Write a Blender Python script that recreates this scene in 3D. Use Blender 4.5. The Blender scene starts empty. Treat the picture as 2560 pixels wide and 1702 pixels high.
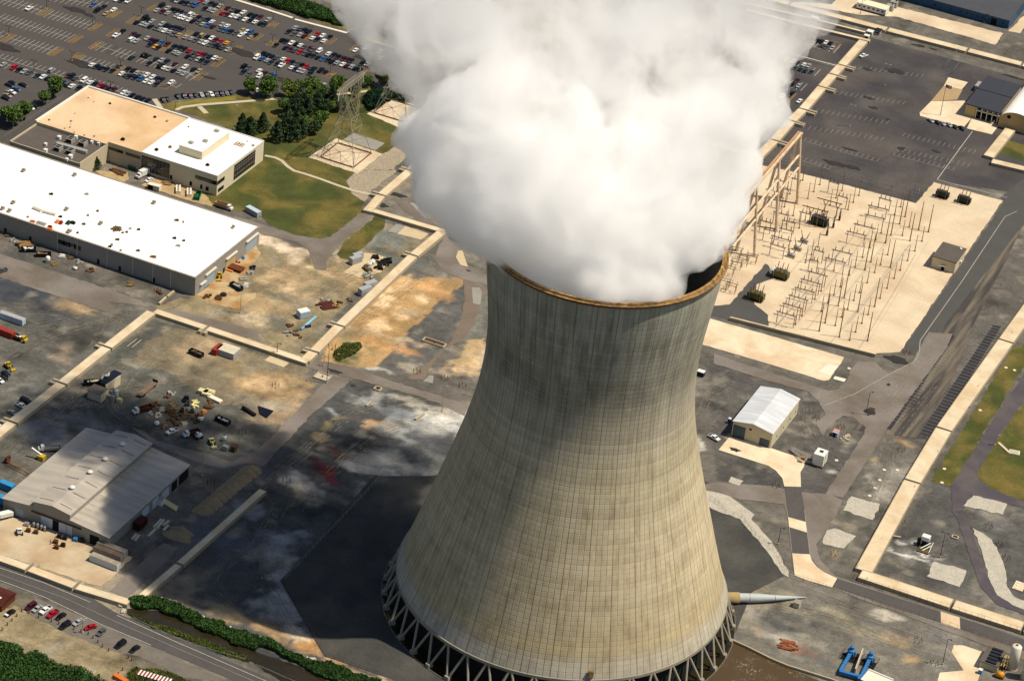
import bpy, bmesh, math, random
import numpy as np
from mathutils import Vector, Matrix
from mathutils.geometry import tessellate_polygon
random.seed(7); rng = np.random.default_rng(7)
scene = bpy.context.scene
COL = scene.collection
# ---------------------------------------------------------------- camera
FPX, PITCH, ROLL, HEAD = 7181.07, math.radians(30.56688), math.radians(6.62652), math.radians(21.70986)
def cam_axes():
    f = np.array([0, math.cos(PITCH), -math.sin(PITCH)]); u = np.array([0, math.sin(PITCH), math.cos(PITCH)]); r = np.array([1., 0, 0])
    r2 = math.cos(ROLL)*r + math.sin(ROLL)*u; u2 = -math.sin(ROLL)*r + math.cos(ROLL)*u
    c, s = math.cos(HEAD), math.sin(HEAD); H = np.array([[c, -s, 0], [s, c, 0], [0, 0, 1]])
    return H@r2, H@u2, H@f
RI, UP, FW = cam_axes()
CAM = np.array([300.156, -832.17, 634.544])
cd = bpy.data.cameras.new('camera'); co = bpy.data.objects.new('camera', cd); COL.objects.link(co)
m = Matrix.Identity(4)
for i in range(3):
    m[i][0], m[i][1], m[i][2], m[i][3] = RI[i], UP[i], -FW[i], CAM[i]
co.matrix_world = m
cd.sensor_width = 36; cd.lens = 36*FPX/2560; cd.clip_start = 5; cd.clip_end = 20000
scene.camera = co
# ---------------------------------------------------------------- light
SUN_EL, SUN_AZ = math.radians(60), math.radians(19)      # azimuth counted from +x towards +y
w = bpy.data.worlds.new("World"); scene.world = w; w.use_nodes = True
nt = w.node_tree; bg = nt.nodes['Background']
sky = nt.nodes.new('ShaderNodeTexSky'); sky.sky_type = 'NISHITA'; sky.sun_disc = False
sky.sun_elevation = SUN_EL; sky.sun_rotation = math.pi/2 - SUN_AZ
nt.links.new(sky.outputs[0], bg.inputs[0]); bg.inputs[1].default_value = 0.068
sd = bpy.data.lights.new('sun', 'SUN'); so = bpy.data.objects.new('sun', sd); COL.objects.link(so)
sd.energy = 4.8; sd.angle = math.radians(0.53); sd.color = (1.0, 0.90, 0.74)
sv = Vector((math.cos(SUN_AZ)*math.cos(SUN_EL), math.sin(SUN_AZ)*math.cos(SUN_EL), math.sin(SUN_EL)))
so.rotation_euler = sv.to_track_quat('Z', 'Y').to_euler(); so.location = (300, 100, 500)
scene.view_settings.view_transform = 'Standard'; scene.view_settings.look = 'None'
scene.view_settings.exposure = 0.12; scene.view_settings.gamma = 1
scene.cycles.volume_bounces = 48; scene.cycles.max_bounces = 48; scene.cycles.diffuse_bounces = 3
scene.cycles.transparent_max_bounces = 24; scene.cycles.use_denoising = True; scene.cycles.denoising_prefilter = 'ACCURATE'
scene.cycles.volume_step_rate = 0.13
# ---------------------------------------------------------------- pixel (2560 x 1702) to world
def g(x, y, z=0.0):
    d = FW + (x-1280)/FPX*RI - (y-851)/FPX*UP
    t = (z-CAM[2])/d[2]; p = CAM + d*t
    return (float(p[0]), float(p[1]), float(z))
ROWY = (0, 426, 852, 1276)
def t(s, x, y):
    return (int(s[1])*640 + x*.27165, ROWY[int(s[0])] + y*.27165)
def gt(s, x, y, z=0.0): return g(*t(s, x, y), z)
def height(b, tp):
    B = g(*b); lo, hi = 0., 200.
    for _ in range(40):
        h = (lo+hi)/2; P = np.array([B[0], B[1], h])-CAM; yy = 851-FPX*(P@UP)/(P@FW)
        if yy > tp[1]: lo = h
        else: hi = h
    return h
# ---------------------------------------------------------------- mesh builder
class MB:
    def __init__(s): s.v = []; s.f = []; s.m = []
    def add(s, vs, fs, mi=0):
        o = len(s.v); s.v += [tuple(map(float, v)) for v in vs]
        for f in fs: s.f.append(tuple(i+o for i in f)); s.m.append(mi)
        return s
    def box(s, c, d, rz=0, mi=0, top=None):
        """box resting on z=c[2], size d, optional top scale"""
        sx, sy, sz = d[0]/2, d[1]/2, d[2]; k = top or (1, 1); cr, sr = math.cos(rz), math.sin(rz); vs = []
        for z, kx, ky in ((0, 1, 1), (sz, k[0], k[1])):
            for X, Y in ((-sx, -sy), (sx, -sy), (sx, sy), (-sx, sy)):
                X *= kx; Y *= ky; vs.append((c[0]+X*cr-Y*sr, c[1]+X*sr+Y*cr, c[2]+z))
        return s.add(vs, [(3, 2, 1, 0), (4, 5, 6, 7), (0, 1, 5, 4), (1, 2, 6, 5), (2, 3, 7, 6), (3, 0, 4, 7)], mi)
    def prism(s, poly, z0, z1, mi=0, cap=True, mside=None):
        n = len(poly); a = sum(poly[i][0]*poly[(i+1) % n][1]-poly[(i+1) % n][0]*poly[i][1] for i in range(n))
        if a < 0: poly = poly[::-1]
        o = len(s.v)
        vs = [(p[0], p[1], z0) for p in poly]+[(p[0], p[1], z1) for p in poly]
        s.add(vs, [(i, (i+1) % n, n+(i+1) % n, n+i) for i in range(n)], mi if mside is None else mside)
        if cap:
            for tr in tessellate_polygon([[Vector((p[0], p[1], 0)) for p in poly]]):
                A, B, C = [poly[i] for i in tr]
                if (B[0]-A[0])*(C[1]-A[1])-(B[1]-A[1])*(C[0]-A[0]) < 0: tr = tr[::-1]
                s.f.append(tuple(o+n+i for i in tr)); s.m.append(mi)
        return s
    def sheet(s, poly, z, mi=0):
        o = len(s.v); s.v += [(p[0], p[1], z) for p in poly]
        for tr in tessellate_polygon([[Vector((p[0], p[1], 0)) for p in poly]]):
            A, B, C = [poly[i] for i in tr]
            if (B[0]-A[0])*(C[1]-A[1])-(B[1]-A[1])*(C[0]-A[0]) < 0: tr = tr[::-1]
            s.f.append(tuple(o+i for i in tr)); s.m.append(mi)
        return s
    def tube(s, p0, p1, r0, r1=None, n=8, mi=0, caps=True):
        p0 = Vector(p0); p1 = Vector(p1); r1 = r0 if r1 is None else r1; d = (p1-p0)
        if d.length < 1e-6: return s
        d.normalize(); a = d.orthogonal().normalized(); b = d.cross(a); vs = []
        for p, r in ((p0, r0), (p1, r1)):
            for i in range(n):
                q = p+(a*math.cos(2*math.pi*i/n)+b*math.sin(2*math.pi*i/n))*r; vs.append(tuple(q))
        fs = [(i, (i+1) % n, n+(i+1) % n, n+i) for i in range(n)]
        if caps: fs += [tuple(range(n))[::-1], tuple(range(n, 2*n))]
        return s.add(vs, fs, mi)
    def beam(s, p0, p1, w, h=None, mi=0):
        p0 = Vector(p0); p1 = Vector(p1); h = h or w; d = (p1-p0).normalized()
        up = Vector((0, 0, 1)) if abs(d.z) < .95 else Vector((1, 0, 0)); a = d.cross(up).normalized()*w/2; b = a.normalized().cross(d)*h/2
        vs = [tuple(p+sa*a+sb*b) for p in (p0, p1) for sa, sb in ((-1, -1), (1, -1), (1, 1), (-1, 1))]
        return s.add(vs, [(0, 1, 2, 3), (7, 6, 5, 4), (0, 4, 5, 1), (1, 5, 6, 2), (2, 6, 7, 3), (3, 7, 4, 0)], mi)
    def lathe(s, prof, c=(0, 0, 0), n=16, mi=0):
        vs = []
        for r, z in prof:
            for i in range(n): vs.append((c[0]+r*math.cos(2*math.pi*i/n), c[1]+r*math.sin(2*math.pi*i/n), c[2]+z))
        fs = [(j*n+i, j*n+(i+1) % n, (j+1)*n+(i+1) % n, (j+1)*n+i) for j in range(len(prof)-1) for i in range(n)]
        fs += [tuple(range(n))[::-1], tuple(range((len(prof)-1)*n, len(prof)*n))]
        return s.add(vs, fs, mi)
    def mesh(s, name, mats, smooth=False):
        me = bpy.data.meshes.new(name); me.from_pydata(s.v, [], s.f)
        for m_ in (mats if isinstance(mats, (list, tuple)) else [mats]): me.materials.append(m_)
        me.polygons.foreach_set('material_index', s.m)
        if smooth: me.polygons.foreach_set('use_smooth', [True]*len(s.f))
        me.update(); return me
def link(name, data, parent=None):
    o = bpy.data.objects.new(name, data); COL.objects.link(o)
    if parent is not None: o.parent = parent
    return o
def tag(o, label, cat, group=None):
    o['label'] = label; o['category'] = cat
    if group: o['group'] = group
    return o
def thing(name, label, cat, loc=(0, 0, 0), rz=0, group=None):
    o = bpy.data.objects.new(name, None); COL.objects.link(o); o.location = loc; o.rotation_euler = (0, 0, rz)
    o.empty_display_size = 0.5
    return tag(o, label, cat, group)
def part(name, mb, mats, parent, smooth=False, label=None):
    o = link(name, mb.mesh(name, mats, smooth), parent)
    if label: o['label'] = label
    return o
def struct(name, mb, mats, smooth=False, kind='structure'):
    o = link(name, mb.mesh(name, mats, smooth)); o['kind'] = kind; return o
def copy_tree(o, parent=None):
    c = o.copy(); COL.objects.link(c); c.parent = parent
    for ch in list(o.children): copy_tree(ch, c)
    return c
ORD = ['first', 'second', 'third', 'fourth', 'fifth', 'sixth', 'seventh', 'eighth', 'ninth', 'tenth', 'eleventh', 'twelfth',
       'thirteenth', 'fourteenth', 'fifteenth', 'sixteenth', 'seventeenth', 'eighteenth', 'nineteenth', 'twentieth',
       'twenty-first', 'twenty-second', 'twenty-third', 'twenty-fourth', 'twenty-fifth', 'twenty-sixth', 'twenty-seventh', 'twenty-eighth', 'twenty-ninth', 'thirtieth']
# ---------------------------------------------------------------- materials
MATS = {}
def srgb(h):
    """'rrggbb' as it looks -> linear"""
    c = [int(h[i:i+2], 16)/255 for i in (0, 2, 4)]
    return tuple(x/12.92 if x <= .04045 else ((x+.055)/1.055)**2.4 for x in c)
def mat(name, col, rough=.85, var=.0, scale=.2, metal=0, var2=.0, scale2=2.5, bump=0, spec=.3, col2=None, detail=6, stretch=None):
    """principled material; var = brightness wear at noise scale; col2 = second colour mixed by broad noise"""
    if name in MATS: return MATS[name]
    m_ = bpy.data.materials.new(name); m_.use_nodes = True; N = m_.node_tree.nodes; L = m_.node_tree.links; b = N['Principled BSDF']
    c = col if not isinstance(col, str) else srgb(col)
    b.inputs['Base Color'].default_value = (*c, 1); b.inputs['Roughness'].default_value = rough; b.inputs['Metallic'].default_value = metal
    b.inputs['Specular IOR Level'].default_value = spec
    if var or var2 or col2:
        geo = N.new('ShaderNodeNewGeometry'); vec = geo.outputs['Position']
        if stretch:
            mp = N.new('ShaderNodeMapping'); mp.inputs['Scale'].default_value = stretch; L.new(vec, mp.inputs[0]); vec = mp.outputs[0]
        cur = None
        if col2:
            c2 = col2 if not isinstance(col2, str) else srgb(col2)
            n0 = N.new('ShaderNodeTexNoise'); n0.inputs['Scale'].default_value = scale*.6; n0.inputs['Detail'].default_value = detail; n0.inputs['Distortion'].default_value = .6; L.new(vec, n0.inputs['Vector'])
            rp = N.new('ShaderNodeMapRange'); rp.inputs[1].default_value = .42; rp.inputs[2].default_value = .62; L.new(n0.outputs[0], rp.inputs[0])
            mx = N.new('ShaderNodeMix'); mx.data_type = 'RGBA'; mx.inputs[6].default_value = (*c, 1); mx.inputs[7].default_value = (*c2, 1); L.new(rp.outputs[0], mx.inputs[0]); cur = mx.outputs[2]
        for v, sc in ((var, scale), (var2, scale2)):
            if not v: continue
            n = N.new('ShaderNodeTexNoise'); n.inputs['Scale'].default_value = sc; n.inputs['Detail'].default_value = detail; n.inputs['Roughness'].default_value = .62; L.new(vec, n.inputs['Vector'])
            r = N.new('ShaderNodeMapRange'); r.inputs[1].default_value = .3; r.inputs[2].default_value = .7; r.inputs[3].default_value = 1-v; r.inputs[4].default_value = 1+v; L.new(n.outputs[0], r.inputs[0])
            mm = N.new('ShaderNodeVectorMath'); mm.operation = 'SCALE'
            if cur is None: mm.inputs[0].default_value = c
            else: L.new(cur, mm.inputs[0])
            L.new(r.outputs[0], mm.inputs['Scale']); cur = mm.outputs[0]
        L.new(cur, b.inputs['Base Color'])
        if bump:
            n = N.new('ShaderNodeTexNoise'); n.inputs['Scale'].default_value = scale2; n.inputs['Detail'].default_value = 4; L.new(vec, n.inputs['Vector'])
            bp = N.new('ShaderNodeBump'); bp.inputs['Strength'].default_value = .8; bp.inputs['Distance'].default_value = bump; L.new(n.outputs[0], bp.inputs['Height']); L.new(bp.outputs[0], b.inputs['Normal'])
    MATS[name] = m_; return m_
# ---------------------------------------------------------------- the ground: one sheet, its soil colours and some painted shade in an attribute
X0, X1, Y0, Y1, ST = -620., 330., -270., 860., 1.15
nx, ny = int((X1-X0)/ST)+1, int((Y1-Y0)/ST)+1
gx, gy = np.meshgrid(X0+ST*np.arange(nx), Y0+ST*np.arange(ny)); GX = gx.ravel(); GY = gy.ravel()
def vnoise(x, y, s, seed):
    r = np.random.default_rng(seed); T = r.random((256, 256)); x = x/s+1000; y = y/s+1000
    xi = np.floor(x).astype(int); yi = np.floor(y).astype(int); fx = x-xi; fy = y-yi; fx = fx*fx*(3-2*fx); fy = fy*fy*(3-2*fy)
    a = T[yi % 256, xi % 256]; b = T[yi % 256, (xi+1) % 256]; c = T[(yi+1) % 256, xi % 256]; d = T[(yi+1) % 256, (xi+1) % 256]
    return (a*(1-fx)+b*fx)*(1-fy)+(c*(1-fx)+d*fx)*fy
def fbm(x, y, s, seed, o=4):
    v = 0; a = .5; tot = 0
    for i in range(o): v = v+a*vnoise(x, y, s/2**i, seed+i); tot += a; a *= .55
    return v/tot
W1 = (fbm(GX, GY, 22, 1)-.5)*2; W2 = (fbm(GX, GY, 22, 11)-.5)*2; F1 = fbm(GX, GY, 14, 21, 5); F2 = fbm(GX, GY, 40, 31, 5)
W3 = (fbm(GX, GY, 6, 51)-.5)*2; W4 = (fbm(GX, GY, 6, 61)-.5)*2; F5 = fbm(GX, GY, 4, 71, 3); PX = GX+W1*8+W3*3; PY = GY+W2*8+W4*3
base = np.array(srgb('5e5a53')); C = np.tile(base, (len(GX), 1))
def inside(poly, x, y):
    r = np.zeros(len(x), bool); n = len(poly); j = n-1
    for i in range(n):
        xi, yi = poly[i][:2]; xj, yj = poly[j][:2]
        if yi != yj:
            r ^= ((yi > y) != (yj > y)) & (x < (xj-xi)*(y-yi)/(yj-yi)+xi)
        j = i
    return r
def tone(c):
    c = np.array(c); l = c.mean(); return (l+(c-l)*.72)*.97
def zone(pts, col, jit=1.0, alpha=1.0):
    poly = [g(*p) for p in pts]; m_ = inside(poly, GX+(W1*7+W3*3.5)*jit, GY+(W2*7+W4*3.5)*jit); c = tone(srgb(col)); C[m_] = C[m_]*(1-alpha)+c*alpha
def blob(p, rx, ry, col, k=1.0, rot=0):
    """soft patch of stain or painted shade: centre pixel, radii in metres along world x / y"""
    c = g(*p); dx = PX-c[0]; dy = PY-c[1]; cr, sr = math.cos(rot), math.sin(rot)
    d = np.sqrt(((dx*cr+dy*sr)/rx)**2+((-dx*sr+dy*cr)/ry)**2)
    a = np.clip((1.15-d+(F1-.5)*1.5+(F5-.5)*1.1)*1.25, 0, 1); a = a*a*(3-2*a)*k; C[:] = C*(1-a[:, None])+tone(srgb(col))*a[:, None]
# broad zones (photograph pixels)
zone([(-300, -400), (500, -100), (1100, 100), (1500, 200), (2000, -50), (1800, -700)], '8a7a55', .6)
zone([(1040, 330), (1300, 330), (1300, 700), (1225, 700), (1210, 800), (1050, 850), (960, 900), (1110, 590), (905, 520), (1040, 410)], '6e665a', .6)   # between plume and walls
zone([(1100, 600), (1215, 680), (1215, 840), (1180, 930), (1140, 900), (1150, 740)], '6a6a5e', .5)
zone([(905, 540), (1090, 600), (1030, 660), (870, 740), (760, 890), (520, 830), (390, 770), (500, 740), (560, 700), (640, 560), (700, 610), (840, 650)], '8b7a52', .7)
zone([(980, 700), (1160, 690), (1120, 760), (1010, 860), (940, 920), (790, 900), (840, 820), (1040, 655)], 'a9823f', .5)
zone([(1165, 700), (1165, 780), (1070, 900), (1010, 940), (935, 915), (1000, 850), (1075, 775)], '55544f', .25)
zone([(1165, 850), (1215, 850), (1190, 940), (1120, 925)], 'b8955c', .6)
zone([(390, 800), (760, 915), (640, 1150), (470, 1140), (310, 1060), (210, 1070), (-80, 1200), (-80, 1130), (80, 1060)], '57564c', .4)
zone([(420, 820), (760, 915), (760, 1000), (560, 1020), (350, 900)], '7d6f50', 1.0, .85)
zone([(-100, 600), (80, 640), (390, 760), (250, 890), (0, 1080), (-200, 1200)], '5a5850', .5)
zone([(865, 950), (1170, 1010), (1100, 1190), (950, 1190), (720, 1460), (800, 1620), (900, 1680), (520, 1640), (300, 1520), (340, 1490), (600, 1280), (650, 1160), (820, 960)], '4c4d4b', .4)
zone([(1770, 900), (2080, 980), (2020, 1080), (2160, 1110), (2140, 1190), (2080, 1290), (2000, 1230), (1790, 1200)], '514e4a', .2)
zone([(1800, 1480), (1900, 1400), (2120, 1470), (2560, 1590), (2700, 1640), (2700, 1800), (1760, 1800), (1780, 1640)], '6c675c', .5)
zone([(2210, 1080), (2330, 1100), (2290, 1200), (2170, 1380), (2090, 1440), (2040, 1370), (2060, 1290)], '625e54', .5)
zone([(2330, 1200), (2480, 1210), (2700, 1260), (2700, 1560), (2180, 1430)], '55534e', .3)
zone([(-100, 1290), (0, 1310), (240, 1400), (400, 1480), (300, 1570), (0, 1450), (-200, 1420)], '8f8268', .3)
zone([(0, 1470), (350, 1570), (700, 1720), (400, 1800), (-300, 1700), (-300, 1400)], '5f5744', .3)
zone([(30, 1520), (160, 1540), (330, 1650), (300, 1720), (-100, 1640), (-100, 1560)], '8f7d54', .4)
# stains, and cast shade painted in as dark patches
for p in [
 ((300, 1500+0), 0, 0, '000000', 0, 0)][:0]: pass
ST_ = [
 # yard inside the left walls; its large dark patches paint in plume shade
 ((600, 930), 22, 10, '8f7a4e', .8), ((680, 965), 16, 10, 'a8864e', .8), ((560, 880), 14, 9, '8c7b55', .7), ((700, 1030), 9, 16, 'b09062', .7), ((672, 960), 7, 4, 'c7a069', .8),
 ((500, 890), 9, 12, 'a5875a', .6), ((330, 900), 12, 9, '4b5048', .8), ((180, 1030), 26, 16, '43484a', .7), ((90, 1075), 18, 9, '6d7076', .7), ((230, 1060), 22, 8, '6e706e', .6),
 ((340, 905), 6, 4, '8f8770', .6), ((30, 980), 14, 12, '7b7766', .6), ((560, 1120), 20, 12, '5c5f56', .7), ((640, 1010), 12, 6, 'b0a080', .7),
 # far-left yard; the blue-dark patches are plume shade painted into the ground
 ((60, 740), 22, 18, '383e4a', .85), ((150, 790), 14, 20, '3c4248', .7), ((190, 770), 16, 8, 'a08254', .7), ((230, 780), 10, 5, 'ab8c5c', .7), ((120, 880), 22, 14, '5b5850', .8),
 ((160, 890), 6, 10, 'a89070', .6), ((80, 960), 14, 10, '6d6c60', .6), ((230, 850), 8, 12, '3d3b36', .7), ((100, 840), 16, 8, '4c4a46', .6),
 # dirt between warehouse and tower
 ((720, 700), 14, 12, 'b0905e', .8), ((640, 760), 14, 12, 'a98a55', .8), ((740, 740), 10, 6, 'c8a774', .7), ((560, 745), 12, 8, 'b08d53', .8), ((610, 800), 10, 7, 'b8a27c', .7),
 ((690, 740), 10, 5, '6a6248', .8), ((830, 690), 12, 8, 'bd9861', .8), ((900, 690), 8, 4, 'c89a55', .7), ((780, 830), 12, 7, '6b6a58', .7), ((700, 810), 9, 6, '53564f', .8),
 ((880, 720), 9, 6, 'a08050', .7), ((850, 640), 9, 5, 'c2a783', .7), ((720, 625), 16, 6, 'e0c4a0', .9), ((690, 620), 12, 5, 'dcc09a', .9), ((740, 650), 6, 8, 'd8bb92', .9),
 ((960, 600), 14, 9, '66706a', .85), ((1000, 640), 10, 6, '5f6a68', .7), ((930, 560), 8, 6, '837d6c', .7), ((930, 690), 7, 5, '6e6142', .5),
 ((1010, 710), 5, 10, 'd9ab66', .9), ((960, 750), 4, 14, 'e5bf86', .9), ((1055, 745), 4, 10, 'e8c48e', .9), ((1000, 790), 5, 8, 'e2bb80', .9), ((950, 820), 5, 8, 'e0b77c', .9),
 ((1080, 720), 9, 8, 'c08a3c', .8), ((1010, 760), 8, 20, 'b98d45', .8), ((950, 860), 12, 6, 'c1873a', .8), ((900, 870), 8, 6, 'a08452', .8), ((870, 845), 9, 8, '7f6f45', .8),
 ((875, 878), 7, 5, '44502a', .9), ((850, 892), 8, 4, '4c5630', .9), ((990, 850), 8, 3, 'c7ad84', .7), ((930, 925), 6, 2, 'b8b4a6', .8), ((1020, 910), 7, 3, 'a99f86', .7),
 ((1035, 925), 9, 4, 'a5977a', .7), ((1170, 890), 10, 12, 'c9a56a', .8), ((1150, 930), 7, 5, 'c9a97a', .6), ((1200, 900), 4, 12, 'c6b18a', .7),
 ((1080, 540), 10, 14, '8a7f6a', .8), ((1010, 470), 14, 12, '8d8068', .8), ((1100, 480), 10, 16, '857962', .8), ((1150, 640), 12, 10, '77725f', .8), ((1060, 660), 10, 8, '5d6460', .8),
 # stained area west of the tower; dark patches partly paint in its shade
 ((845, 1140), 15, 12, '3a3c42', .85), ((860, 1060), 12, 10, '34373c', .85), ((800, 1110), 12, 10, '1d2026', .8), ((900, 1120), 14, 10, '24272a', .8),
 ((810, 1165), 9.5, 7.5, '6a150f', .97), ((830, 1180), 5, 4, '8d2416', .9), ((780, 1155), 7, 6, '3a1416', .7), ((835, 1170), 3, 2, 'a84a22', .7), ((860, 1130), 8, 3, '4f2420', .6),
 ((950, 1060), 6, 4, 'b98f5c', .9), ((930, 1075), 4, 3, 'c29a66', .8), ((995, 1080), 4, 4, 'b98f5c', .9), ((860, 1035), 5, 3, '8c7a3c', .8), ((830, 1055), 4, 4, '8c7a44', .7), ((890, 1035), 4, 2, '7d4a2c', .6),
 ((790, 1090), 4, 5, '7d6c48', .7), ((1080, 1050), 20, 12, 'a3a29c', .95), ((1120, 1040), 14, 8, 'bcb8ac', .9), ((1060, 1010), 14, 5, 'b4ab96', .9), ((1000, 1030), 12, 6, '70777c', .8), ((1040, 1090), 14, 8, '8b8c88', .8),
 ((900, 985), 10, 4, '8f918c', .9), ((940, 975), 6, 3, '9c9c94', .8), ((830, 1020), 4, 2.5, 'c0c0bc', .8), ((1100, 1110), 13, 6, '33373c', .8), ((1090, 1140), 10, 4, '5e625e', .7),
 ((1000, 1160), 22, 6, '7b7c78', .8), ((960, 1180), 18, 4, 'a09f98', .85), ((1060, 1170), 16, 4, '96948a', .8), ((900, 1230), 6, 12, '8f8c86', .8), ((880, 1270), 5, 8, 'aa9478', .7),
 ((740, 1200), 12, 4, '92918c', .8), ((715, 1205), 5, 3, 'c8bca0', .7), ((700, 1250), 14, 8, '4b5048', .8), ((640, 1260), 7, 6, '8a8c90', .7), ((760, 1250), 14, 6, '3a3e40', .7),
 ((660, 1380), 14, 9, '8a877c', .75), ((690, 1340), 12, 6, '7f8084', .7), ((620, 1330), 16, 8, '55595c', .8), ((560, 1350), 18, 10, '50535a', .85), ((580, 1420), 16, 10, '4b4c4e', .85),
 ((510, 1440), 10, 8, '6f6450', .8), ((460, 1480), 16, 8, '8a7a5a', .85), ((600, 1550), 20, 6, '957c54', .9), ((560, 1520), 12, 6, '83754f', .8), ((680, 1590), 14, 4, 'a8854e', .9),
 ((720, 1350), 5, 16, '8e8f92', .85), ((705, 1440), 6, 12, 'a3a199', .9), ((740, 1540), 12, 9, '96938a', .95), ((700, 1500), 8, 12, '9a9890', .9), ((690, 1560), 8, 3, '74583a', .6),
 ((780, 1620), 7, 5, 'b9822f', .95), ((760, 1600), 5, 3, 'c8b28e', .8), ((850, 1650), 14, 3, 'b89158', .8), ((930, 1690), 14, 3, 'b8a17a', .8),
 # right side
 ((2060, 1055), 3, 2, '8c8a84', .5), ((2240, 1190), 12, 22, '8f887a', .85), ((2200, 1230), 8, 12, '9a9384', .8), ((2250, 1090), 8, 3, 'a07c44', .85), ((2275, 1105), 4, 3, 'b08442', .8), ((2190, 1140), 3, 4, 'a88c5c', .7),
 ((2300, 1150), 8, 8, '6e695e', .7), ((2110, 1100), 5, 8, '8a8072', .8), ((2115, 1095), 5, 4, '948a78', .8), ((2070, 1175), 4, 3, 'a6a296', .8), ((2090, 1310), 6, 3, '8c8068', .7), ((2085, 1385), 4, 4, 'a08a62', .6),
 ((2280, 1385), 5, 8, '8c8880', .6), ((2255, 1380), 5, 2, 'cac6ba', .9), ((2275, 1350), 3, 4, 'd0ccc2', .9), ((2310, 1395), 6, 1.6, 'ccc8bc', .9), ((2330, 1385), 3, 2, 'c8c4ba', .8),
 ((2440, 1330), 8, 10, '6f6c66', .7), ((2480, 1300), 10, 5, '7a7772', .6),
 ((1950, 1500), 16, 6, '8a7f60', .8), ((1990, 1540), 14, 5, '4c4c4c', .8), ((2060, 1560), 12, 4, '494a4a', .7), ((1950, 1560), 12, 4, '4d4e4e', .8), ((2020, 1600), 12, 4, '97917e', .7), ((1960, 1600), 14, 3, '9b978c', .8),
 ((2230, 1540), 8, 3, 'b5ad98', .85), ((2270, 1640), 5, 4, 'a58750', .85), ((2240, 1600), 4, 5, '9d8558', .7), ((2350, 1600), 5, 3, '575a60', .7), ((2060, 1640), 9, 4, '585a58', .8), ((2020, 1625), 7, 3, '8a5a38', .8),
 ((2340, 1660), 8, 3, 'a09c90', .7), ((2160, 1580), 9, 5, '8a8066', .7), ((2080, 1520), 10, 4, '8d8262', .6), ((1870, 1500), 8, 5, '9a8c74', .8), ((1840, 1530), 5, 8, '8f887c', .8), ((1880, 1580), 6, 3, '93836a', .7),
 ((1760, 1130), 2.5, 4, 'b8b0a0', .9), ((1750, 1110), 2, 3, 'c0b8a8', .8), ((1830, 1095), 4, 2, 'b0a688', .7), ((1845, 1400), 10, 8, '565452', .7),
 # bottom-left dirt lot
 ((100, 1600), 12, 7, 'a08c5c', .8), ((200, 1640), 12, 6, '9d8a5c', .8), ((150, 1570), 12, 4, '85754e', .7), ((60, 1590), 8, 5, 'a8946a', .7), ((260, 1680), 10, 5, 'a18f62', .8),
 ((130, 1370), 6, 5, 'a06a2c', .5), ((60, 1330), 9, 6, 'b9a47c', .7), ((200, 1420), 10, 7, 'c0a880', .8), ((110, 1400), 12, 6, 'b8a27c', .8), ((310, 1370), 8, 5, '6c6a5a', .8),
]
for a in ST_: blob(*a)
# wheel-worn streaks and scattered spills
for sx_, sy_, sd_, am in ((60, 5, 81, .5), (5, 60, 91, .5), (22, 4, 101, .4)):
    q_ = fbm(GX/sx_*10, GY/sy_*10, 10, sd_, 4); C *= (1+am*(q_-.5))[:, None]
sp_ = np.clip((fbm(GX, GY, 9, 111, 4)-.62)*7, 0, 1)[:, None]; C[:] = C*(1-.45*sp_)+np.array(srgb('8f887a'))*.45*sp_
sp_ = np.clip((fbm(GX, GY, 12, 121, 4)-.62)*6, 0, 1)[:, None]; C *= 1-.38*sp_
cr_ = (.84+.32*F2)[:, None]; C *= cr_
C = np.clip(C, 0.004, 1)
me = bpy.data.meshes.new('ground')
nv = nx*ny
V = np.stack([GX, GY, np.zeros(nv)], 1)
ii = (np.arange(ny-1)[:, None]*nx+np.arange(nx-1)[None]).ravel()
Fq = np.stack([ii, ii+1, ii+nx+1, ii+nx], 1)
# skirt out to the horizon
K = 9000.
sk = [(-K, -K), (K, -K), (K, K), (-K, K)]; cn = [0, nx-1, nv-1, nv-nx]
V = np.vstack([V, np.array([[a, b, 0] for a, b in sk])])
extra = [(nv, nv+1, cn[1], cn[0]), (nv+1, nv+2, cn[2], cn[1]), (nv+2, nv+3, cn[3], cn[2]), (nv+3, nv, cn[0], cn[3])]
me.from_pydata(V.tolist(), [], Fq.tolist()+extra)
ca = me.color_attributes.new('soil', 'FLOAT_COLOR', 'POINT')
full = np.ones((nv+4, 4), np.float32); full[:nv, :3] = C; full[nv:, :3] = srgb('6b6a48'); ca.data.foreach_set('color', full.ravel())
gm = bpy.data.materials.new('soil and gravel'); gm.use_nodes = True; N = gm.node_tree.nodes; L = gm.node_tree.links; b = N['Principled BSDF']
b.inputs['Roughness'].default_value = .92; b.inputs['Specular IOR Level'].default_value = .2
at = N.new('ShaderNodeAttribute'); at.attribute_name = 'soil'; geo = N.new('ShaderNodeNewGeometry')
cur = at.outputs['Color']
for sc, v, dis in ((.06, .22, 1.5), (.3, .24, 1.0), (1.1, .22, .3), (3.6, .2, 0)):
    n = N.new('ShaderNodeTexNoise'); n.inputs['Scale'].default_value = sc; n.inputs['Detail'].default_value = 7; n.inputs['Roughness'].default_value = .65; n.inputs['Distortion'].default_value = dis
    L.new(geo.outputs['Position'], n.inputs['Vector'])
    r = N.new('ShaderNodeMapRange'); r.inputs[1].default_value = .3; r.inputs[2].default_value = .7; r.inputs[3].default_value = 1-v; r.inputs[4].default_value = 1+v; L.new(n.outputs[0], r.inputs[0])
    mm = N.new('ShaderNodeVectorMath'); mm.operation = 'SCALE'; L.new(cur, mm.inputs[0]); L.new(r.outputs[0], mm.inputs['Scale']); cur = mm.outputs[0]
L.new(cur, b.inputs['Base Color'])
me.materials.append(gm); me.update()
go = link('ground', me); go['kind'] = 'structure'
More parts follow.
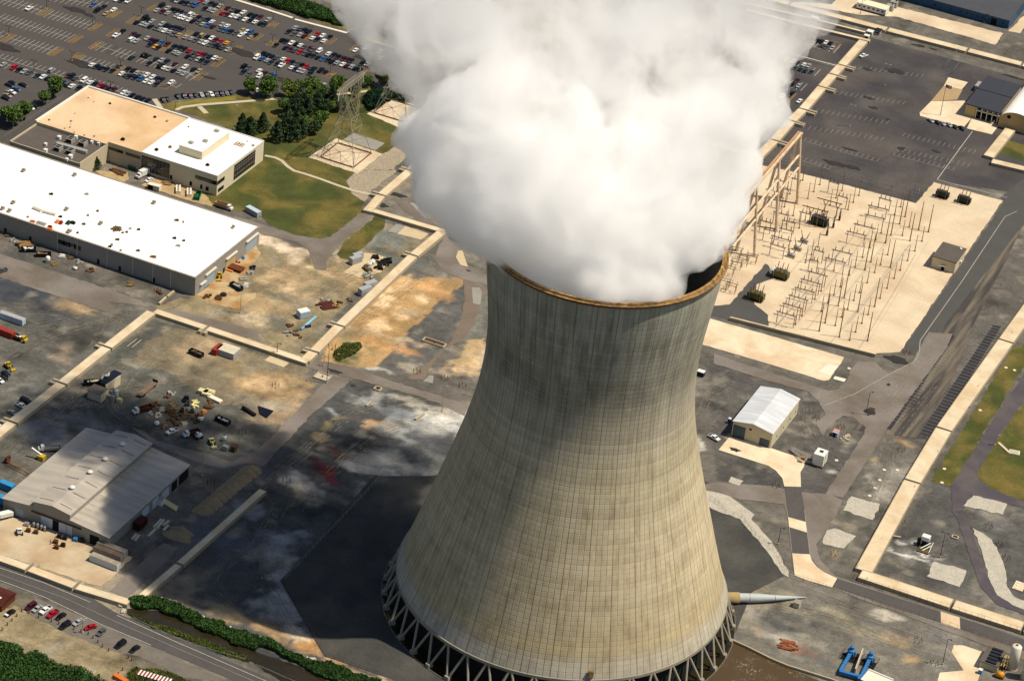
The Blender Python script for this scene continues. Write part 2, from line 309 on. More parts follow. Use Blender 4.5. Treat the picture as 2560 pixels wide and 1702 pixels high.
# ---------------------------------------------------------------- paving sheets
M_ASPH = mat('asphalt parking lot', '4a4643', .9, .10, .05, var2=.10, scale2=1.5, stretch=(.35, 1, 1))
M_ASPH2 = mat('dark asphalt', '3e3b3d', .9, .22, .05, var2=.2, scale2=.9, col2='504b47')
M_ROAD = mat('worn asphalt road', '78716a', .9, .16, .07, var2=.12, scale2=1.1, col2='685f55')
M_ROADD = mat('road asphalt', '4d4a48', .9, .12, .1, var2=.1, scale2=1.2, stretch=(1, .5, 1))
M_DKGR = mat('dark gravel', '4b4a48', .95, .07, .1, var2=.16, scale2=3.2)
M_CONC = mat('pale concrete', 'b3a892', .85, .07, .15, var2=.05, scale2=1.2)
M_TAN = mat('tan concrete', 'd4c4a8', .85, .12, .12, var2=.08, scale2=1.5, col2='c8b090')
M_SAND = mat('pale crushed stone', 'ccbb9f', .95, .12, .06, var2=.16, scale2=1.8, col2='c0ab8e')
M_WCONC = mat('bright concrete', 'd9d0bd', .8, .05, .3)
M_GREY = mat('grey concrete', '8b8880', .85, .1, .15, var2=.06, scale2=1.3)
M_GRASS = mat('mown grass', '40461c', .95, .28, .09, var2=.3, scale2=1.2, col2='655a2a')
M_GRASSL = mat('grass verge', '77702a', .95, .2, .12, var2=.25, scale2=1.4, col2='6a5c2e')
M_RIP = mat('loose stone', '968a76', .95, .1, .2, var2=.38, scale2=1.1, bump=.3)
M_PALEG = mat('pale gravel', 'aba597', .95, .1, .25, var2=.25, scale2=1.6)
M_WHITE = mat('white road paint', 'b9b5ac', .8, .2, .6)
M_FADED = mat('faded paint', '8f8a82', .85, .2, .6)
M_YELLOW = mat('yellow road paint', '97753a', .8, .2, .6)
LAY = [0]
RAG = {'lawn': .7, 'grass_verge': .5, 'riprap': .8, 'pylon_pad': .35, 'worn_road': .45, 'brown_track': .4, 'yard_apron': .5, 'loading_apron': .7, 'apron_border': .5, 'gravel_pads': .6, 'sandy_ground': .6, 'service_yard': .5, 'ditch_water': .7, 'lot_edge': .6, 'service_road': .35, 'gravel_yard': .35, 'asphalt_lot': .3, 'concrete_apron': .2, 'substation_roadway': .5, 'curved_road': .3, 'tower_apron': .12}
def ragged(poly, k):
    out = []
    for i, a in enumerate(poly):
        b = poly[(i+1) % len(poly)]; L_ = math.hypot(b[0]-a[0], b[1]-a[1]); n = max(1, min(60, int(L_/2.2))); nx_, ny_ = (-(b[1]-a[1])/max(L_, .01), (b[0]-a[0])/max(L_, .01))
        for j in range(n):
            o = random.gauss(0, k*.5) if 0 < j else 0; o = max(-k, min(k, o)); out.append((a[0]+(b[0]-a[0])*j/n+nx_*o, a[1]+(b[1]-a[1])*j/n+ny_*o, 0))
    return out
def sheet(name, polys, m_, lay, px=True, sub=False):
    k_ = RAG.get(name)
    if k_: polys = [ragged([g(*p) for p in pl], k_) for pl in polys]; px = False
    mb = MB()
    for i_, pl in enumerate(polys): mb.sheet([g(*p) if px else p for p in pl], .03*lay+.004*i_)
    return struct(name, mb, m_)
def T(s, *xy): return [t(s, x, y) for x, y in xy]
sheet('parking_lot', [[(-300, -260), (380, -75), (640, 16), (865, 84), (945, 55), (1010, 130), (1500, 265), (1500, 330), (1010, 218), (928, 212), (816, 225), (640, 244), (560, 241), (430, 252), (300, 330), (-10, 440), (-250, 470)]], M_ASPH, 1)
sheet('asphalt_lot', [[(1500, -90), (1900, 25), (2200, 100), (2620, 215), (2900, 300), (2900, 700), (2520, 480), (2335, 452), (2290, 507), (1990, 429), (1800, 382), (1500, 300)]], M_ASPH2, 1)
sheet('east_lot', [[(2640, 380), (2560, 560), (2520, 640), (2455, 770), (2415, 850), (2335, 1100), (2130, 1075), (2160, 1040), (2170, 1010), (2260, 940), (2300, 893), (2298, 868), (2500, 560)]], mat('streaked asphalt', '3f3b3a', .9, .25, .5, var2=.15, scale2=.8, col2='6a6254', stretch=(1, .07, 1)), 2)
sheet('substation_drive', [[(2500, 495), (2640, 380), (2560, 560), (2300, 890), (2256, 880), (2275, 850), (2512, 503)]], M_DKGR, 3)
sheet('gravel_yard', [[(1700, 372), (2001, 434), (2290, 509), (2334, 456), (2507, 502), (2270, 850), (2250, 880), (2186, 884), (2060, 850), (1905, 812), (1770, 770), (1660, 740)]], M_SAND, 3)
sheet('substation_roadway', [T('12', (1760, 1240), (1830, 1255), (2000, 1235), (2330, 860), (2356, 870), (2400, 1000), (2250, 1050), (2230, 1230), (2356, 1330), (2356, 1470), (1820, 1330), (1700, 1300))], M_DKGR, 4)
sheet('concrete_apron', [[(1700, 775), (1771, 795), (1920, 838), (2110, 893), (2104, 905), (2072, 950), (2060, 952), (1920, 909), (1700, 845)]], M_TAN, 3)
sheet('concrete_patch', [T('23', (455, 282), (560, 212), (650, 236), (572, 322)), T('23', (615, 325), (720, 352), (700, 378), (600, 350))], M_WCONC, 4)
sheet('service_road', [T('23', (-500, 120), (0, 290), (560, 460), (640, 450), (725, 370), (760, 260), (830, 190), (985, 195), (1060, 270), (1110, 300), (1330, 205), (1400, 60), (1480, -80), (1700, -60), (1650, 60), (1090, 815), (1010, 950), (690, 1445), (530, 1405), (800, 990), (870, 880), (900, 800), (780, 705), (690, 690), (620, 735), (500, 870), (450, 780), (525, 680), (470, 560), (370, 470), (0, 370), (-500, 210)),
  [(1700, 1225), (1790, 1205), (1930, 1215), (2000, 1230), (2075, 1235), (2105, 1250), (2090, 1290), (2040, 1360), (2050, 1400), (2090, 1440), (2560, 1600), (2700, 1640), (2700, 1700), (2560, 1650), (2080, 1470), (1985, 1440), (1990, 1380), (1968, 1290), (1960, 1260), (1780, 1240)]], M_ROAD, 5)
sheet('paved_road', [T('33', (175, 0), (335, 0), (360, 200), (385, 405), (400, 440), (460, 520), (520, 565), (640, 625), (1585, 930), (1765, 985), (2356, 1185), (2700, 1300), (2700, 1400), (2356, 1290), (1770, 1095), (1590, 1035), (590, 705), (380, 650), (245, 600), (222, 390), (190, 150)) + [(1960, 1217), (2001, 1219)][::-1][:0], T('23', (150, 1340), (300, 1345), (345, 1600), (180, 1600))], M_ROADD, 6)
sheet('concrete_slabs', [T('33', (180, 60), (350, 108), (362, 205), (192, 152)), T('33', (222, 395), (385, 405), (402, 460), (450, 520), (520, 570), (636, 625), (590, 706), (380, 650), (245, 598)), T('33', (1588, 930), (1762, 985), (1768, 1093), (1592, 1035))], M_TAN, 7)
sheet('shed_apron', [T('22', (1900, 1005), (2005, 880), (2160, 915), (2270, 960), (2356, 985), (2356, 1150)) [:0] + [t('22', 1900, 1005), t('22', 2005, 880)] + T('23', (15, 985), (345, 1095), (330, 1160), (298, 1210), (303, 1345), (150, 1340), (130, 1265), (70, 1195), (0, 1150))], M_TAN, 7)
sheet('lawn', [[(405, 262), (598, 236), (640, 243), (816, 225), (928, 212), (1042, 244), (1042, 330), (1034, 337), (901, 426), (884, 434), (865, 453), (879, 483), (911, 507), (907, 526), (827, 592), (800, 597), (743, 589), (675, 562), (640, 527), (611, 530), (566, 520), (524, 518), (512, 500), (500, 470), (590, 400), (600, 330), (476, 285)],
  T('11', (1190, 440), (1180, 520), (1000, 700), (860, 825), (780, 810), (740, 770), (810, 660), (1100, 420)),
  T('23', (2260, 60), (2420, 20), (2356, 240), (2240, 420), (1690, 1340), (1500, 1290)), T('23', (2500, 380), (2110, 900), (1920, 1230), (1990, 1310), (2110, 1400), (2500, 1500)),
  T('03', (2400, 1500), (2100, 1405), (2200, 1290), (2400, 1340))], M_GRASS, 2)
sheet('grass_verge', [[(340, -95), (640, 2), (735, 35), (870, 78), (895, 58), (840, 40), (700, -10), (500, -80)], [(905, 90), (985, 75), (1300, 150), (1300, 190), (985, 115)], [(390, 262), (590, 240), (590, 250), (440, 275), (430, 282), (395, 268)]], M_GRASSL, 4)
sheet('top_road', [[(560, -130), (780, -10), (900, 45), (1100, 110), (1400, 190), (1400, 130), (1100, 50), (880, -20), (640, -150)]], M_ROAD, 5)
sheet('riprap', [T('01', (1450, 1240), (1560, 1300), (1250, 1568), (960, 1568)) + T('11', (1290, 0), (1060, 200), (1000, 290), (880, 215), (830, 100), (900, 30))], M_RIP, 3)
sheet('pylon_pad', [T('01', (480, 1450), (740, 1275), (1165, 1420), (930, 1600)), T('01', (1020, 1050), (1250, 915), (1640, 1010), (1370, 1200))], M_SAND, 4)
sheet('grey_pad', [T('01', (900, 1225), (1185, 1320), (1100, 1385), (800, 1290))], M_GREY, 3)
# footpaths
def ribbon(pts, w, mb, z):
    P = [Vector(g(*p)[:2]) for p in pts]
    for i in range(len(P)):
        d = (P[min(i+1, len(P)-1)]-P[max(i-1, 0)]).normalized(); n = Vector((-d.y, d.x))*w/2
        mb.v += [(P[i].x+n.x, P[i].y+n.y, z), (P[i].x-n.x, P[i].y-n.y, z)]
        if i: k = len(mb.v); mb.f.append((k-4, k-3, k-1, k-2)); mb.m.append(0)
mb = MB()
ribbon(T('01', (80, 1435), (180, 1455), (240, 1485), (290, 1535), (350, 1575)) + T('11', (450, 35), (600, 85), (750, 140), (900, 190), (1070, 228)), 1.8, mb, .2)
ribbon(T('00', (1620, 1015), (1680, 990), (1850, 968), (2340, 930)) + T('01', (160, 915), (400, 900), (700, 880), (1000, 845), (1300, 820)), 2.2, mb, .2)
ribbon(T('00', (1420, 915), (1480, 1000)), 2.6, mb, .2); ribbon(T('00', (1835, 985), (1900, 1048)), 2.6, mb, .2)
struct('footpath', mb, M_CONC)
sheet('worn_road', [T('11', (-200, 420), (0, 480), (60, 500), (380, 600), (590, 632), (690, 612), (985, 380), (1100, 415), (810, 660), (700, 770), (650, 830), (645, 920), (545, 910), (520, 820), (470, 720), (380, 660), (0, 575), (-200, 520)),
  T('11', (1640, 830), (1680, 700), (1750, 600), (1850, 650), (1900, 740), (1950, 870), (2150, 970), (2150, 1060), (1900, 1000), (1740, 940)), T('11', (1250, 250), (1360, 300), (1560, 430), (1760, 560), (1700, 530), (1500, 470), (1380, 390)),
  T('21', (390, 215), (560, 180), (830, 230), (1250, 370), (1700, 510), (1960, 590), (1920, 690), (1640, 560), (1500, 510), (1160, 420), (870, 340), (620, 290)), T('21', (620, 400), (690, 330), (830, 345), (860, 380), (500, 690), (100, 1120), (0, 1200), (0, 1020), (300, 720)),
  T('20', (1200, 790), (1320, 830), (1450, 920), (1800, 1020), (1930, 1040), (2120, 1110), (2356, 1010), (2356, 1140), (2230, 1130), (2060, 1180), (1760, 1100), (1430, 960)), 
  T('10', (0, 770), (500, 930), (1300, 1200), (1330, 1250), (1000, 1210), (1100, 1335), (870, 1270), (0, 985), (-300, 900), (-300, 680)),
  T('10', (1430, 1290), (1650, 1290), (2356, 1470), (2400, 1568), (1930, 1440)),
  T('30', (1600, 330), (1500, 300), (1250, 520), (1010, 740), (1150, 800), (1230, 760), (1560, 440), (1640, 340))], M_ROAD, 3)
sheet('brown_track', [T('11', (1910, 1000), (2130, 1090), (2060, 1250), (2000, 1430), (1900, 1568)) + T('21', (1740, 60), (1600, 250), (1540, 360), (1390, 350), (1600, 190), (1800, 0)) + T('11', (1880, 1400), (1920, 1200))], mat('brown worn asphalt', '6f6256', .9, .1, .1, var2=.08), 4)
sheet('pale_slab', [T('11', (1985, 1080), (2060, 1080), (2080, 1130), (2065, 1238), (1998, 1225)), T('21', (1535, 370), (1600, 320), (1635, 325), (1625, 392)), T('11', (1210, 565), (1290, 495), (1375, 515), (1300, 585)), T('11', (1410, 300), (1450, 300), (1580, 430), (1560, 450))], M_GREY, 5)
sheet('cream_slab', [T('11', (1375, 515), (1590, 585), (1520, 640), (1300, 585)), T('21', (75, 180), (130, 140), (305, 205), (255, 245)), T('11', (1000, 760), (1100, 770), (1240, 820), (1150, 940), (950, 990), (800, 940), (900, 870)), T('11', (1860, 740), (1900, 740), (1950, 890), (1880, 870), (1840, 800))], mat('cream concrete', 'bcaa88', .9, .08, .2), 4)
sheet('yard_apron', [T('30', (-300, 180), (0, 100), (120, 60), (900, 330), (1220, 430), (1050, 600), (930, 700), (800, 670), (0, 400), (-300, 330))], mat('yard concrete', 'b9a88c', .9, .14, .1, var2=.1, col2='a89070'), 4)
sheet('loading_apron', [T('10', (1800, 1150), (1900, 1080), (2100, 900), (2356, 690), (2400, 760), (2356, 830), (2200, 1000), (2160, 1110), (2100, 1190), (1940, 1200)), T('10', (2060, 1130), (2220, 1120), (2356, 1130), (2356, 1170), (2200, 1280), (1980, 1230))], mat('stained apron', 'b09a74', .9, .15, .2, var2=.12, col2='9a7448'), 4)
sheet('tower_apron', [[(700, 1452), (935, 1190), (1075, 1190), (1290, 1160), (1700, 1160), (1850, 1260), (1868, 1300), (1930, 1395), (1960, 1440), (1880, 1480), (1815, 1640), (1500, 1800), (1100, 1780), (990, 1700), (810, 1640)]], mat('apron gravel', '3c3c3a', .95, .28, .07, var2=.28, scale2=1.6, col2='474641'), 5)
sheet('apron_border', [T('22', (1780, 1380), (1900, 1400), (2000, 1430), (2100, 1500), (2230, 1600)) + T('32', (2200, 80), (2356, 250)) + T('33', (80, 360), (190, 560), (190, 620), (130, 580), (0, 390)) + T('32', (2200, 200), (2100, 80), (1900, 10), (1800, -40))], M_PALEG, 6)
sheet('gravel_pads', [T('33', (540, 185), (610, 165), (810, 235), (740, 300), (700, 350), (510, 310), (500, 290)), T('33', (1530, 468), (1825, 552), (1760, 705), (1460, 605)), T('23', (770, 1430), (1030, 1500), (960, 1650), (690, 1560)), T('23', (1890, 1425), (2200, 1500), (2160, 1600), (1800, 1520)),
  T('22', (2015, 1250), (2130, 1290), (2090, 1335), (1990, 1300)), T('33', (1880, 160), (2060, 270), (2170, 500), (2200, 700), (2260, 790), (2500, 900), (2500, 950), (2250, 870), (2110, 780), (2040, 640), (1980, 430))], M_PALEG, 6)
sheet('curved_road', [T('33', (1700, 0), (1800, 60), (1850, 130), (1900, 260), (2000, 560), (2120, 760), (2356, 880), (2600, 960), (2600, 1080), (2356, 960), (2100, 860), (1950, 700), (1850, 400), (1750, 100), (1690, 0)),
  T('23', (2500, 40), (2300, 400), (2200, 530), (1680, 1340), (1700, 1568), (1800, 1568), (1860, 1430), (2356, 1530), (2356, 1480), (2000, 1340), (1910, 1230), (2110, 900), (2500, 350))], mat('dark road', '48434a', .9, .12, .12, var2=.08, col2='57504f'), 5)
sheet('near_road', [T('30', (-500, 330), (0, 470), (500, 640), (830, 790), (1050, 930), (1600, 1170), (2356, 1490), (2900, 1720), (2900, 1900), (2356, 1650), (1600, 1330), (1380, 1240), (920, 1040), (390, 790), (0, 650), (-500, 500))], M_ROADD, 3)
sheet('lot_edge', [T('30', (330, 800), (600, 910), (900, 1020), (1400, 1250), (1900, 1480), (2100, 1568), (1700, 1540), (1280, 1340), (1000, 1280), (620, 1130), (240, 930))], mat('gravel shoulder', '6a645c', .95, .15, .2, var2=.1), 2)
sheet('sandy_ground', [T('03', (180, 20), (560, 35), (590, 0), (900, 0), (1100, 60), (1240, 80), (2165, 310), (2090, 415), (1200, 160), (1040, 150), (850, 140)), T('03', (2350, 150), (2210, 290), (2320, 310), (2400, 180)), T('03', (540, 0), (380, -40), (1000, -60), (1100, 0))], M_SAND, 3)
sheet('building_terrace', [T('03', (1660, 715), (1840, 760), (1780, 830), (1620, 790)), T('03', (1500, 935), (1810, 930), (1830, 1000), (1890, 1070), (1800, 1175), (1400, 1070), (1395, 1040)), T('03', (1880, 1080), (2130, 1150), (2060, 1240), (1830, 1185))], M_TAN, 4)
sheet('brown_terrace', [T('03', (1620, 790), (1790, 830), (1740, 920), (1500, 935))], mat('brown paving', 'a18a66', .9, .1, .2), 4)  # terrace section paved in a darker brown
sheet('service_yard', [T('10', (1430, 60), (1500, 90), (1800, 160), (1880, 210), (1985, 345), (1700, 270), (1480, 195), (1300, 140)), T('10', (850, 0), (1180, 20), (1190, 80), (1140, 110), (960, 60))], mat('worn tan yard', 'a58e68', .9, .2, .3, var2=.15), 4)
sheet('pump_pad', [T('33', (1710, 1235), (1800, 1240), (2010, 1310), (1930, 1568), (1560, 1568), (1580, 1490), (1800, 1470), (1690, 1300))], M_TAN, 3)
# ---------------------------------------------------------------- painted lines
wl, fl, yl = MB(), MB(), MB()
def line(mb, a, b, w=.16, z=.08, px=True):
    A = Vector((g(*a) if px else a)[:2]); B = Vector((g(*b) if px else b)[:2]); d = (B-A).normalized(); n = Vector((-d.y, d.x))*w/2
    mb.add([(A.x+n.x, A.y+n.y, z), (A.x-n.x, A.y-n.y, z), (B.x-n.x, B.y-n.y, z), (B.x+n.x, B.y+n.y, z)], [(0, 1, 2, 3)])
def polyline(mb, pts, w=.16, z=.08):
    for a, b in zip(pts, pts[1:]): line(mb, a, b, w, z)
def crop(k, x, y):
    ox, oy = {'1': (280, 0), '2': (600, 0), '3': (0, 100), '4': (240, 90), '5': (760, 60), '6': (1840, 60), '7': (1780, 240), '8': (0, 0)}[k]
    return (ox+x/7.3625, oy+y/7.3625)
def stalls(a, b, up=5.3, dn=5.3, mb=wl, spine=True, step=2.67, z=.08, wd=.17):
    A = g(*a); B = g(*b); n = max(1, round((B[0]-A[0])/step))
    for i in range(n+1):
        x = A[0]+(B[0]-A[0])*i/n; y = A[1]+(B[1]-A[1])*i/n
        line(mb, (x, y-dn), (x, y+up), wd, z, False)
    if spine: line(mb, A, B, .17, z+.005, False)
def island(c, w=2.8, l=10.6, hatch=8, px=True):
    c = g(*c); x0, x1, y0, y1 = c[0]-w/2, c[0]+w/2, c[1]-l/2, c[1]+l/2
    for a, b in (((x0, y0), (x1, y0)), ((x1, y0), (x1, y1)), ((x1, y1), (x0, y1)), ((x0, y1), (x0, y0))): line(yl, a, b, .22, .09, False)
    for i in range(hatch):
        yy = y0+(l-w)*i/max(1, hatch-1); line(yl, (x0, yy), (x1, yy+w*.8), .26, .095, False)
P = crop
for a, b, u_, d_ in ((('8', 0, 325), ('8', 1290, 700), 5.3, 5.3), (('8', 200, 715), ('8', 960, 935), 5.3, 5.3), (('8', -400, 540), ('8', 60, 670), 5.3, 5.3), (('8', 80, 10), ('8', 760, 205), 5.3, 5.3), (('8', 900, 262), ('8', 1640, 470), 5.3, 5.3),
                     (('1', -300, 925-80), ('1', 0, 925), 5.3, 5.3), (('1', 0, 925), ('1', 330, 1030), 5.3, 5.3), (('1', 540, 1085), ('1', 1450, 1360), 5.3, 5.3), (('8', 1490, 1100), ('8', 2100, 1270), 5.3, 5.3), (('8', -200, 1015), ('8', 1450, 1500), 5.0, 0), (('8', 100, 1180), ('8', 1700, 1650), 0, 5.0),
                     (('8', 1000, 100-130), ('8', 1900, 110), 5.3, 5.3), (('1', 1390, 1350), ('1', 1520, 1420), 5.3, 5.3), (('4', 1300, 880), ('4', 1480, 955), 5, 0), (('4', -340, 780), ('4', 480, 1030+20), 5, 0)):
    stalls(P(*a), P(*b), u_, d_)
for c, w_, l_, h_ in ((('8', 830, 230), 2.8, 10.6, 9), (('8', 1755, 500), 2.9, 10.6, 9), (('8', 2110, 265), 3.2, 11, 9), (('8', 155, 705), 2.8, 10.6, 9), (('8', 1390, 727), 3.0, 10.6, 9), (('8', 1770, 840), 3.4, 10.6, 7), (('8', 1025, 960), 3.0, 10.6, 9), (('8', 1430, 1050), 3.6, 8, 7),
                      (('1', 770, 145), 3.0, 10, 6), (('1', 390, 375), 3.0, 10.6, 6), (('1', 30, 610), 2.8, 10.6, 5), (('1', 1360, 650), 2.8, 11, 7), (('1', 1010, 880), 2.6, 10.6, 7), (('1', 1960, 1165), 3.0, 10.5, 5), (('1', 1630, 1410), 3.0, 10.5, 6), (('1', 110, 1290), 3, 11, 8), (('1', 1990, 220), 3, 11, 6),
                      (('2', 610, 460), 3.6, 7, 5), (('2', 600, 790), 3, 9, 6), (('2', 320, 690), 3.0, 9, 5), (('2', 1290, 690), 3, 9, 6), (('2', 1670, 760), 3.2, 9, 4), (('2', 300, 1010), 3, 9, 7), (('2', 1640, 1370), 5, 7, 5), (('2', 2120, 900), 3.5, 7, 5), (('4', 1250, 930), 5, 5, 8), (('5', 1250, 850), 8, 4, 4), (('1', 2290, 910), 3, 9, 6), (('1', 2170, 980), 3, 3, 3)):
    island(P(*c), w_, l_, h_)
for k, x, y in (('6', 1870, 440), ('6', 1040, 1350), ('7', 1280, 260), ('7', 900, 750)):
    c = g(*P(k, x, y)); 
    for q in (-.35, .35): line(yl, (c[0]+q, c[1]-5.5), (c[0]+q, c[1]+5.5), .3, .06, False)
for a, b in ((('6', 1230, 310), ('6', 1850, 480)), (('6', 1000, 790), ('6', 1500, 900)), (('6', 650, 1010), ('6', 1250, 1170)), (('6', 600, 1240), ('6', 960, 1340)), (('7', 900, 150), ('7', 1200, 240))):
    stalls(P(*a), P(*b), 5, 5, spine=False, wd=.22)
polyline(yl, [P('6', 1200, 370), P('6', 1830, 520)], .25, .06); polyline(yl, [P('6', 1200, 200), P('6', 1930, 360)], .2, .06)
polyline(fl, [P('6', 1000, 545), P('6', 1900, 770)], .3, .06); polyline(fl, [P('6', 1000, 580), P('6', 1830, 790)], .25, .06)
# faint stalls of the empty right-hand lot
for s, a, b in (('03', (560, 590), (1420, 700)), ('03', (480, 830), (1250, 950)), ('03', (400, 1010), (1100, 1130)), ('03', (330, 1170), (1050, 1280)), ('03', (1250, 1240), (1900, 1400)), ('03', (1200, 1380), (1850, 1520))):
    stalls(t(s, *a), t(s, *b), 2.4, 2.4, mb=fl, spine=False, wd=.16)
stalls(t('03', 330, 1300), t('03', 1000, 1490), 4, 0, mb=fl); stalls(t('03', 1150, 1430), t('03', 1700, 1568), 4, 0, mb=fl)
stalls(t('03', 200, 1440), t('03', 560, 1560), 4, 0, mb=fl)
polyline(wl, [t('03', 1880, 1215), t('03', 1620, 1568), t('13', 1555, 90), t('13', 2200, 255)], .3, .24)
polyline(fl, [t('13', 2290, 380), t('13', 2180, 430), t('13', 1970, 745), t('13', 1780, 1030), t('13', 1400, 1568), t('23', 1390, 100), t('23', 1370, 160), t('23', 1330, 200), t('23', 1080, 330), t('23', 800, 490), t('23', 515, 598)], .45, .24)
# ladder of stalls along the long barrier
for sx, (a, b) in enumerate(((t('23', 2110, -140), t('23', 1480, 860)),)):
    A = g(*a); B = g(*b); n = 38
    for i in range(n+1):
        y = A[1]+(B[1]-A[1])*i/n; x = A[0]+(B[0]-A[0])*i/n; line(fl, (x-3.6, y), (x+3.6, y), .16, .24, False)
A = g(*t('23', 1650, 60)); B = g(*t('23', 1130, 730))
for i in range(28):
    y = A[1]+(B[1]-A[1])*i/27; x = A[0]+(B[0]-A[0])*i/27; line(fl, (x, y), (x+4, y), .16, .24, False)
# dark sealed strips
sheet('sealed_strip', [[t('23', 2070, -140), t('23', 2150, -140), t('23', 1520, 890), t('23', 1400, 850)], [t('23', 1690, -60), t('23', 1720, -40), t('23', 1130, 820), t('23', 1090, 810)]], mat('fresh seal coat', '2b2a2e', .8, .25, .12, var2=.2, scale2=.8), 4)
# near road lines
polyline(wl, T('30', (-400, 400), (0, 530), (400, 665), (830, 845)), .22, .24); polyline(wl, T('30', (1075, 965), (1290, 1062), (1620, 1210), (2356, 1530), (2700, 1680)), .22, .24)
polyline(wl, T('30', (-400, 510), (0, 645), (390, 790), (920, 1045), (1390, 1240)), .22, .24); polyline(fl, T('30', (-400, 455), (0, 590), (600, 810), (1100, 1040), (1700, 1300), (2356, 1580), (2700, 1730)), .2, .24)
polyline(fl, T('33', (175, 0), (245, 600)), .2, .24); polyline(fl, T('33', (335, 0), (385, 405)), .2, .24); polyline(fl, T('33', (640, 625), (1500, 900), (2356, 1170)), .2, .24)
for i in range(8):
    a = 500+95*i; polyline(fl, [t('01', a, 45+a*.0+26*i-10), t('01', a+45, 57+26*i-10)], .3, .24)
struct('parking_lines', wl, M_WHITE); struct('faded_lines', fl, M_FADED); struct('yellow_markings', yl, M_YELLOW)
# kerbs
def kerb(pts, w=1.2, h=.14, m_=M_WCONC, lab=None):
    mb = MB()
    for a, b in zip(pts, pts[1:]):
        A = Vector(g(*a)[:2]); B = Vector(g(*b)[:2]); d = (B-A); L_ = d.length; mb.box(((A.x+B.x)/2, (A.y+B.y)/2, 0), (L_+w*.5, w, h+random.random()*.01), math.atan2(d.y, d.x))
    return struct('kerb', mb, m_)
kerb([(330, -80), (640, 16), (730, 45)], 1.6); kerb(T('01', (365, 182), (830, 305)), 1.6); kerb(T('01', (830, 305), (945, 235), (940, 205)), .5)
kerb(T('01', (1030, 345), (1000, 350), (1060, 375), (1250, 435), (1500, 505)), 1.8); kerb(T('03', (240, 505), (640, 610)), .5)

# oil spots and dark patches; those in the upper-left lot paint in shadows
mb = MB()
def spot(s, x, y, rx, ry, z=.19):
    p = gt(s, x, y); a0 = random.random()*6; pts = [(p[0]+rx*(1+.25*math.sin(3*q+a0)+.12*math.sin(7*q))*math.cos(q), p[1]+ry*(1+.25*math.cos(2*q+a0)+.15*math.sin(5*q+a0))*math.sin(q)) for q in [2*math.pi*i/18 for i in range(18)]]
    mb.sheet(pts, z+.0012*len(mb.f)/16)
for a in (('00', 700, 95, 7, 2.2), ('00', 820, 143, 3, 1.4), ('00', 45, 437, 8, 3), ('00', 745, 590, 8, 3.4), ('00', 2240, 490, 10, 3), ('00', 1925, 718, 4, 1.2), ('01', 230, 735, 6, 2), ('01', 1000, 545, 7, 2), ('01', 830, 632, 2.4, 1), ('03', 910, 640, 2.5, 1.6), ('03', 1160, 655, 4, 3), ('03', 1222, 673, 2, 2), ('03', 1400, 425, 3, 1.4), ('03', 1345, 415, 1.6, .8), ('03', 1520, 455, 2, 1), ('03', 975, 995, 2.6, 1.4), ('03', 925, 905, 3, 1.6), ('03', 1230, 1370, 2, 2), ('03', 1545, 1395, 2.4, 1.2), ('03', 800, 295, 4, 1), ('03', 700, 260, 5, .8), ('03', 2250, 710, 6, 1), ('03', 1100, 1100, 1, 1), ('03', 630, 1510, 6, 2.4), ('03', 770, 1540, 5, 1.6), ('03', 760, 1380, 4, 1), ('23', 1108, 405, .9, 1), ('23', 1190, 175, 6, 2.5), ('21', 730, 285, 3, 1.4), ('21', 895, 410, 1, .8), ('11', 1290, 225, 5, 2), ('11', 1160, 320, 3, 2), ('11', 1860, 650, 4, 1.6), ('11', 1955, 925, 1.2, .6), ('23', 940, 650, 2.5, 3), ('22', 2050, 1005, 2.2, 1.6)): spot(*a)
struct('dark_patch', mb, mat('oil and painted shadow patch', '2e2a28', .8, .25, .3))
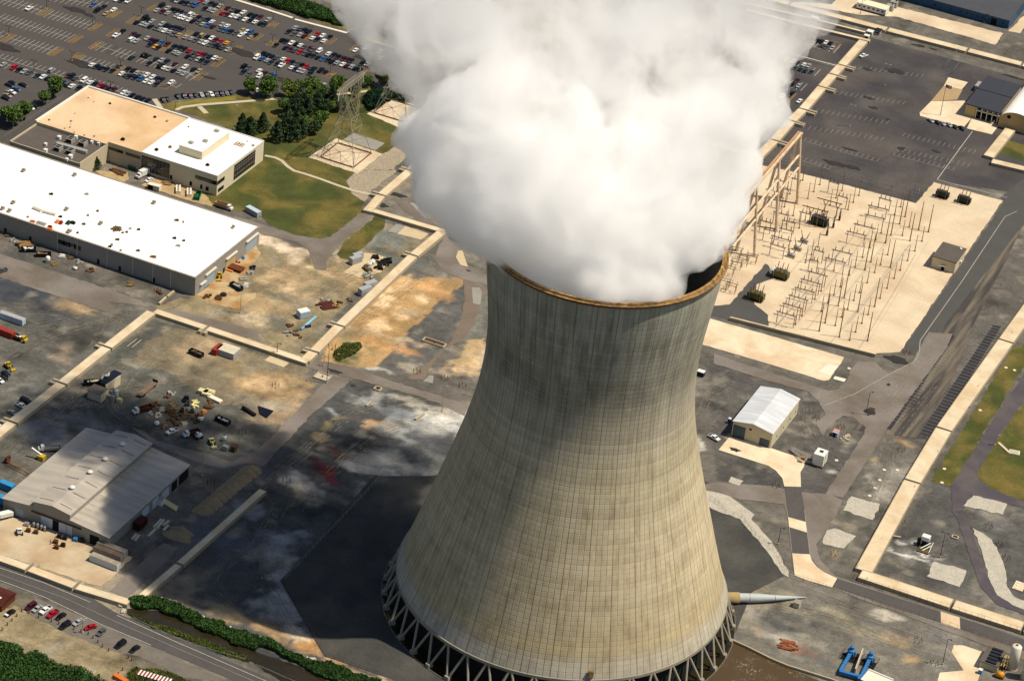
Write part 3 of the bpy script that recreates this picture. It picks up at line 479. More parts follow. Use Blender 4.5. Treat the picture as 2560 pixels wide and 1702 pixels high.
# wheel tracks worn into the yards
tk = bpy.data.materials.new('wheel track dust'); tk.use_nodes = True; NN = tk.node_tree.nodes; LL = tk.node_tree.links; bb_ = NN['Principled BSDF']; bb_.inputs['Base Color'].default_value = (*srgb('8d8270'), 1); bb_.inputs['Roughness'].default_value = .95
gg = NN.new('ShaderNodeNewGeometry'); no = NN.new('ShaderNodeTexNoise'); no.inputs['Scale'].default_value = .35; no.inputs['Detail'].default_value = 5; LL.new(gg.outputs['Position'], no.inputs['Vector']); ra = NN.new('ShaderNodeMapRange'); ra.inputs[1].default_value = .42; ra.inputs[2].default_value = .7; ra.inputs[4].default_value = .6; LL.new(no.outputs[0], ra.inputs[0]); LL.new(ra.outputs[0], bb_.inputs['Alpha'])
mb = MB()
TR = [[('20', 2100, 1040), ('20', 1500, 850), ('20', 1100, 600), ('20', 1250, 300), ('20', 1600, 60)], [('20', 200, 1000), ('20', 600, 650), ('20', 1100, 250), ('20', 1700, 0)], [('20', 0, 1100), ('20', 500, 800), ('20', 1200, 500), ('20', 2000, 350)], [('20', 100, 150), ('20', 500, -50), ('10', 1000, 1400), ('10', 1600, 1250)], [('10', 0, 1250), ('10', 500, 1350), ('10', 1000, 1380), ('20', 800, 100)], [('10', 200, 1500), ('10', 700, 1400), ('10', 1200, 1250)],
      [('21', 0, 1400), ('21', 400, 1100), ('21', 900, 700), ('21', 1500, 560), ('21', 1800, 620)], [('21', 1700, 740), ('21', 1200, 800), ('21', 700, 1150), ('21', 300, 1568)], [('21', 200, 1500), ('31', 0, 300), ('31', 60, 700), ('31', 300, 1150)], [('30', 2300, 300), ('30', 1900, 600), ('30', 2100, 900), ('31', 100, 1100)], [('11', 100, 1500), ('11', 500, 1250), ('11', 900, 1000), ('11', 1200, 880)], [('11', 100, 1100), ('11', 600, 980), ('11', 1200, 1000)], [('11', 900, 1450), ('11', 1250, 1200), ('11', 1600, 950)],
      [('33', 300, 750), ('33', 800, 950), ('33', 1400, 1150), ('33', 1700, 1300)], [('33', 0, 900), ('33', 500, 1000), ('33', 1000, 1200), ('33', 1500, 1400)], [('23', 1000, 1500), ('23', 1100, 1200), ('23', 1200, 900), ('23', 1600, 400)], [('23', 300, 600), ('23', 350, 900), ('23', 700, 1200)], [('33', 1200, 560), ('33', 1500, 400), ('33', 1750, 300)], [('22', 1750, 700), ('22', 1850, 500), ('22', 2100, 400)], [('23', 100, 300), ('23', 700, 550), ('23', 1100, 600), ('23', 1500, 100)]]
for tr_ in TR:
    W_ = [Vector(gt(*q)) for q in tr_]; P_ = []
    for i in range(len(W_)-1):
        p0, p1, p2, p3 = W_[max(i-1, 0)], W_[i], W_[i+1], W_[min(i+2, len(W_)-1)]
        for k in range(10): u_ = k/10; P_.append(.5*((2*p1)+(p2-p0)*u_+(2*p0-5*p1+4*p2-p3)*u_*u_+(3*p1-p0-3*p2+p3)*u_**3))
    for off in (-1.0, 1.0, 2.6, 4.6):
        first = True
        for i in range(len(P_)):
            d = (P_[min(i+1, len(P_)-1)]-P_[max(i-1, 0)]).normalized(); n = Vector((-d.y, d.x, 0)); c = P_[i]+n*(off+.3*math.sin(i*.5+off)); mb.v += [(c.x+n.x*.28, c.y+n.y*.28, .28), (c.x-n.x*.28, c.y-n.y*.28, .28)]
            if not first: k = len(mb.v); mb.f.append((k-4, k-3, k-1, k-2)); mb.m.append(0)
            first = False
struct('wheel_tracks', mb, tk)
# ---------------------------------------------------------------- cooling tower (axis at the origin)
KN = [(12.11, 62.35), (22.4, 58.74), (32.7, 55.56), (42.9, 52.49), (53.2, 49.42), (63.5, 46.39), (73.8, 43.55), (84.1, 41.11), (94.3, 39.29), (104.6, 38.27), (114.9, 38.12), (125.2, 38.79), (135.4, 40.01), (145.7, 41.28), (156, 41.81)]
def rz_(z): return float(np.interp(z, [k[0] for k in KN], [k[1] for k in KN]))
from numpy.polynomial import Polynomial
_pf = Polynomial.fit([k[0] for k in KN], [k[1] for k in KN], 7)
def rz_(z): return float(_pf(z))
tower = thing('cooling_tower', 'huge ribbed concrete hyperboloid cooling tower pouring out steam', 'cooling tower')
def shell_mesh(name, dr, z0, z1, nz, flip, mats):
    n = 288; vs = []; fs = []; uv = []
    for j in range(nz+1):
        z = z0+(z1-z0)*j/nz; r = rz_(z)+dr
        for i in range(n):
            a = 2*math.pi*i/n; vs.append((r*math.cos(a), r*math.sin(a), z))
    for j in range(nz):
        for i in range(n):
            f = (j*n+i, j*n+(i+1) % n, (j+1)*n+(i+1) % n, (j+1)*n+i); fs.append(f[::-1] if flip else f)
            za, zb = z0+(z1-z0)*j/nz, z0+(z1-z0)*(j+1)/nz; q = [(i/n, za), ((i+1)/n, za), ((i+1)/n, zb), (i/n, zb)]; uv += q[::-1] if flip else q
    me = bpy.data.meshes.new(name); me.from_pydata(vs, [], fs); ul = me.uv_layers.new(name='UVMap'); ul.data.foreach_set('uv', [c for p in uv for c in p])
    for m_ in mats: me.materials.append(m_)
    me.polygons.foreach_set('use_smooth', [True]*len(fs)); me.update(); return me
tm = bpy.data.materials.new('tower concrete'); tm.use_nodes = True; N = tm.node_tree.nodes; L = tm.node_tree.links; b = N['Principled BSDF']
b.inputs['Roughness'].default_value = .9; b.inputs['Specular IOR Level'].default_value = .2
def nd(ty, **k):
    n = N.new(ty)
    for a, v in k.items():
        if a.startswith('i'): n.inputs[int(a[1:])].default_value = v
        else: setattr(n, a, v)
    return n
def mth(op, a, b_=None, c_=None, cl=False):
    n = N.new('ShaderNodeMath'); n.operation = op; n.use_clamp = cl
    for i, v in enumerate((a, b_, c_)):
        if v is None: continue
        if isinstance(v, (int, float)): n.inputs[i].default_value = v
        else: L.new(v, n.inputs[i])
    return n.outputs[0]
def mixc(f, a, b_, blend='MIX'):
    n = N.new('ShaderNodeMix'); n.data_type = 'RGBA'; n.blend_type = blend
    for i, v in ((0, f), (6, a), (7, b_)):
        if isinstance(v, (int, float)): n.inputs[i].default_value = v
        elif isinstance(v, tuple): n.inputs[i].default_value = (*v, 1)
        else: L.new(v, n.inputs[i])
    return n.outputs[2]
def mr(v, a, b_, c_=0., d=1.):
    n = N.new('ShaderNodeMapRange'); L.new(v, n.inputs[0])
    for i, q in enumerate((a, b_, c_, d)): n.inputs[i+1].default_value = q
    return n.outputs[0]
uvn = N.new('ShaderNodeUVMap'); sp = N.new('ShaderNodeSeparateXYZ'); L.new(uvn.outputs[0], sp.inputs[0]); U, Vz = sp.outputs[0], sp.outputs[1]
u = mth('MULTIPLY', U, 144.); v = mth('DIVIDE', Vz, 1.83)
fu = mth('FRACT', u); fv = mth('FRACT', v); iu = mth('FLOOR', u); iv = mth('FLOOR', v)
def lines(fr, wd):   # 1 at the joint
    d = mth('MINIMUM', fr, mth('SUBTRACT', 1., fr)); return mr(d, wd*.3, wd, 1., 0.)
cmb = N.new('ShaderNodeCombineXYZ'); L.new(iu, cmb.inputs[0]); L.new(iv, cmb.inputs[1]); wn = N.new('ShaderNodeTexWhiteNoise'); wn.noise_dimensions = '2D'; L.new(cmb.outputs[0], wn.inputs[0])
cm2 = N.new('ShaderNodeCombineXYZ'); L.new(iu, cm2.inputs[0]); wn2 = N.new('ShaderNodeTexWhiteNoise'); wn2.noise_dimensions = '2D'; L.new(cm2.outputs[0], wn2.inputs[0])
cm3 = N.new('ShaderNodeCombineXYZ'); L.new(iv, cm3.inputs[0]); cm3.inputs[1].default_value = 7.3; wn3 = N.new('ShaderNodeTexWhiteNoise'); wn3.noise_dimensions = '2D'; L.new(cm3.outputs[0], wn3.inputs[0])
geo = N.new('ShaderNodeNewGeometry')
def noise(vec, sc, det=5, rough=.6, scale3=None, dis=0):
    if scale3: mp = N.new('ShaderNodeMapping'); mp.inputs['Scale'].default_value = scale3; L.new(vec, mp.inputs[0]); vec = mp.outputs[0]
    n = N.new('ShaderNodeTexNoise'); n.inputs['Scale'].default_value = sc; n.inputs['Detail'].default_value = det; n.inputs['Roughness'].default_value = rough; n.inputs['Distortion'].default_value = dis; L.new(vec, n.inputs['Vector']); return n.outputs[0]
pos = geo.outputs['Position']
n_st = noise(pos, .35, 5, .6, (1, 1, .06)); n_big = noise(pos, .03, 4, .55); n_fine = noise(pos, 1.6, 5, .65); n_band = noise(pos, .12, 4, .6, (1, 1, .5), .5)
zf = mr(Vz, 12., 156.)
ramp = N.new('ShaderNodeValToRGB'); L.new(zf, ramp.inputs[0]); cr = ramp.color_ramp
stops = [(0., 'b4afa2'), (.035, 'b6ae9c'), (.07, 'c0ae88'), (.13, 'c0b190'), (.3, 'c0b294'), (.5, 'baaf92'), (.62, 'ada693'), (.68, 'a19c8d'), (.74, '999688'), (.82, 'a5a496'), (.93, 'a5a598'), (1., '979787')]
cr.elements[0].position = 0; cr.elements[0].color = (*srgb(stops[0][1]), 1); cr.elements[1].position = 1; cr.elements[1].color = (*srgb(stops[-1][1]), 1)
for p_, c_ in stops[1:-1]: e = cr.elements.new(p_); e.color = (*srgb(c_), 1)
colr = ramp.outputs[0]
colr = mixc(mr(n_big, .35, .65, 0, .35), colr, srgb('8d8468'))
# dirty collar below the throat
band = mth('MULTIPLY', mr(Vz, 98., 112.), mr(Vz, 136., 122.)); band = mth('MULTIPLY', band, mr(n_band, .38, .66)); band = mth('MULTIPLY', band, mr(wn2.outputs[0], 0, 1, .55, 1.0))
colr = mixc(mth('MULTIPLY', band, .62), colr, srgb('504c42'))
band2 = mth('MULTIPLY', mr(Vz, 126., 134.), mr(Vz, 156., 146.)); band2 = mth('MULTIPLY', band2, mr(n_st, .4, .7))
colr = mixc(mth('MULTIPLY', band2, .45), colr, srgb('5f6156'))
# streaks
colr = mixc(mth('MULTIPLY', mr(n_st, .5, .72), .42), colr, srgb('6f5c3c'))
colr = mixc(mth('MULTIPLY', mr(n_st, .48, .3), .22), colr, srgb('c9c0a8'))
sc_ = N.new('ShaderNodeVectorMath'); sc_.operation = 'SCALE'; L.new(colr, sc_.inputs[0])
pv = mth('ADD', mr(wn.outputs[0], 0, 1, .95, 1.05), mr(wn3.outputs[0], 0, 1, -.08, .08)); pv = mth('ADD', pv, mr(wn2.outputs[0], 0, 1, -.04, .04)); pv = mth('MULTIPLY', pv, mr(n_fine, .3, .7, .92, 1.08))
L.new(pv, sc_.inputs['Scale']); colr = sc_.outputs[0]
rib = lines(fu, .085); u4 = mth('FRACT', mth('DIVIDE', u, 4.)); rib4 = lines(u4, .032); hor = lines(fv, .11)
colr = mixc(mth('MULTIPLY', rib, mr(wn2.outputs[0], 0, 1, .16, .42)), colr, srgb('4e4430')); colr = mixc(mth('MULTIPLY', rib4, .38), colr, srgb('443a28'))
horf = mth('MULTIPLY', hor, mth('ADD', mr(wn.outputs[0], 0, 1, .02, .18), mth('MULTIPLY', band, .4)))
colr = mixc(horf, colr, srgb('4a4334'))
ring_l = mr(mth('ABSOLUTE', mth('SUBTRACT', Vz, 82.)), .1, .5, .28, 0.); colr = mixc(ring_l, colr, srgb('5a4f3a'))
L.new(colr, b.inputs['Base Color'])
hgt = mth('SUBTRACT', 1., mth('ADD', mth('MULTIPLY', rib, .8), mth('MULTIPLY', hor, .2))); bp = N.new('ShaderNodeBump'); bp.inputs['Strength'].default_value = .5; bp.inputs['Distance'].default_value = .25; L.new(hgt, bp.inputs['Height']); L.new(bp.outputs[0], b.inputs['Normal'])
M_INNER = mat('damp inner concrete', '4a4a48', .8, .2, .1, var2=.2, scale2=.5)
link('shell', shell_mesh('shell', 0, 12.1, 155.2, 96, False, [tm]), tower)
link('inner_wall', shell_mesh('inner_wall', -.9, 12.1, 155.2, 60, True, [M_INNER]), tower)
# bottom lip
mb = MB(); n = 288; r0 = rz_(12.1)
for i in range(n):
    a = 2*math.pi*i/n; mb.v += [((r0+.25)*math.cos(a), (r0+.25)*math.sin(a), 11.3), ((r0+.25)*math.cos(a), (r0+.25)*math.sin(a), 12.5), ((r0-1.1)*math.cos(a), (r0-1.1)*math.sin(a), 12.5), ((r0-1.1)*math.cos(a), (r0-1.1)*math.sin(a), 11.3)]
for i in range(n):
    k, q = 4*i, 4*((i+1) % n)
    for a, c in ((0, 1), (1, 2), (2, 3), (3, 0)): mb.f.append((k+a, q+a, q+c, k+c)); mb.m.append(0)
part('lower_lip', mb, mat('lip concrete', '8f8a78', .9, .15, .3), tower)
# rim gallery
M_RUST = mat('rusty steel', '9a7a48', .8, .35, .8, col2='6a4a28'); M_RUSTD = mat('dark rust', '5a3a1e', .85, .3, .9)
rt = rz_(155.2); mb = MB(); n = 192
prof = [(rt-.9, 154.2), (rt+.5, 154.2), (rt+1.35, 155.0), (rt+1.35, 155.4), (rt+1.0, 155.4), (rt+1.0, 155.15), (rt+.1, 155.25), (rt, 156.0), (rt-.9, 156.0)]
for i in range(n):
    a = 2*math.pi*i/n
    for r, z in prof: mb.v.append((r*math.cos(a), r*math.sin(a), z))
k = len(prof)
for i in range(n):
    for j in range(k):
        mb.f.append((i*k+j, ((i+1) % n)*k+j, ((i+1) % n)*k+(j+1) % k, i*k+(j+1) % k)); mb.m.append(1 if j in (1, 2) else 0)
part('rim_gallery', mb, [M_RUST, M_RUSTD], tower)
mb = MB(); n = 120
for i in range(n):
    a, a2 = 2*math.pi*i/n, 2*math.pi*(i+1)/n; R_ = rt+1.2
    p = (R_*math.cos(a), R_*math.sin(a)); q = (R_*math.cos(a2), R_*math.sin(a2)); mb.tube((*p, 155.4), (*p, 156.7), .05, n=4)
    for z in (156.1, 156.7): mb.tube((*p, z), (*q, z), .035, n=4)
part('railing', mb, mat('galvanised rail', '9a8a6a', .5), tower)
# raking columns
M_COL = mat('column concrete', '8f8878', .9, .15, .3); nb = 44; RB = 65.9; RT = rz_(12.1)-.35
me_foot = None
for i in range(nb):
    a = 2*math.pi*(i+.35)/nb; da = 2*math.pi/nb*.5*.93
    B = Vector((RB*math.cos(a), RB*math.sin(a), .8))
    mb = MB()
    for s in (-1, 1):
        Tt = Vector((RT*math.cos(a+s*da), RT*math.sin(a+s*da), 11.8)); o = Vector((-math.sin(a), math.cos(a), 0))*.45*s
        mb.tube(B+o+Vector((0, 0, .5)), Tt, .5, n=8)
    mb.box((B.x, B.y, -.2), (2.5, 2.3, 1.9), a, 0, (.8, .8))
    part('column_pair', mb, M_COL, tower)
# basin wall and fill
mb = MB(); n = 128
for i in range(n):
    a, a2 = 2*math.pi*i/n, 2*math.pi*(i+1)/n
    for r0_, r1_, z in ((RB+1.0, RB+1.4, .4),):
        mb.add([(r0_*math.cos(a), r0_*math.sin(a), 0), (r1_*math.cos(a), r1_*math.sin(a), 0), (r1_*math.cos(a2), r1_*math.sin(a2), 0), (r0_*math.cos(a2), r0_*math.sin(a2), 0),
                (r0_*math.cos(a), r0_*math.sin(a), z), (r1_*math.cos(a), r1_*math.sin(a), z), (r1_*math.cos(a2), r1_*math.sin(a2), z), (r0_*math.cos(a2), r0_*math.sin(a2), z)],
               [(4, 5, 6, 7), (1, 2, 6, 5), (3, 0, 4, 7)])
part('basin_wall', mb, mat('stained basin kerb', '5e5a50', .9, .2, .5), tower)
mb = MB(); mb.lathe([(60.5, .3), (60.5, 9.5), (58, 10.2)], n=96); part('fill_pack', mb, mat('fill louvres', '15181a', .9, .3, .4), tower)
M_WATER = mat('murky water', '2b2515', .12, .25, .06, var2=.2, scale2=.5, spec=.5)
mb = MB(); mb.lathe([(RB+.98, .1), (RB+.98, .25)], n=96); struct('basin_water', mb, M_WATER)
# service ladder cabin on the lip
c = (r0+.9); az = math.atan2(-62.0, 8.0)
sb = thing('access_platform', 'small rusty access cabin hung low on the tower shell', 'platform', (0, 0, 0))
p = g(1470, 1670, 13.5); a = math.atan2(p[1], p[0]); R_ = rz_(15)+.9
mb = MB(); mb.box((R_*math.cos(a), R_*math.sin(a), 13.8), (1.4, 1.6, 2.6), a); part('cabin', mb, M_RUST, sb)
mb = MB()
for s in (-.5, .5): mb.tube((R_*math.cos(a)-s*math.sin(a), R_*math.sin(a)+s*math.cos(a), 0), (R_*math.cos(a)-s*math.sin(a), R_*math.sin(a)+s*math.cos(a), 13.8), .07, n=5)
for i in range(26): z = .4+i*.52; mb.tube((R_*math.cos(a)-.5*math.sin(a), R_*math.sin(a)+.5*math.cos(a), z), (R_*math.cos(a)+.5*math.sin(a), R_*math.sin(a)-.5*math.cos(a), z), .05, n=4)
part('ladder', mb, M_RUST, sb)
# ---------------------------------------------------------------- steam plume: puffs joined into one closed body
pl = []
def puff(px, py, z_, r, y_off=0):
    """puff whose centre shows at pixel px,py; its depth is set by its distance y_off (m) in front of / behind the tower axis plane"""
    d = FW+(px-1280)/FPX*RI-(py-851)/FPX*UP
    # intersect with the vertical plane through the axis facing the camera
    n = np.array([FW[0], FW[1], 0]); n = n/np.linalg.norm(n); o = n*y_off
    tt = ((o-CAM)@n)/(d@n); p = CAM+d*tt; pl.append((p[0], p[1], p[2], r))
for i in range(9):          # throat of the plume inside the rim
    a = i*.7; pl.append((-4+17*math.cos(a), 17*math.sin(a), 152, 19))
pl.append((-3, 0, 150, 20))
PF = [ # px, py, r, offset
 (1232, 605, 9, 6), (1262, 640, 8, 0),  (1400, 640, 26, 5), (1500, 660, 24, -12), (1620, 640, 22, 0), (1560, 600, 30, 0), (1290, 590, 20, 8), (1380, 690, 14, -24), (1480, 700, 16, -26), (1600, 690, 16, -22), (1670, 640, 12, -6), (1310, 630, 14, -12), (1700, 560, 10, 6),
 (1280, 558, 14, 8), (1224, 503, 15, 10), (1182, 446, 17, 0), (1200, 420, 26, -10), (1330, 480, 34, -10), (1450, 505, 32, -14), (1645, 520, 29, -6), (1732, 478, 22, 4), (1790, 400, 17, 8), (1690, 538, 14, 5),
 (1140, 385, 16, 4), (1120, 320, 18, 0), (1170, 270, 20, 0), (1240, 345, 29, -14), (1345, 380, 30, -18), (1530, 500, 20, -18), (1715, 375, 26, -8), (1780, 330, 18, 0), (1730, 420, 24, 0),
 (1110, 250, 13, 4), (1180, 200, 18, 6), (1300, 240, 28, -5), (1430, 270, 17, 5), (1840, 260, 18, 6), (1780, 240, 24, 0), (1700, 270, 26, 0), (1870, 190, 17, 8), (1900, 120, 17, 10),
 (1090, 130, 19, 12), (1030, 60, 20, 16), (960, 20, 14, 20), (1000, -60, 26, 18), (1130, 60, 26, 6), (1200, 130, 24, 0), (1260, 60, 26, -6), (1380, 120, 26, -4), (1360, 30, 26, 0), (1500, 150, 14, 14), (1480, 60, 30, 0), (1600, 80, 28, -10), (1640, 170, 22, 4),
 (1720, 120, 28, 0), (1800, 80, 28, 4), (1860, 40, 24, 10), (1940, 60, 15, 14), (1950, -20, 22, 14), (1760, 10, 30, 0), (1640, -20, 30, 0), (1500, -40, 34, 0), (1360, -40, 30, 0), (1220, -40, 34, 6), (1100, -50, 28, 14), (1900, -50, 26, 10)]
for px_, py_, r, o in PF:
    dr_ = max(0, 560-py_)*.107; puff(px_, py_, 0, r*.96*(1+dr_/950), o+dr_)
bm = bmesh.new()
for x, y, z, r in pl:
    bmesh.ops.create_icosphere(bm, subdivisions=3, radius=r, matrix=Matrix.Translation((x, y, z)) @ Matrix.Diagonal((1, 1, .95, 1)))
# keep the foot of the plume inside the rim
for v_ in bm.verts:
    if v_.co.z < 154:
        rr = math.hypot(v_.co.x, v_.co.y); lim = rz_(154)-2.2
        if rr > lim: v_.co.x *= lim/rr; v_.co.y *= lim/rr
        e_ = v_.co.x*RI[0]+v_.co.y*RI[1]; q_ = lim-15-e_
        if q_ < 0: v_.co.x += RI[0]*q_; v_.co.y += RI[1]*q_
        if v_.co.z < 142: v_.co.z = 142
me = bpy.data.meshes.new('steam_plume'); bm.to_mesh(me); bm.free()
plume = link('steam_plume', me); tag(plume, 'billowing white steam plume rising from the cooling tower mouth', 'steam plume'); plume['kind'] = 'stuff'
def ctex(name, size, depth):
    tx = bpy.data.textures.new(name, 'CLOUDS'); tx.noise_scale = size; tx.noise_depth = depth; tx.noise_basis = 'IMPROVED_PERLIN'; return tx
md = plume.modifiers.new('r1', 'REMESH'); md.mode = 'VOXEL'; md.voxel_size = 2.2
for nm, sz, dp, st_ in (('d1', 24, 2, 11), ('d2', 11, 2, 11.0), ('d3', 5.5, 2, 6.5)):
    d_ = plume.modifiers.new(nm, 'DISPLACE'); d_.texture = ctex(nm, sz, dp); d_.strength = st_; d_.mid_level = .5; d_.texture_coords = 'GLOBAL'; d_.direction = 'NORMAL'
md = plume.modifiers.new('r2', 'REMESH'); md.mode = 'VOXEL'; md.voxel_size = 1.2
pm = bpy.data.materials.new('steam'); pm.use_nodes = True; N2 = pm.node_tree.nodes; N2.remove(N2['Principled BSDF'])
pv_ = N2.new('ShaderNodeVolumePrincipled'); pv_.inputs['Color'].default_value = (1, .9995, .998, 1); pv_.inputs['Anisotropy'].default_value = .05
g2 = N2.new('ShaderNodeNewGeometry'); nn = N2.new('ShaderNodeTexNoise'); nn.inputs['Scale'].default_value = .05; nn.inputs['Detail'].default_value = 8; nn.inputs['Roughness'].default_value = .64; nn.inputs['Distortion'].default_value = .5
L2 = pm.node_tree.links; L2.new(g2.outputs['Position'], nn.inputs['Vector']); q = N2.new('ShaderNodeMapRange'); L2.new(nn.outputs[0], q.inputs[0])
for i, v_ in enumerate((.435, .56, .001, .135)): q.inputs[i+1].default_value = v_
# the steam is packed tight over the mouth and tears open higher up
sx = N2.new('ShaderNodeSeparateXYZ'); L2.new(g2.outputs['Position'], sx.inputs[0]); h_ = N2.new('ShaderNodeMapRange'); L2.new(sx.outputs[2], h_.inputs[0])
for i, v_ in enumerate((163, 198, .075, .002)): h_.inputs[i+1].default_value = v_
f2 = N2.new('ShaderNodeMapRange'); L2.new(sx.outputs[2], f2.inputs[0])
for i, v_ in enumerate((198, 226, 1, .2)): f2.inputs[i+1].default_value = v_
mu = N2.new('ShaderNodeMath'); mu.operation = 'MULTIPLY'; L2.new(q.outputs[0], mu.inputs[0]); L2.new(f2.outputs[0], mu.inputs[1])
ad = N2.new('ShaderNodeMath'); ad.operation = 'ADD'; L2.new(mu.outputs[0], ad.inputs[0]); L2.new(h_.outputs[0], ad.inputs[1]); L2.new(ad.outputs[0], pv_.inputs['Density'])
L2.new(pv_.outputs[0], N2['Material Output'].inputs['Volume'])
me.materials.append(pm)
# ---------------------------------------------------------------- buildings
M_WROOF = mat('white membrane roof', 'f1eee6', .7, .03, .1, var2=.03, scale2=1.0)
M_OROOF = mat('tan gravel roof', 'd4b692', .9, .10, .05, var2=.07, scale2=1.2, col2='bf9e74')
M_DROOF = mat('grey gravel roof', '57504a', .9, .1, .2, var2=.06)
M_BEIGE = mat('beige wall panel', 'b8ac90', .8, .06, .3)
M_CREAM = mat('cream cladding', 'c0b698', .7, .05, .4)
M_GWALL = mat('grey ribbed cladding', '8a8880', .6, .06, .3, var2=.04, scale2=2)
M_GLASS = mat('dark glass', '0c1018', .12, 0, spec=.7)
M_DARK = mat('dark opening', '0d0d0e', .9)
M_TRIM = mat('pale trim', 'c9c4b8', .6, .05, .6)
M_TRIMR = mat('worn roof edge', '8b8278', .8, .2, .5)
M_DOORB = mat('blue grey shutter', '8f9fa8', .5, .05, .6)
M_DOORT = mat('tan shutter', 'b09a6c', .6, .06, .6)
M_DOORD = mat('slate blue shutter', '3c4c5a', .5, .05, .6)
M_DOORW = mat('white sliding door', 'b9c2cc', .5, .05, .6)
M_METAL = mat('bare galvanised metal', 'a5a49c', .5, .1, .8, metal=.3)
M_BLUEW = mat('blue cladding', '1f4d6e', .5, .06, .3)
M_SLATE = mat('slate membrane roof', '33363e', .8, .1, .15, var2=.06, scale2=.8)
M_BROWN = mat('brown roof', '4a1c12', .8, .15, .5)
M_WHITEP = mat('white paint', 'd8d8d2', .4, .04, .8)
M_RUBBLE = mat('roofing debris', '5a4a34', .9, .3, 1.2)
def corr_roof(name, base, seam):
    """metal roof with standing seams and translucent strips along world y"""
    m_ = bpy.data.materials.new(name); m_.use_nodes = True; N = m_.node_tree.nodes; L = m_.node_tree.links; b = N['Principled BSDF']; b.inputs['Roughness'].default_value = .55
    geo = N.new('ShaderNodeNewGeometry'); wv = N.new('ShaderNodeTexWave'); wv.wave_type = 'BANDS'; wv.bands_direction = 'Y'; wv.inputs['Scale'].default_value = .42; wv.inputs['Distortion'].default_value = 0
    L.new(geo.outputs['Position'], wv.inputs['Vector']); n = N.new('ShaderNodeTexNoise'); n.inputs['Scale'].default_value = .25; n.inputs['Detail'].default_value = 5; mp = N.new('ShaderNodeMapping'); mp.inputs['Scale'].default_value = (.25, 1.6, 1); L.new(geo.outputs['Position'], mp.inputs[0]); L.new(mp.outputs[0], n.inputs['Vector'])
    r = N.new('ShaderNodeMapRange'); r.inputs[1].default_value = 0; r.inputs[2].default_value = 1; r.inputs[3].default_value = .82; r.inputs[4].default_value = 1.06; L.new(wv.outputs[1], r.inputs[0])
    r2 = N.new('ShaderNodeMapRange'); r2.inputs[1].default_value = .3; r2.inputs[2].default_value = .7; r2.inputs[3].default_value = .85; r2.inputs[4].default_value = 1.15; L.new(n.outputs[0], r2.inputs[0])
    mu = N.new('ShaderNodeMath'); mu.operation = 'MULTIPLY'; L.new(r.outputs[0], mu.inputs[0]); L.new(r2.outputs[0], mu.inputs[1]); sc = N.new('ShaderNodeVectorMath'); sc.operation = 'SCALE'; sc.inputs[0].default_value = srgb(base); L.new(mu.outputs[0], sc.inputs['Scale']); L.new(sc.outputs[0], b.inputs['Base Color'])
    bp = N.new('ShaderNodeBump'); bp.inputs['Strength'].default_value = .4; bp.inputs['Distance'].default_value = .15; L.new(wv.outputs[1], bp.inputs['Height']); L.new(bp.outputs[0], b.inputs['Normal'])
    return m_
M_GROOF = corr_roof('ribbed metal roof', 'aaa296', 1)
M_SROOF = corr_roof('pale metal roof', 'c9ccd0', 1)
def mean(*v): return sum(v)/len(v)
def wall_ring(x0, y0, x1, y1, z0, z1, th=.35):
    mb = MB(); mb.prism([(x0, y0), (x1, y0), (x1, y1), (x0, y1)], z0, z1, cap=False); return mb
def parapet(x0, y0, x1, y1, z, w=.7, h=.6):
    mb = MB()
    mb.box(((x0+x1)/2, y0+w/2, z), (x1-x0, w, h)); mb.box(((x0+x1)/2, y1-w/2, z), (x1-x0, w, h))
    mb.box((x0+w/2, (y0+y1)/2, z), (w, y1-y0-2*w, h-.003)); mb.box((x1-w/2, (y0+y1)/2, z), (w, y1-y0-2*w, h-.003)); return mb
def front_panel(x0, x1, y, z0, z1, d=.08):   # on a wall facing -y
    mb = MB(); mb.box(((x0+x1)/2, y-d/2, z0), (x1-x0, d, z1-z0)); return mb
def side_panel(y0, y1, x, z0, z1, d=.08):    # on a wall facing +x
    mb = MB(); mb.box((x+d/2, (y0+y1)/2, z0), (d, y1-y0, z1-z0)); return mb
# --- long white-roofed warehouse
z = 9.1; c0 = g(489, 695, z); x1 = c0[0]; y0 = c0[1]; y1 = mean(g(640, 562, z)[1], g(195, 421, z)[1]); x0 = -420.
wh = thing('warehouse', 'long low warehouse with dazzling white flat roof and grey ribbed walls', 'warehouse', ((x0+x1)/2, (y0+y1)/2, 0)); ox, oy = (x0+x1)/2, (y0+y1)/2
def loc(mb, ox, oy):
    mb.v = [(a-ox, b_-oy, c) for a, b_, c in mb.v]; return mb
def wp(name, mb, m_, par, ox_, oy_, label=None): return part(name, loc(mb, ox_, oy_), m_, par, label=label)
wp('wall', wall_ring(x0, y0, x1, y1, 0, z-.05), M_GWALL, wh, ox, oy)
mb = MB(); mb.sheet([(x0, y0), (x1, y0), (x1, y1), (x0, y1)], z-.05); wp('roof', mb, M_WROOF, wh, ox, oy)
wp('roof_edge', parapet(x0-.25, y0-.25, x1+.25, y1+.25, z-.25, .9, .35), M_TRIMR, wh, ox, oy)
for px_ in (1688, 1455, 1192, 850, 447, 180): 
    X = gt('10', px_, 900, 5)[0]; mb = MB(); mb.box((X, y0-.12, 0), (.22, .2, 8.8)); wp('downpipe', mb, M_TRIM, wh, ox, oy)
for a, b_ in ((480, 545), (553, 617), (627, 692), (698, 764)):
    xa, xb = gt('10', a, 690, 4.6)[0], gt('10', b_, 710, 4.6)[0]; f = wp('window', front_panel(xa, xb, y0, 3.5, 5.9, .1), M_METAL, wh, ox, oy)
    for i in range(3):
        w_ = (xb-xa)/3; mb = front_panel(xa+i*w_+.05, xa+(i+1)*w_-.05, y0-.1, 3.6, 5.8, .04); loc(mb, ox, oy); link('pane', mb.mesh('pane', M_GLASS), f)
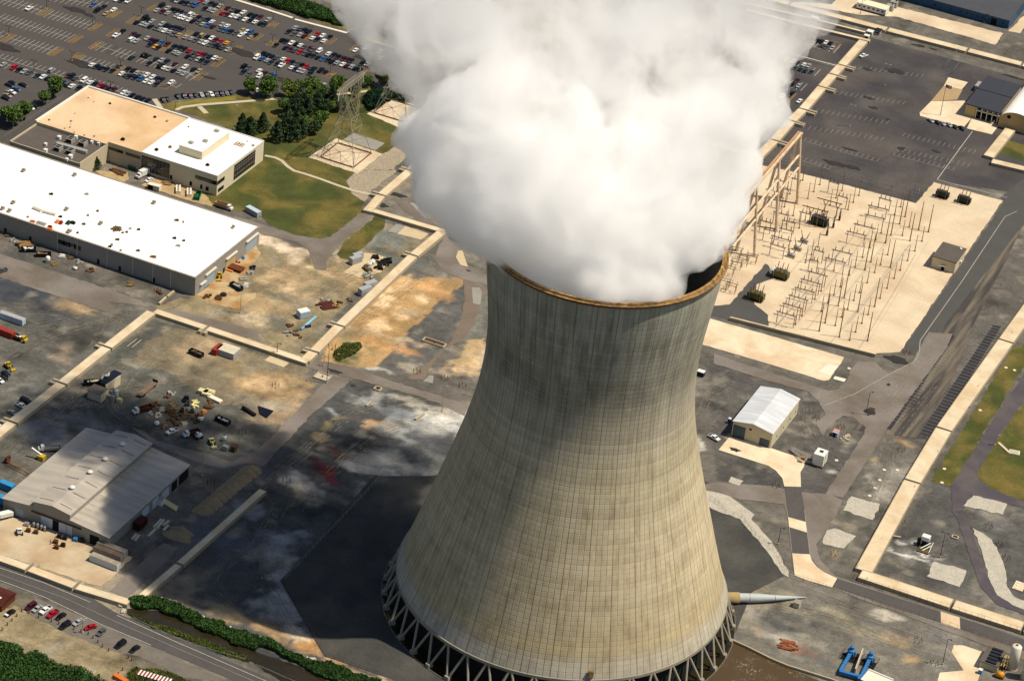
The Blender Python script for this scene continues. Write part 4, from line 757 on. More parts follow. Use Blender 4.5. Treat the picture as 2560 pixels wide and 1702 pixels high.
for a, b_, bz, h_, m_ in (((1815, 1110), (1855, 1075), 0, 3.4, M_DOORB), ((1885, 1080), (1970, 1010), 0, 6.2, M_DOORB), ((2070, 925), (2152, 850), 0, 5.8, M_DOORT), ((2250, 775), (2340, 690), 0, 6.4, M_DOORB)):
    ya, yb = gt('10', *a)[1], gt('10', *b_)[1]; wp('shutter_door', side_panel(ya, yb, x1, 0, h_), m_, wh, ox, oy)
    wp('door_hood', side_panel(ya-.4, yb+.4, x1, h_+.02, h_+.6, .9), M_TRIM, wh, ox, oy)
wp('door', side_panel(gt('10', 2030, 940)[1], gt('10', 2040, 925)[1], x1, 0, 2.4), M_DARK, wh, ox, oy)
for px_, py_ in ((245, 640), (1090, 900), (870, 850), (1410, 1000), (20, 560)):
    X = gt('10', px_, py_, 2)[0]; wp('door', front_panel(X-.6, X+.6, y0, 0, 2.4), M_DARK, wh, ox, oy)
# roof furniture
for px_, py_, s_ in ((120, 305, 1), (22, 360, 1), (85, 380, 1), (610, 365, 1), (925, 495, 1), (1415, 305, 1), (2145, 530, .8), (215, 10, 1), (685, 50, 1), (635, 570, 1.2), (1085-60, 700, .6)):
    p = gt('10', px_, py_, z); mb = MB(); mb.box((p[0], p[1], z-.05), (1.2*s_, 2.2*s_, .9)); mb.box((p[0], p[1]+.3, z+.85), (1.6*s_, 1.2*s_, .4)); wp('roof_vent', mb, M_TRIMR, wh, ox, oy)
for px_, py_, s_ in ((797, 222, 1), (1625, 462, 1), (1640, 697, 1), (1605, 627, .8), (1080, 640, .9), (1270, 742, .8), (1410, 798, 1.3), (1275, 548, .7), (1198, 540, .6), (770, 498, .8), (470, 222, .9), (1110, 740, .5), (1685, 480, .4), (1690, 650, .6), (897, 378, .6), (808, 418, .5), (1165, 572, .6), (1128, 578, .5), (713, 578, .5), (255, 433, .5), (1010, 705, .7), (255+300, 430, .8)):
    p = gt('10', px_, py_, z); mb = MB(); s_ *= .78; mb.box((p[0], p[1], z-.04), (2.6*s_, 1.6*s_, .5), .3)
    mb.box((p[0]+.5*s_, p[1], z+.46), (1.0*s_, .8*s_, .5)); wp('roof_hatch', mb, random.choice([M_RUST, M_METAL, M_RUBBLE, M_DARK]), wh, ox, oy)
# roofing works: heap, rolls and crates lying on the roof
def on_roof(kind, label, px_, py_, dims, m_, grp=None, rz=.1, s='10'):
    p = gt(s, px_, py_, z); o = link(kind, MB().box((0, 0, 0), dims, 0, 0, (.85, .8)).box((dims[0]*.1, 0, dims[2]), (dims[0]*.5, dims[1]*.5, dims[2]*.4)).mesh(kind, m_)); o.location = (p[0], p[1], z-.05); o.rotation_euler[2] = rz; tag(o, label, kind.replace('_', ' '), grp); return o
M_RED = mat('red plastic', '8e1c14', .5, .05, 1); M_GREEN = mat('green tarp', '124a3a', .6, .1, 1); M_ORNG = mat('orange boards', 'c87a3e', .7, .1, 1); M_TYRE = mat('black rubber', '101012', .8, .1, 1)
bm = bmesh.new(); bmesh.ops.create_icosphere(bm, subdivisions=4, radius=1)
for v_ in bm.verts:
    f_ = .8+.35*math.sin(v_.co.x*7+v_.co.y*5)*math.cos(v_.co.y*6); v_.co = Vector((v_.co.x*2.6*f_, v_.co.y*2.9*f_, max(0, v_.co.z*1.0*f_)))
me = bpy.data.meshes.new('debris_heap'); bm.to_mesh(me); bm.free(); me.materials.append(M_RUBBLE); hp = link('debris_heap', me); p = gt('10', 1075, 540, z); hp.location = (p[0], p[1], z-.05); tag(hp, 'dark brown debris heap on the white warehouse roof', 'debris heap')
for a in (('board_stack', 'orange board stack nearest the white roof edge', 455, 545, (3.2, 1.6, .6), M_ORNG), ('board_stack', 'orange board stack at the left end of the roofing works', 300, 472, (2.6, 1.4, .6), M_ORNG), ('board_stack', 'orange board stack lying beside the green tarp bundle', 525, 475, (1.6, 3.2, .7), M_ORNG),
          ('tarp_bundle', 'green tarp bundle on the white warehouse roof', 628, 490, (1.9, 2.6, 1.1), M_GREEN), ('roofing_cart', 'dark red cart beside the green tarp bundle', 560, 490, (1.4, 2.2, 1.1), M_RED), ('roofing_cart', 'small black cart on the white roof right of the green bundle', 668, 488, (2.4, 1.8, .9), M_TYRE), ('roofing_cart', 'bright red cart near the white roof edge', 460, 522, (2.2, 1.0, .7), M_RED)):
    on_roof(*a)
for i in range(7):
    on_roof('roofing_roll', f'{ORD[i]} roofing roll from the left in the row on the white roof', 345+12*i, 478+4*i, (.5, 2.6, .5), M_METAL, 'roofing rolls on the white roof')
for i, (a, b_) in enumerate((((305, 350), (378, 380)), ((395, 385), (510, 415)))):
    A = gt('10', *a, z); B = gt('10', *b_, z); mb = MB()
    d = Vector(B)-Vector(A); mb.box((0, 0, 0), (d.length, 1.2, .12))
    for k in range(12): mb.box((-d.length/2+d.length*k/11, 0, .12), (.12, 1.4, .9))
    o = link('steel_rack', mb.mesh('steel_rack', M_TRIM)); o.location = ((A[0]+B[0])/2, (A[1]+B[1])/2, z-.04); o.rotation_euler[2] = math.atan2(d.y, d.x); tag(o, ['pale steel rack at the far left of the white roof', 'longer pale steel rack near the middle left of the white roof'][i], 'steel rack')
# --- office block: tan roof part, grey plant roof and white roof part
z = 10.3
xA = mean(g(90, 304, z)[0], g(217, 217, z)[0]); yB = mean(g(217, 217, z)[1], g(476, 295, z)[1]); yA = mean(g(353, 383, z)[1], g(544.7, 439.6, z)[1]); xM = mean(g(353, 383, z)[0], g(470, 296, z)[0]); xE = mean(g(544.7, 439.6, z)[0], g(662, 353, z)[0])
yP = gt('00', 980, 1320, z)[1]; yP = mean(yP, gt('00', 500, 1180, z)[1]); xP = gt('00', 980, 1320, z)[0]; yC = gt('00', 700, 1500, 9)[1]; yT = gt('00', 330, 1120, z)[1]
yWB = mean(g(662, 353, z)[1], g(476, 297, z)[1])
of = thing('office_block', 'office block with tan gravel roof, sunken plant roof and white roofed wing', 'office building', ((xA+xE)/2, (yA+yB)/2, 0)); ox, oy = (xA+xE)/2, (yA+yB)/2
mb = MB(); mb.prism([(xA, yP), (xP, yP), (xP, yA), (xM, yA), (xM, yB), (xA, yB)], 0, z); m1 = wp('tan_wing', mb, [M_OROOF, M_BEIGE], of, ox, oy)
for pl_ in m1.data.polygons: pl_.material_index = 0 if pl_.normal.z > .5 else 1
mb = MB(); 
for a, b_ in (((xA, yB), (xM, yB)), ((xA, yP), (xA, yB))):
    if a[1] == b_[1]: mb.box(((a[0]+b_[0])/2, a[1]-.4, z), (b_[0]-a[0], .9, .7))
    else: mb.box((a[0]+.4, (a[1]+b_[1])/2-.45, z), (.9, b_[1]-a[1]-.9, .697))
wp('parapet', mb, M_WHITEP, of, ox, oy)
m2 = wp('white_wing', MB().prism([(xM+.003, yA-.003), (xE, yA-.003), (xE, yWB), (xM+.003, yWB)], 0, z+.02), [M_WROOF, mat('pale wall', 'cdc3a8', .8, .05, .3)], of, ox, oy)
for pl_ in m2.data.polygons: pl_.material_index = 0 if pl_.normal.z > .5 else 1
zc = 8.6; xl = gt('00', 230, 1355, zc)[0]
m3 = wp('plant_wing', MB().prism([(xA+.5, yC), (xP-.003, yC), (xP-.003, yP-.003), (xA+.5, yP-.003)], 0, zc), [M_DROOF, M_BEIGE], of, ox, oy)
for pl_ in m3.data.polygons: pl_.material_index = 0 if pl_.normal.z > .5 else 1
mb = MB(); mb.box((xP-.25, (yC+yP)/2, zc-.01), (.5, yP-yC-.02, .9)); mb.box((xA+.75, (yC+yP)/2, zc-.01), (.5, yP-yC-.02, .8)); mb.box(((xA+xP)/2, yC+.2, zc-.012), (xP-xA-.6, .4, .6)); wp('plant_parapet', mb, M_BEIGE, of, ox, oy)
# windows
for xa, xb, za, zb in ((gt('00', 980, 1380, 7)[0], gt('00', 1117, 1420, 7)[0], 6.4, 8.0), (gt('00', 1135, 1430, 7)[0], gt('00', 1275, 1470, 7)[0], 6.4, 8.0)):
    wp('window_band', front_panel(xa, xb, yA, za, zb), mat('bronze glass', '2a1a0e', .2, spec=.6), of, ox, oy)
xa, xb = gt('00', 1303, 1440, 8)[0], gt('00', 1572, 1520, 8)[0]
cw = wp('glass_front', front_panel(xM+.3, xb, yA, 1.2, 9.0), M_GLASS, of, ox, oy)
mb = MB()
for i in range(9): X = xM+.3+(xb-xM-.3)*i/8; mb.box((X, yA-.11, 1.2), (.12, .06, 7.8))
for zz in (3.6, 6.2, 7.6): mb.box(((xM+.3+xb)/2, yA-.112, zz), (xb-xM-.3, .06, .12))
loc(mb, ox, oy); link('mullion', mb.mesh('mullion', M_TRIMR), cw)
xq = gt('10', 1785, 60, 7)[0]
wp('window_band', front_panel(xq, xE-.1, yA, 5.6, 7.6), M_GLASS, of, ox, oy)
for a, w_ in ((1735, 1.3), (1873, 1.2), (1475, 1.2), (1950, 1.6)): X = gt('10', a, 150, 1.5)[0]; wp('window', front_panel(X-w_/2, X+w_/2, yA, 1.2, 3.4), M_DARK, of, ox, oy)
ya_, yb_ = yA+.1, gt('10', 2090, 70, 7)[1]; wp('window_band', side_panel(ya_, yb_, xE, 5.6, 7.6), M_GLASS, of, ox, oy); wp('window_band', side_panel(ya_+1, yb_-.5, xE, 1.4, 3.2), M_DARK, of, ox, oy)
ya_, yb_ = gt('00', 2130, 1540, 8)[1], gt('00', 2315, 1390, 8)[1]; cw = wp('glass_front', side_panel(ya_, yb_, xE, 1.5, 9.3), M_GLASS, of, ox, oy)
mb = MB()
for i in range(13): Y = ya_+(yb_-ya_)*i/12; mb.box((xE+.11, Y, 1.5), (.06, .14, 7.8))
for zz in (3.6, 6.2, 7.6): mb.box((xE+.112, (ya_+yb_)/2, zz), (.06, yb_-ya_, .14))
loc(mb, ox, oy); link('mullion', mb.mesh('mullion', M_TRIMR), cw)
wp('roof_edge', parapet(xM+.1, yA-.1, xE+.1, yWB+.1, z+.02, .5, .35), M_WHITEP, of, ox, oy)
# penthouse
p1 = gt('00', 1640, 1340, z+4.2); p2 = gt('00', 1860, 1400, z+4.2); p3 = gt('00', 2115, 1215, z+4.2)
m4 = wp('penthouse', MB().prism([(p1[0], p2[1]), (p2[0], p2[1]), (p2[0], p3[1]), (p1[0], p3[1])], z+.02, z+4.2), [M_WROOF, mat('pale wall', 'cdc3a8')], of, ox, oy)
for pl_ in m4.data.polygons: pl_.material_index = 0 if pl_.normal.z > .5 else 1
for a, b_, zz in ((1758, 1320, z+4.2), (1890, 1305, z+4.2), (1995, 1212, z+4.2)): p = gt('00', a, b_, zz); wp('air_handler', MB().box((p[0], p[1], zz-.02), (2.2, 1.6, 1.0)), M_METAL, of, ox, oy)
for a, b_ in ((650, 1290), (765, 1320), (538, 1365), (650, 1395)):
    p = gt('00', a, b_, zc+1); mb = MB().box((p[0], p[1], zc), (3.0, 3.6, 2.2)); u_ = wp('cooling_unit', mb, M_METAL, of, ox, oy)
    mb = MB()
    for k in (-.8, .8): mb.box((p[0], p[1]+k, zc+2.2), (2.2, 1.1, .12))
    loc(mb, ox, oy); link('fan', mb.mesh('fan', M_DARK), u_)
    mb = MB().box((p[0], p[1]-1.82, zc+.3), (2.7, .04, 1.5)); loc(mb, ox, oy); link('louvre', mb.mesh('louvre', M_DARK), u_)
for a, b_, s_ in ((545, 1270, 1.5), (700, 1265, 1.4), (845, 1310, 1.2), (910, 1325, 1.3), (420, 1330, 1.2), (420, 1390, 1.5), (650, 1445, 1.6), (615, 1470, 1.2), (945, 1305, .9)):
    p = gt('00', a, b_, zc+.6); wp('roof_fan', MB().box((p[0], p[1], zc), (s_, s_, s_*.9)).box((p[0], p[1], zc+s_*.9), (s_*1.15, s_*1.15, .2)), M_WHITEP, of, ox, oy)
A = gt('00', 520, 1320, zc+1); B = gt('00', 800, 1400, zc+1); wp('duct', MB().beam((A[0], A[1], zc+.9), (B[0], B[1], zc+.9), 2.0, 1.5), M_METAL, of, ox, oy)
for a, b_, s_, m_ in ((822, 903, 1.1, M_WHITEP), (1012, 958, 1.0, M_DARK), (1425, 1083, 1.1, M_DARK), (1538, 1120, 1.1, M_METAL), (655, 1120, 1, M_METAL), (655, 1143, .8, M_WHITEP), (452, 1108, .8, M_RUST), (862, 940, .5, M_RUST), (688, 1048, .5, M_RUST), (645, 1175, .8, M_METAL), (775, 1248, .6, M_DARK), (868, 1258, .9, M_METAL), (1130, 1290, 1.6, M_TYRE), (1440, 1385, 1.5, M_TYRE), (1565, 1360, 1.4, M_RUST), (1735, 1172, .7, M_DARK), (1910, 1525, 1.5, M_TYRE), (2330, 1345, 1.2, M_METAL), (2275, 1305, .6, M_RUST), (595, 1185, .5, M_DARK), (682, 1222, .5, M_DARK)):
    p = gt('00', a, b_, z); wp('roof_vent', MB().box((p[0], p[1], z), (s_, s_*.9, s_*.55)).tube((p[0], p[1], z+.4*s_), (p[0], p[1], z+s_*.8), s_*.3, n=8), m_, of, ox, oy)
p = gt('00', 2205, 1335, z); mb = MB()
for k in range(4): mb.box((p[0]-2.2+k*1.4, p[1], z+.02), (.25, 3.4, .3))
for k in (-1.5, 0, 1.5): mb.box((p[0]-.1, p[1]+k, z+.32), (4.6, .2, .2))
wp('roof_frame', mb, M_RUST, of, ox, oy)
# --- grey workshop with raised monitor roof
ye = 5.9
xr = mean(g(276.5, 1339, ye)[0], g(473, 1158, ye)[0]); yf = mean(g(276.5, 1339, ye)[1], g(5, 1249, ye)[1]); yb = mean(g(473, 1158, ye)[1], g(212, 1073, ye)[1]); xl = mean(g(5, 1249, ye)[0], g(212, 1073, ye)[0])
zm, zr = 9.6, 10.8; xm1 = mean(g(92, 1247, zm)[0], g(295, 1072, zm)[0]); xm2 = mean(g(187, 1277, zm)[0], g(388, 1100.6, zm)[0]); xrd = mean(g(141, 1257, zr)[0], g(344, 1080, zr)[0]); zj = 7.4
ox, oy = (xl+xr)/2, (yf+yb)/2
ws = thing('workshop', 'grey metal workshop with raised central monitor roof and round vents', 'workshop', (ox, oy, 0))
# walls following the stepped roof section
mb = MB(); sec = [(xl, 0), (xr, 0), (xr, ye), (xm2, zj), (xm2, zm), (xrd, zr), (xm1, zm), (xm1, zj), (xl, ye)]
k = len(sec); mb.v = [(a, yf, b_) for a, b_ in sec]+[(a, yb, b_) for a, b_ in sec]
for (i, j, q, r_) in ((0, 1, 2, 8), (2, 3, 7, 8), (3, 4, 6, 7), (4, 5, 6, 6)):
    f = [i, j, q] + ([r_] if r_ != q else []); mb.f.append(tuple(f)); mb.m.append(0); mb.f.append(tuple(x+k for x in f[::-1])); mb.m.append(0)
for i, j in ((1, 2), (3, 4), (6, 7), (8, 0)): mb.f.append((i, k+i, k+j, j)); mb.m.append(0)
wp('wall', mb, M_GWALL, ws, ox, oy)
def slope(x0_, z0_, x1_, z1_, ya, yb, th=.15):
    mb = MB(); mb.add([(x0_, ya, z0_), (x1_, ya, z1_), (x1_, yb, z1_), (x0_, yb, z0_), (x0_, ya, z0_+th), (x1_, ya, z1_+th), (x1_, yb, z1_+th), (x0_, yb, z0_+th)], [(3, 2, 1, 0), (4, 5, 6, 7), (0, 1, 5, 4), (1, 2, 6, 5), (2, 3, 7, 6), (3, 0, 4, 7)]); return mb
wp('roof', slope(xm2+.05, zj, xr+.4, ye-.05, yf-.4, yb+.4), M_GROOF, ws, ox, oy, 'right low roof slope'); wp('roof', slope(xl-.4, ye-.05, xm1-.05, zj, yf-.4, yb+.4), M_GROOF, ws, ox, oy, 'left low roof slope')
wp('roof', slope(xm1-.35, zm-.05, xrd, zr, yf-.4, yb+.4), M_GROOF, ws, ox, oy, 'left slope of the raised roof'); wp('roof', slope(xrd, zr, xm2+.35, zm-.05, yf-.4, yb+.4), M_GROOF, ws, ox, oy, 'right slope of the raised roof')
mb = MB(); mb.box((xr+.45, (yf+yb)/2, ye-.2), (.15, yb-yf+.8, .25)); mb.beam((xm2, yf-.45, zj+.15), (xr+.4, yf-.45, ye+.1), .12, .25); wp('roof_edge', mb, M_TRIM, ws, ox, oy)
for a, b_ in ((1147, 960), (940, 1080), (852, 1217), (640, 1342)):
    p = gt('20', a, b_, zr+.5); Y = p[1]; vt = wp('ridge_vent', MB().lathe([(.55, 0), (.55, .7)], (xrd, Y, zr), 14), M_TRIM, ws, ox, oy); mb = MB().lathe([(1.05, .7), (1.15, 1.0), (.7, 1.35), (.2, 1.45)], (xrd, Y, zr), 14); loc(mb, ox, oy); link('cowl', mb.mesh('cowl', M_WHITEP), vt)
# translucent strips laid up the slopes
M_SKYL = mat('stained skylight strip', '6d6150', .6, .2, .5)
mb = MB()
for i in range(7):
    Y = yf+3+(yb-yf-6)*i/6
    for xa, za, xb, zb in ((xm1+1, zm, xrd-1.5, zr), (xrd+1.5, zr, xm2-1, zm)):
        t0, t1_ = .12, .88; z0_ = za+(zb-za)*.1; mb.beam((xa, Y, za+.19+(zb-za)*.12), (xb, Y, zb+.19-(zb-za)*.12), .3, .04)
wp('skylight', mb, M_SKYL, ws, ox, oy)
mb = MB(); n_ = 16
for i in range(n_):
    Y = yf+2+(yb-yf-4)*i/(n_-1); l_ = 1.5+2.5*random.random(); s0 = (zj-ye)/(xr-xm2)
    mb.beam((xm2+.3, Y, zj+.18), (xm2+.3+l_, Y, zj+.18-l_*s0), .35, .04, 0)
    l_ = 1.0+1.5*random.random(); mb.beam((xm1-.4, Y+.6, zj+.18), (xm1-.4-l_, Y+.6, zj+.18-l_*s0), .3, .04, 0)
wp('skylight', mb, mat('pale skylight', 'a59878', .6, .2, .6), ws, ox, oy)
def fd(a, b_, z0_, z1_, m_, nm='door', y=None): xa, xb = gt('30', *a, z0_)[0], gt('30', *b_, z0_)[0]; wp(nm, front_panel(xa, xb, yf, z0_, z1_), m_, ws, ox, oy)
fd((355, 150), (470, 180), .1, 4.6, M_DOORW, 'sliding_door'); fd((537, 195), (612, 210), .1, 4.6, M_DOORW, 'sliding_door'); fd((616, 215), (668, 230), .1, 4.6, M_DOORW, 'sliding_door'); fd((472, 180), (535, 195), .1, 4.4, M_DARK, 'doorway'); fd((832, 290), (922, 318), .1, 4.2, M_DARK, 'doorway'); fd((105, 70), (195, 90), .1, 3.8, M_DOORB, 'shutter_door')
xa, xb = gt('30', 270, 20, 5)[0], gt('30', 755, 165, 5)[0]; wp('door_track', front_panel(xa, xb, yf, 4.9, 5.3, .5), M_RUSTD, ws, ox, oy)
wp('parapet', front_panel(xm1, xm2, yf, 5.6, 5.65, .05), M_TRIMR, ws, ox, oy)
def sdr(a, b_, z0_, z1_, m_, nm='door'): ya, yb2 = gt('20', *a)[1], gt('20', *b_)[1]; wp(nm, side_panel(ya, yb2, xr, z0_, z1_), m_, ws, ox, oy)
sdr((1640, 1330), (1725, 1250), 0, 4.4, M_DARK, 'doorway'); sdr((1570, 1390), (1622, 1345), 0, 4.0, M_DARK, 'doorway'); sdr((1480, 1470), (1535, 1410), 0, 4.0, M_DOORW, 'shutter_door'); sdr((1395, 1550), (1445, 1500), 0, 4.2, M_DOORW, 'shutter_door'); sdr((1305, 1640), (1360, 1580), 0, 4.0, M_DOORW, 'shutter_door')
# --- small white-roofed shed
zs = 5.6; za = height((1826, 1091), (1831, 1043.5)); zs = 7.4
x0 = g(1826, 1091)[0]; x1 = g(1927, 1119.6)[0]; y0 = mean(g(1826, 1091)[1], g(1927, 1119.6)[1]); y1 = mean(g(1992, 994.6, zs)[1], g(1891, 963.4, zs)[1]); ox, oy = (x0+x1)/2, (y0+y1)/2
sh = thing('shed', 'cream shed with white metal gable roof and slate blue shutters', 'shed', (ox, oy, 0)); zr2 = zs+1.6; xc = (x0+x1)/2
mb = MB(); sec = [(x0, 0), (x1, 0), (x1, zs), (xc, zr2), (x0, zs)]; k = 5; mb.v = [(a, y0, b_) for a, b_ in sec]+[(a, y1, b_) for a, b_ in sec]
mb.f += [(0, 1, 2, 3, 4), (9, 8, 7, 6, 5), (1, 6, 7, 2), (4, 9, 5, 0)]; mb.m += [0]*4; wp('wall', mb, M_CREAM, sh, ox, oy)
wp('roof', slope(x0-.3, zs-.05, xc, zr2+.05, y0-.4, y1+.4), M_SROOF, sh, ox, oy); wp('roof', slope(xc, zr2+.05, x1+.3, zs-.05, y0-.4, y1+.4), M_SROOF, sh, ox, oy)
wp('shutter_door', front_panel(x0+.4, x0+5.8, y0, 0, 6.0), M_DOORD, sh, ox, oy); wp('shutter_door', front_panel(x1-5.2, x1-.8, y0, 0, 3.8), M_DOORD, sh, ox, oy)
wp('vent', front_panel(xc-1.4, xc-.4, y0, 5.6, 6.5), M_DARK, sh, ox, oy)
for f_ in (.2, .45, .7, .9): Y = y0+(y1-y0)*f_; wp('lamp', side_panel(Y-.2, Y+.2, x1, 2.6, 3.1, .25), M_RUSTD, sh, ox, oy)
for f_ in (.35, .66): Y = y0+(y1-y0)*f_; wp('downpipe', side_panel(Y-.06, Y+.06, x1, 0, 7.3, .12), M_TRIM, sh, ox, oy)
# --- control house in the substation
zc_ = 6.0; P4 = [gt('13', a, b_, zc_) for a, b_ in ((1515, 795), (1735, 843), (1825, 720), (1610, 662))]; x0 = mean(P4[0][0], P4[3][0]); x1 = mean(P4[1][0], P4[2][0]); y0 = mean(P4[0][1], P4[1][1]); y1 = mean(P4[2][1], P4[3][1]); ox, oy = (x0+x1)/2, (y0+y1)/2
ch = thing('control_house', 'small cream control house with flat grey roof in the switchyard', 'control house', (ox, oy, 0))
wp('wall', MB().prism([(x0, y0), (x1, y0), (x1, y1), (x0, y1)], 0, zc_-.3, cap=False), mat('cream block wall', 'c2b89a', .8, .05, .4), ch, ox, oy); wp('roof', MB().box((ox, oy, zc_-.3), (x1-x0+.5, y1-y0+.5, .4)), M_DROOF, ch, ox, oy)
wp('door', front_panel(ox-.8, ox+.8, y0, 0, 2.5), M_DARK, ch, ox, oy); wp('canopy', front_panel(ox-1.4, ox+1.4, y0, 2.7, 2.85, 1.2), M_TRIM, ch, ox, oy)
wp('roof_fan', MB().lathe([(.6, 0), (.7, .5), (.3, .9)], (x1-2, y1-2.2, zc_+.1), 12), M_WHITEP, ch, ox, oy); wp('side_unit', side_panel(oy, oy+1.2, x1, 1.8, 3.0, .8), M_TRIM, ch, ox, oy)
# --- entrance building with slate roof and white barrel hall
zd = 7.0; Q = [gt('03', a, b_, zd) for a, b_ in ((1815, 950), (2140, 1045), (2335, 785), (2020, 700))]; x0 = mean(Q[0][0], Q[3][0]); x1 = mean(Q[1][0], Q[2][0]); y0 = mean(Q[0][1], Q[1][1]); y1 = mean(Q[2][1], Q[3][1]); ox, oy = (x0+x1)/2, (y0+y1)/2
en = thing('entrance_building', 'entrance building with slate flat roof over a glazed porch', 'building', (ox, oy, 0))
wp('roof', MB().box((ox, oy, zd-.5), (x1-x0, y1-y0, .5)), M_SLATE, en, ox, oy); wp('wall', MB().prism([(x0+1.2, y0+5), (x1-.1, y0+5), (x1-.1, y1-.5), (x0+1.2, y1-.5)], 0, zd-.52, cap=False).prism([(x0+.6, y0+.5), (x0+6, y0+.5), (x0+6, y0+4.99), (x0+.6, y0+4.99)], 0, zd-.52, cap=False), mat('tan wall', 'b59c6c', .8, .06, .3), en, ox, oy)
wp('glass_front', front_panel(x0+6.5, x1-1, y0+5, .3, 4.2), M_GLASS, en, ox, oy); wp('roof_seam', MB().box((ox, oy+1.5, zd+.01), (x1-x0, .5, .12)), M_DARK, en, ox, oy)
mb = MB()
for i in range(5): mb.box((x0+6.5+(x1-x0-7.5)*i/4, y0+.6, 0), (.4, .4, zd-.5))
mb.box(((x0+6.5+x1)/2, y0+.6, 4.4), (x1-x0-6.5, .4, .6)); wp('porch_frame', mb, M_TRIM, en, ox, oy)
wp('wall', MB().prism([(x0-4, y1-8), (x0-.2, y1-8), (x0-.2, y1-1), (x0-4, y1-1)], 0, 3.2), M_METAL, en, ox, oy, 'low plant room beside the slate roof')
xb0 = x1+.3; xb1 = x1+19; yb0 = gt('03', 2300, 1040, 6)[1]; yb0 = y0-1.5; yb1 = y1+22; ox, oy = (xb0+xb1)/2, (yb0+yb1)/2
bh = thing('barrel_hall', 'hall with white barrel vault roof behind the slate roofed entrance', 'building', (ox, oy, 0))
mb = MB(); n = 18; cx_ = (xb0+xb1)/2; R_ = (xb1-xb0)/2
pf = [(cx_-R_*math.cos(math.pi*i/n), 4.5+R_*.62*math.sin(math.pi*i/n)) for i in range(n+1)]
mb.v = [(a, yb0-.3, b_) for a, b_ in pf]+[(a, yb1, b_) for a, b_ in pf]; mb.f = [(i, i+1, n+2+i, n+1+i) for i in range(n)]; mb.m = [0]*n; wp('roof', mb, M_WROOF, bh, ox, oy)
mb = MB(); pg_ = [(xb0+.1, 0), (xb1-.1, 0)]+[(a*.995+cx_*.005, b_-.1) for a, b_ in pf[::-1]]; mb.v = [(a, yb0, b_) for a, b_ in pg_]; mb.f = [tuple(range(len(pg_)))]; mb.m = [0]
mb.add([(xb1-.1, yb0, 0), (xb1-.1, yb1, 0), (xb1-.1, yb1, 4.5), (xb1-.1, yb0, 4.5), (xb0+.1, yb0, 0), (xb0+.1, yb1, 0), (xb0+.1, yb1, 4.5), (xb0+.1, yb0, 4.5)], [(0, 1, 2, 3), (7, 6, 5, 4)]); wp('wall', mb, mat('tan wall', 'b59c6c'), bh, ox, oy)
wp('round_window', MB().tube((cx_-4.5, yb0-.12, 7), (cx_-4.5, yb0+.02, 7), 1.0, n=20), M_DARK, bh, ox, oy)
# --- blue building top right
zb_ = 5.2; a0 = gt('03', 1350, -5, zb_); a1 = gt('03', 2225, 190, zb_); x1 = a1[0]; y0 = a1[1]; x0 = x1-110; y1 = y0+38; ox, oy = (x0+x1)/2, (y0+y1)/2
bb = thing('blue_building', 'long blue clad building with shallow dark grey roof', 'building', (ox, oy, 0)); wp('wall', MB().prism([(x0, y0), (x1, y0), (x1, y1), (x0, y1)], 0, zb_, cap=False), M_BLUEW, bb, ox, oy)
mb = MB(); ym = (y0+y1)/2; mb.add([(x0, y0-.4, zb_-.05), (x1+.5, y0-.4, zb_-.05), (x1+.5, ym, zb_+2.6), (x0, ym, zb_+2.6), (x0, y1+.4, zb_-.05), (x1+.5, y1+.4, zb_-.05)], [(0, 1, 2, 3), (3, 2, 5, 4), (1, 5, 2)]); wp('roof', mb, mat('dark grey sheet roof', '45474c', .7, .08, .2), bb, ox, oy)
for px_ in (1530, 1680, 1770, 1830, 1875, 1930, 1975, 2035, 2165): X = gt('03', px_, 110+.25*(px_-1770), 2.6)[0]; wp('window', front_panel(X-.6, X+.6, y0, 1.9, 3.2), M_GLASS, bb, ox, oy)
X = gt('03', 2090, 185, 2)[0]; wp('doorway', front_panel(X-1.6, X+1.6, y0, 0, 3.8), M_DARK, bb, ox, oy)
b2 = thing('blue_shed', 'low blue shed at the top edge beside the plume', 'shed', gt('03', 470, 20)[:2]+(0,)); p = gt('03', 470, 20)
part('wall', MB().box((-10, 7, 0), (34, 12, 3.6)), M_BLUEW, b2); part('roof', MB().box((-10, 7, 3.6), (35, 13, .3)), M_SLATE, b2)
# --- site office trailer top right
p = gt('03', 960, 100); tr = thing('office_trailer', 'white site office trailer on bare sandy ground', 'trailer', p)
part('body', MB().box((0, 0, .7), (17, 6.5, 3.0)), M_WHITEP, tr); part('roof', MB().box((0, 0, 3.7), (17.4, 6.9, .25)), mat('cream roof', 'd9d2b4', .7), tr)
for i in range(6): part('window', MB().box((-6.8+2.7*i, -3.28, 1.9), (1.1, .05, .9)), M_DARK, tr)
part('skirt', MB().box((0, 0, 0), (16.6, 6.1, .7)), M_DARK, tr)
for i, (a, b_) in enumerate(((1118, 95), (1155, 65))):
    p = gt('03', a, b_); o = thing('generator_unit', ['grey generator unit nearer the white office trailer', 'grey generator unit behind its twin near the trailer'][i], 'generator', p); part('casing', MB().box((0, 0, .3), (4, 3.2, 3)), M_METAL, o); part('base', MB().box((0, 0, 0), (4.4, 3.6, .3)), M_GREY, o); part('exhaust', MB().tube((1, 0, 3.3), (1, 0, 4.3), .25), M_DARK, o)
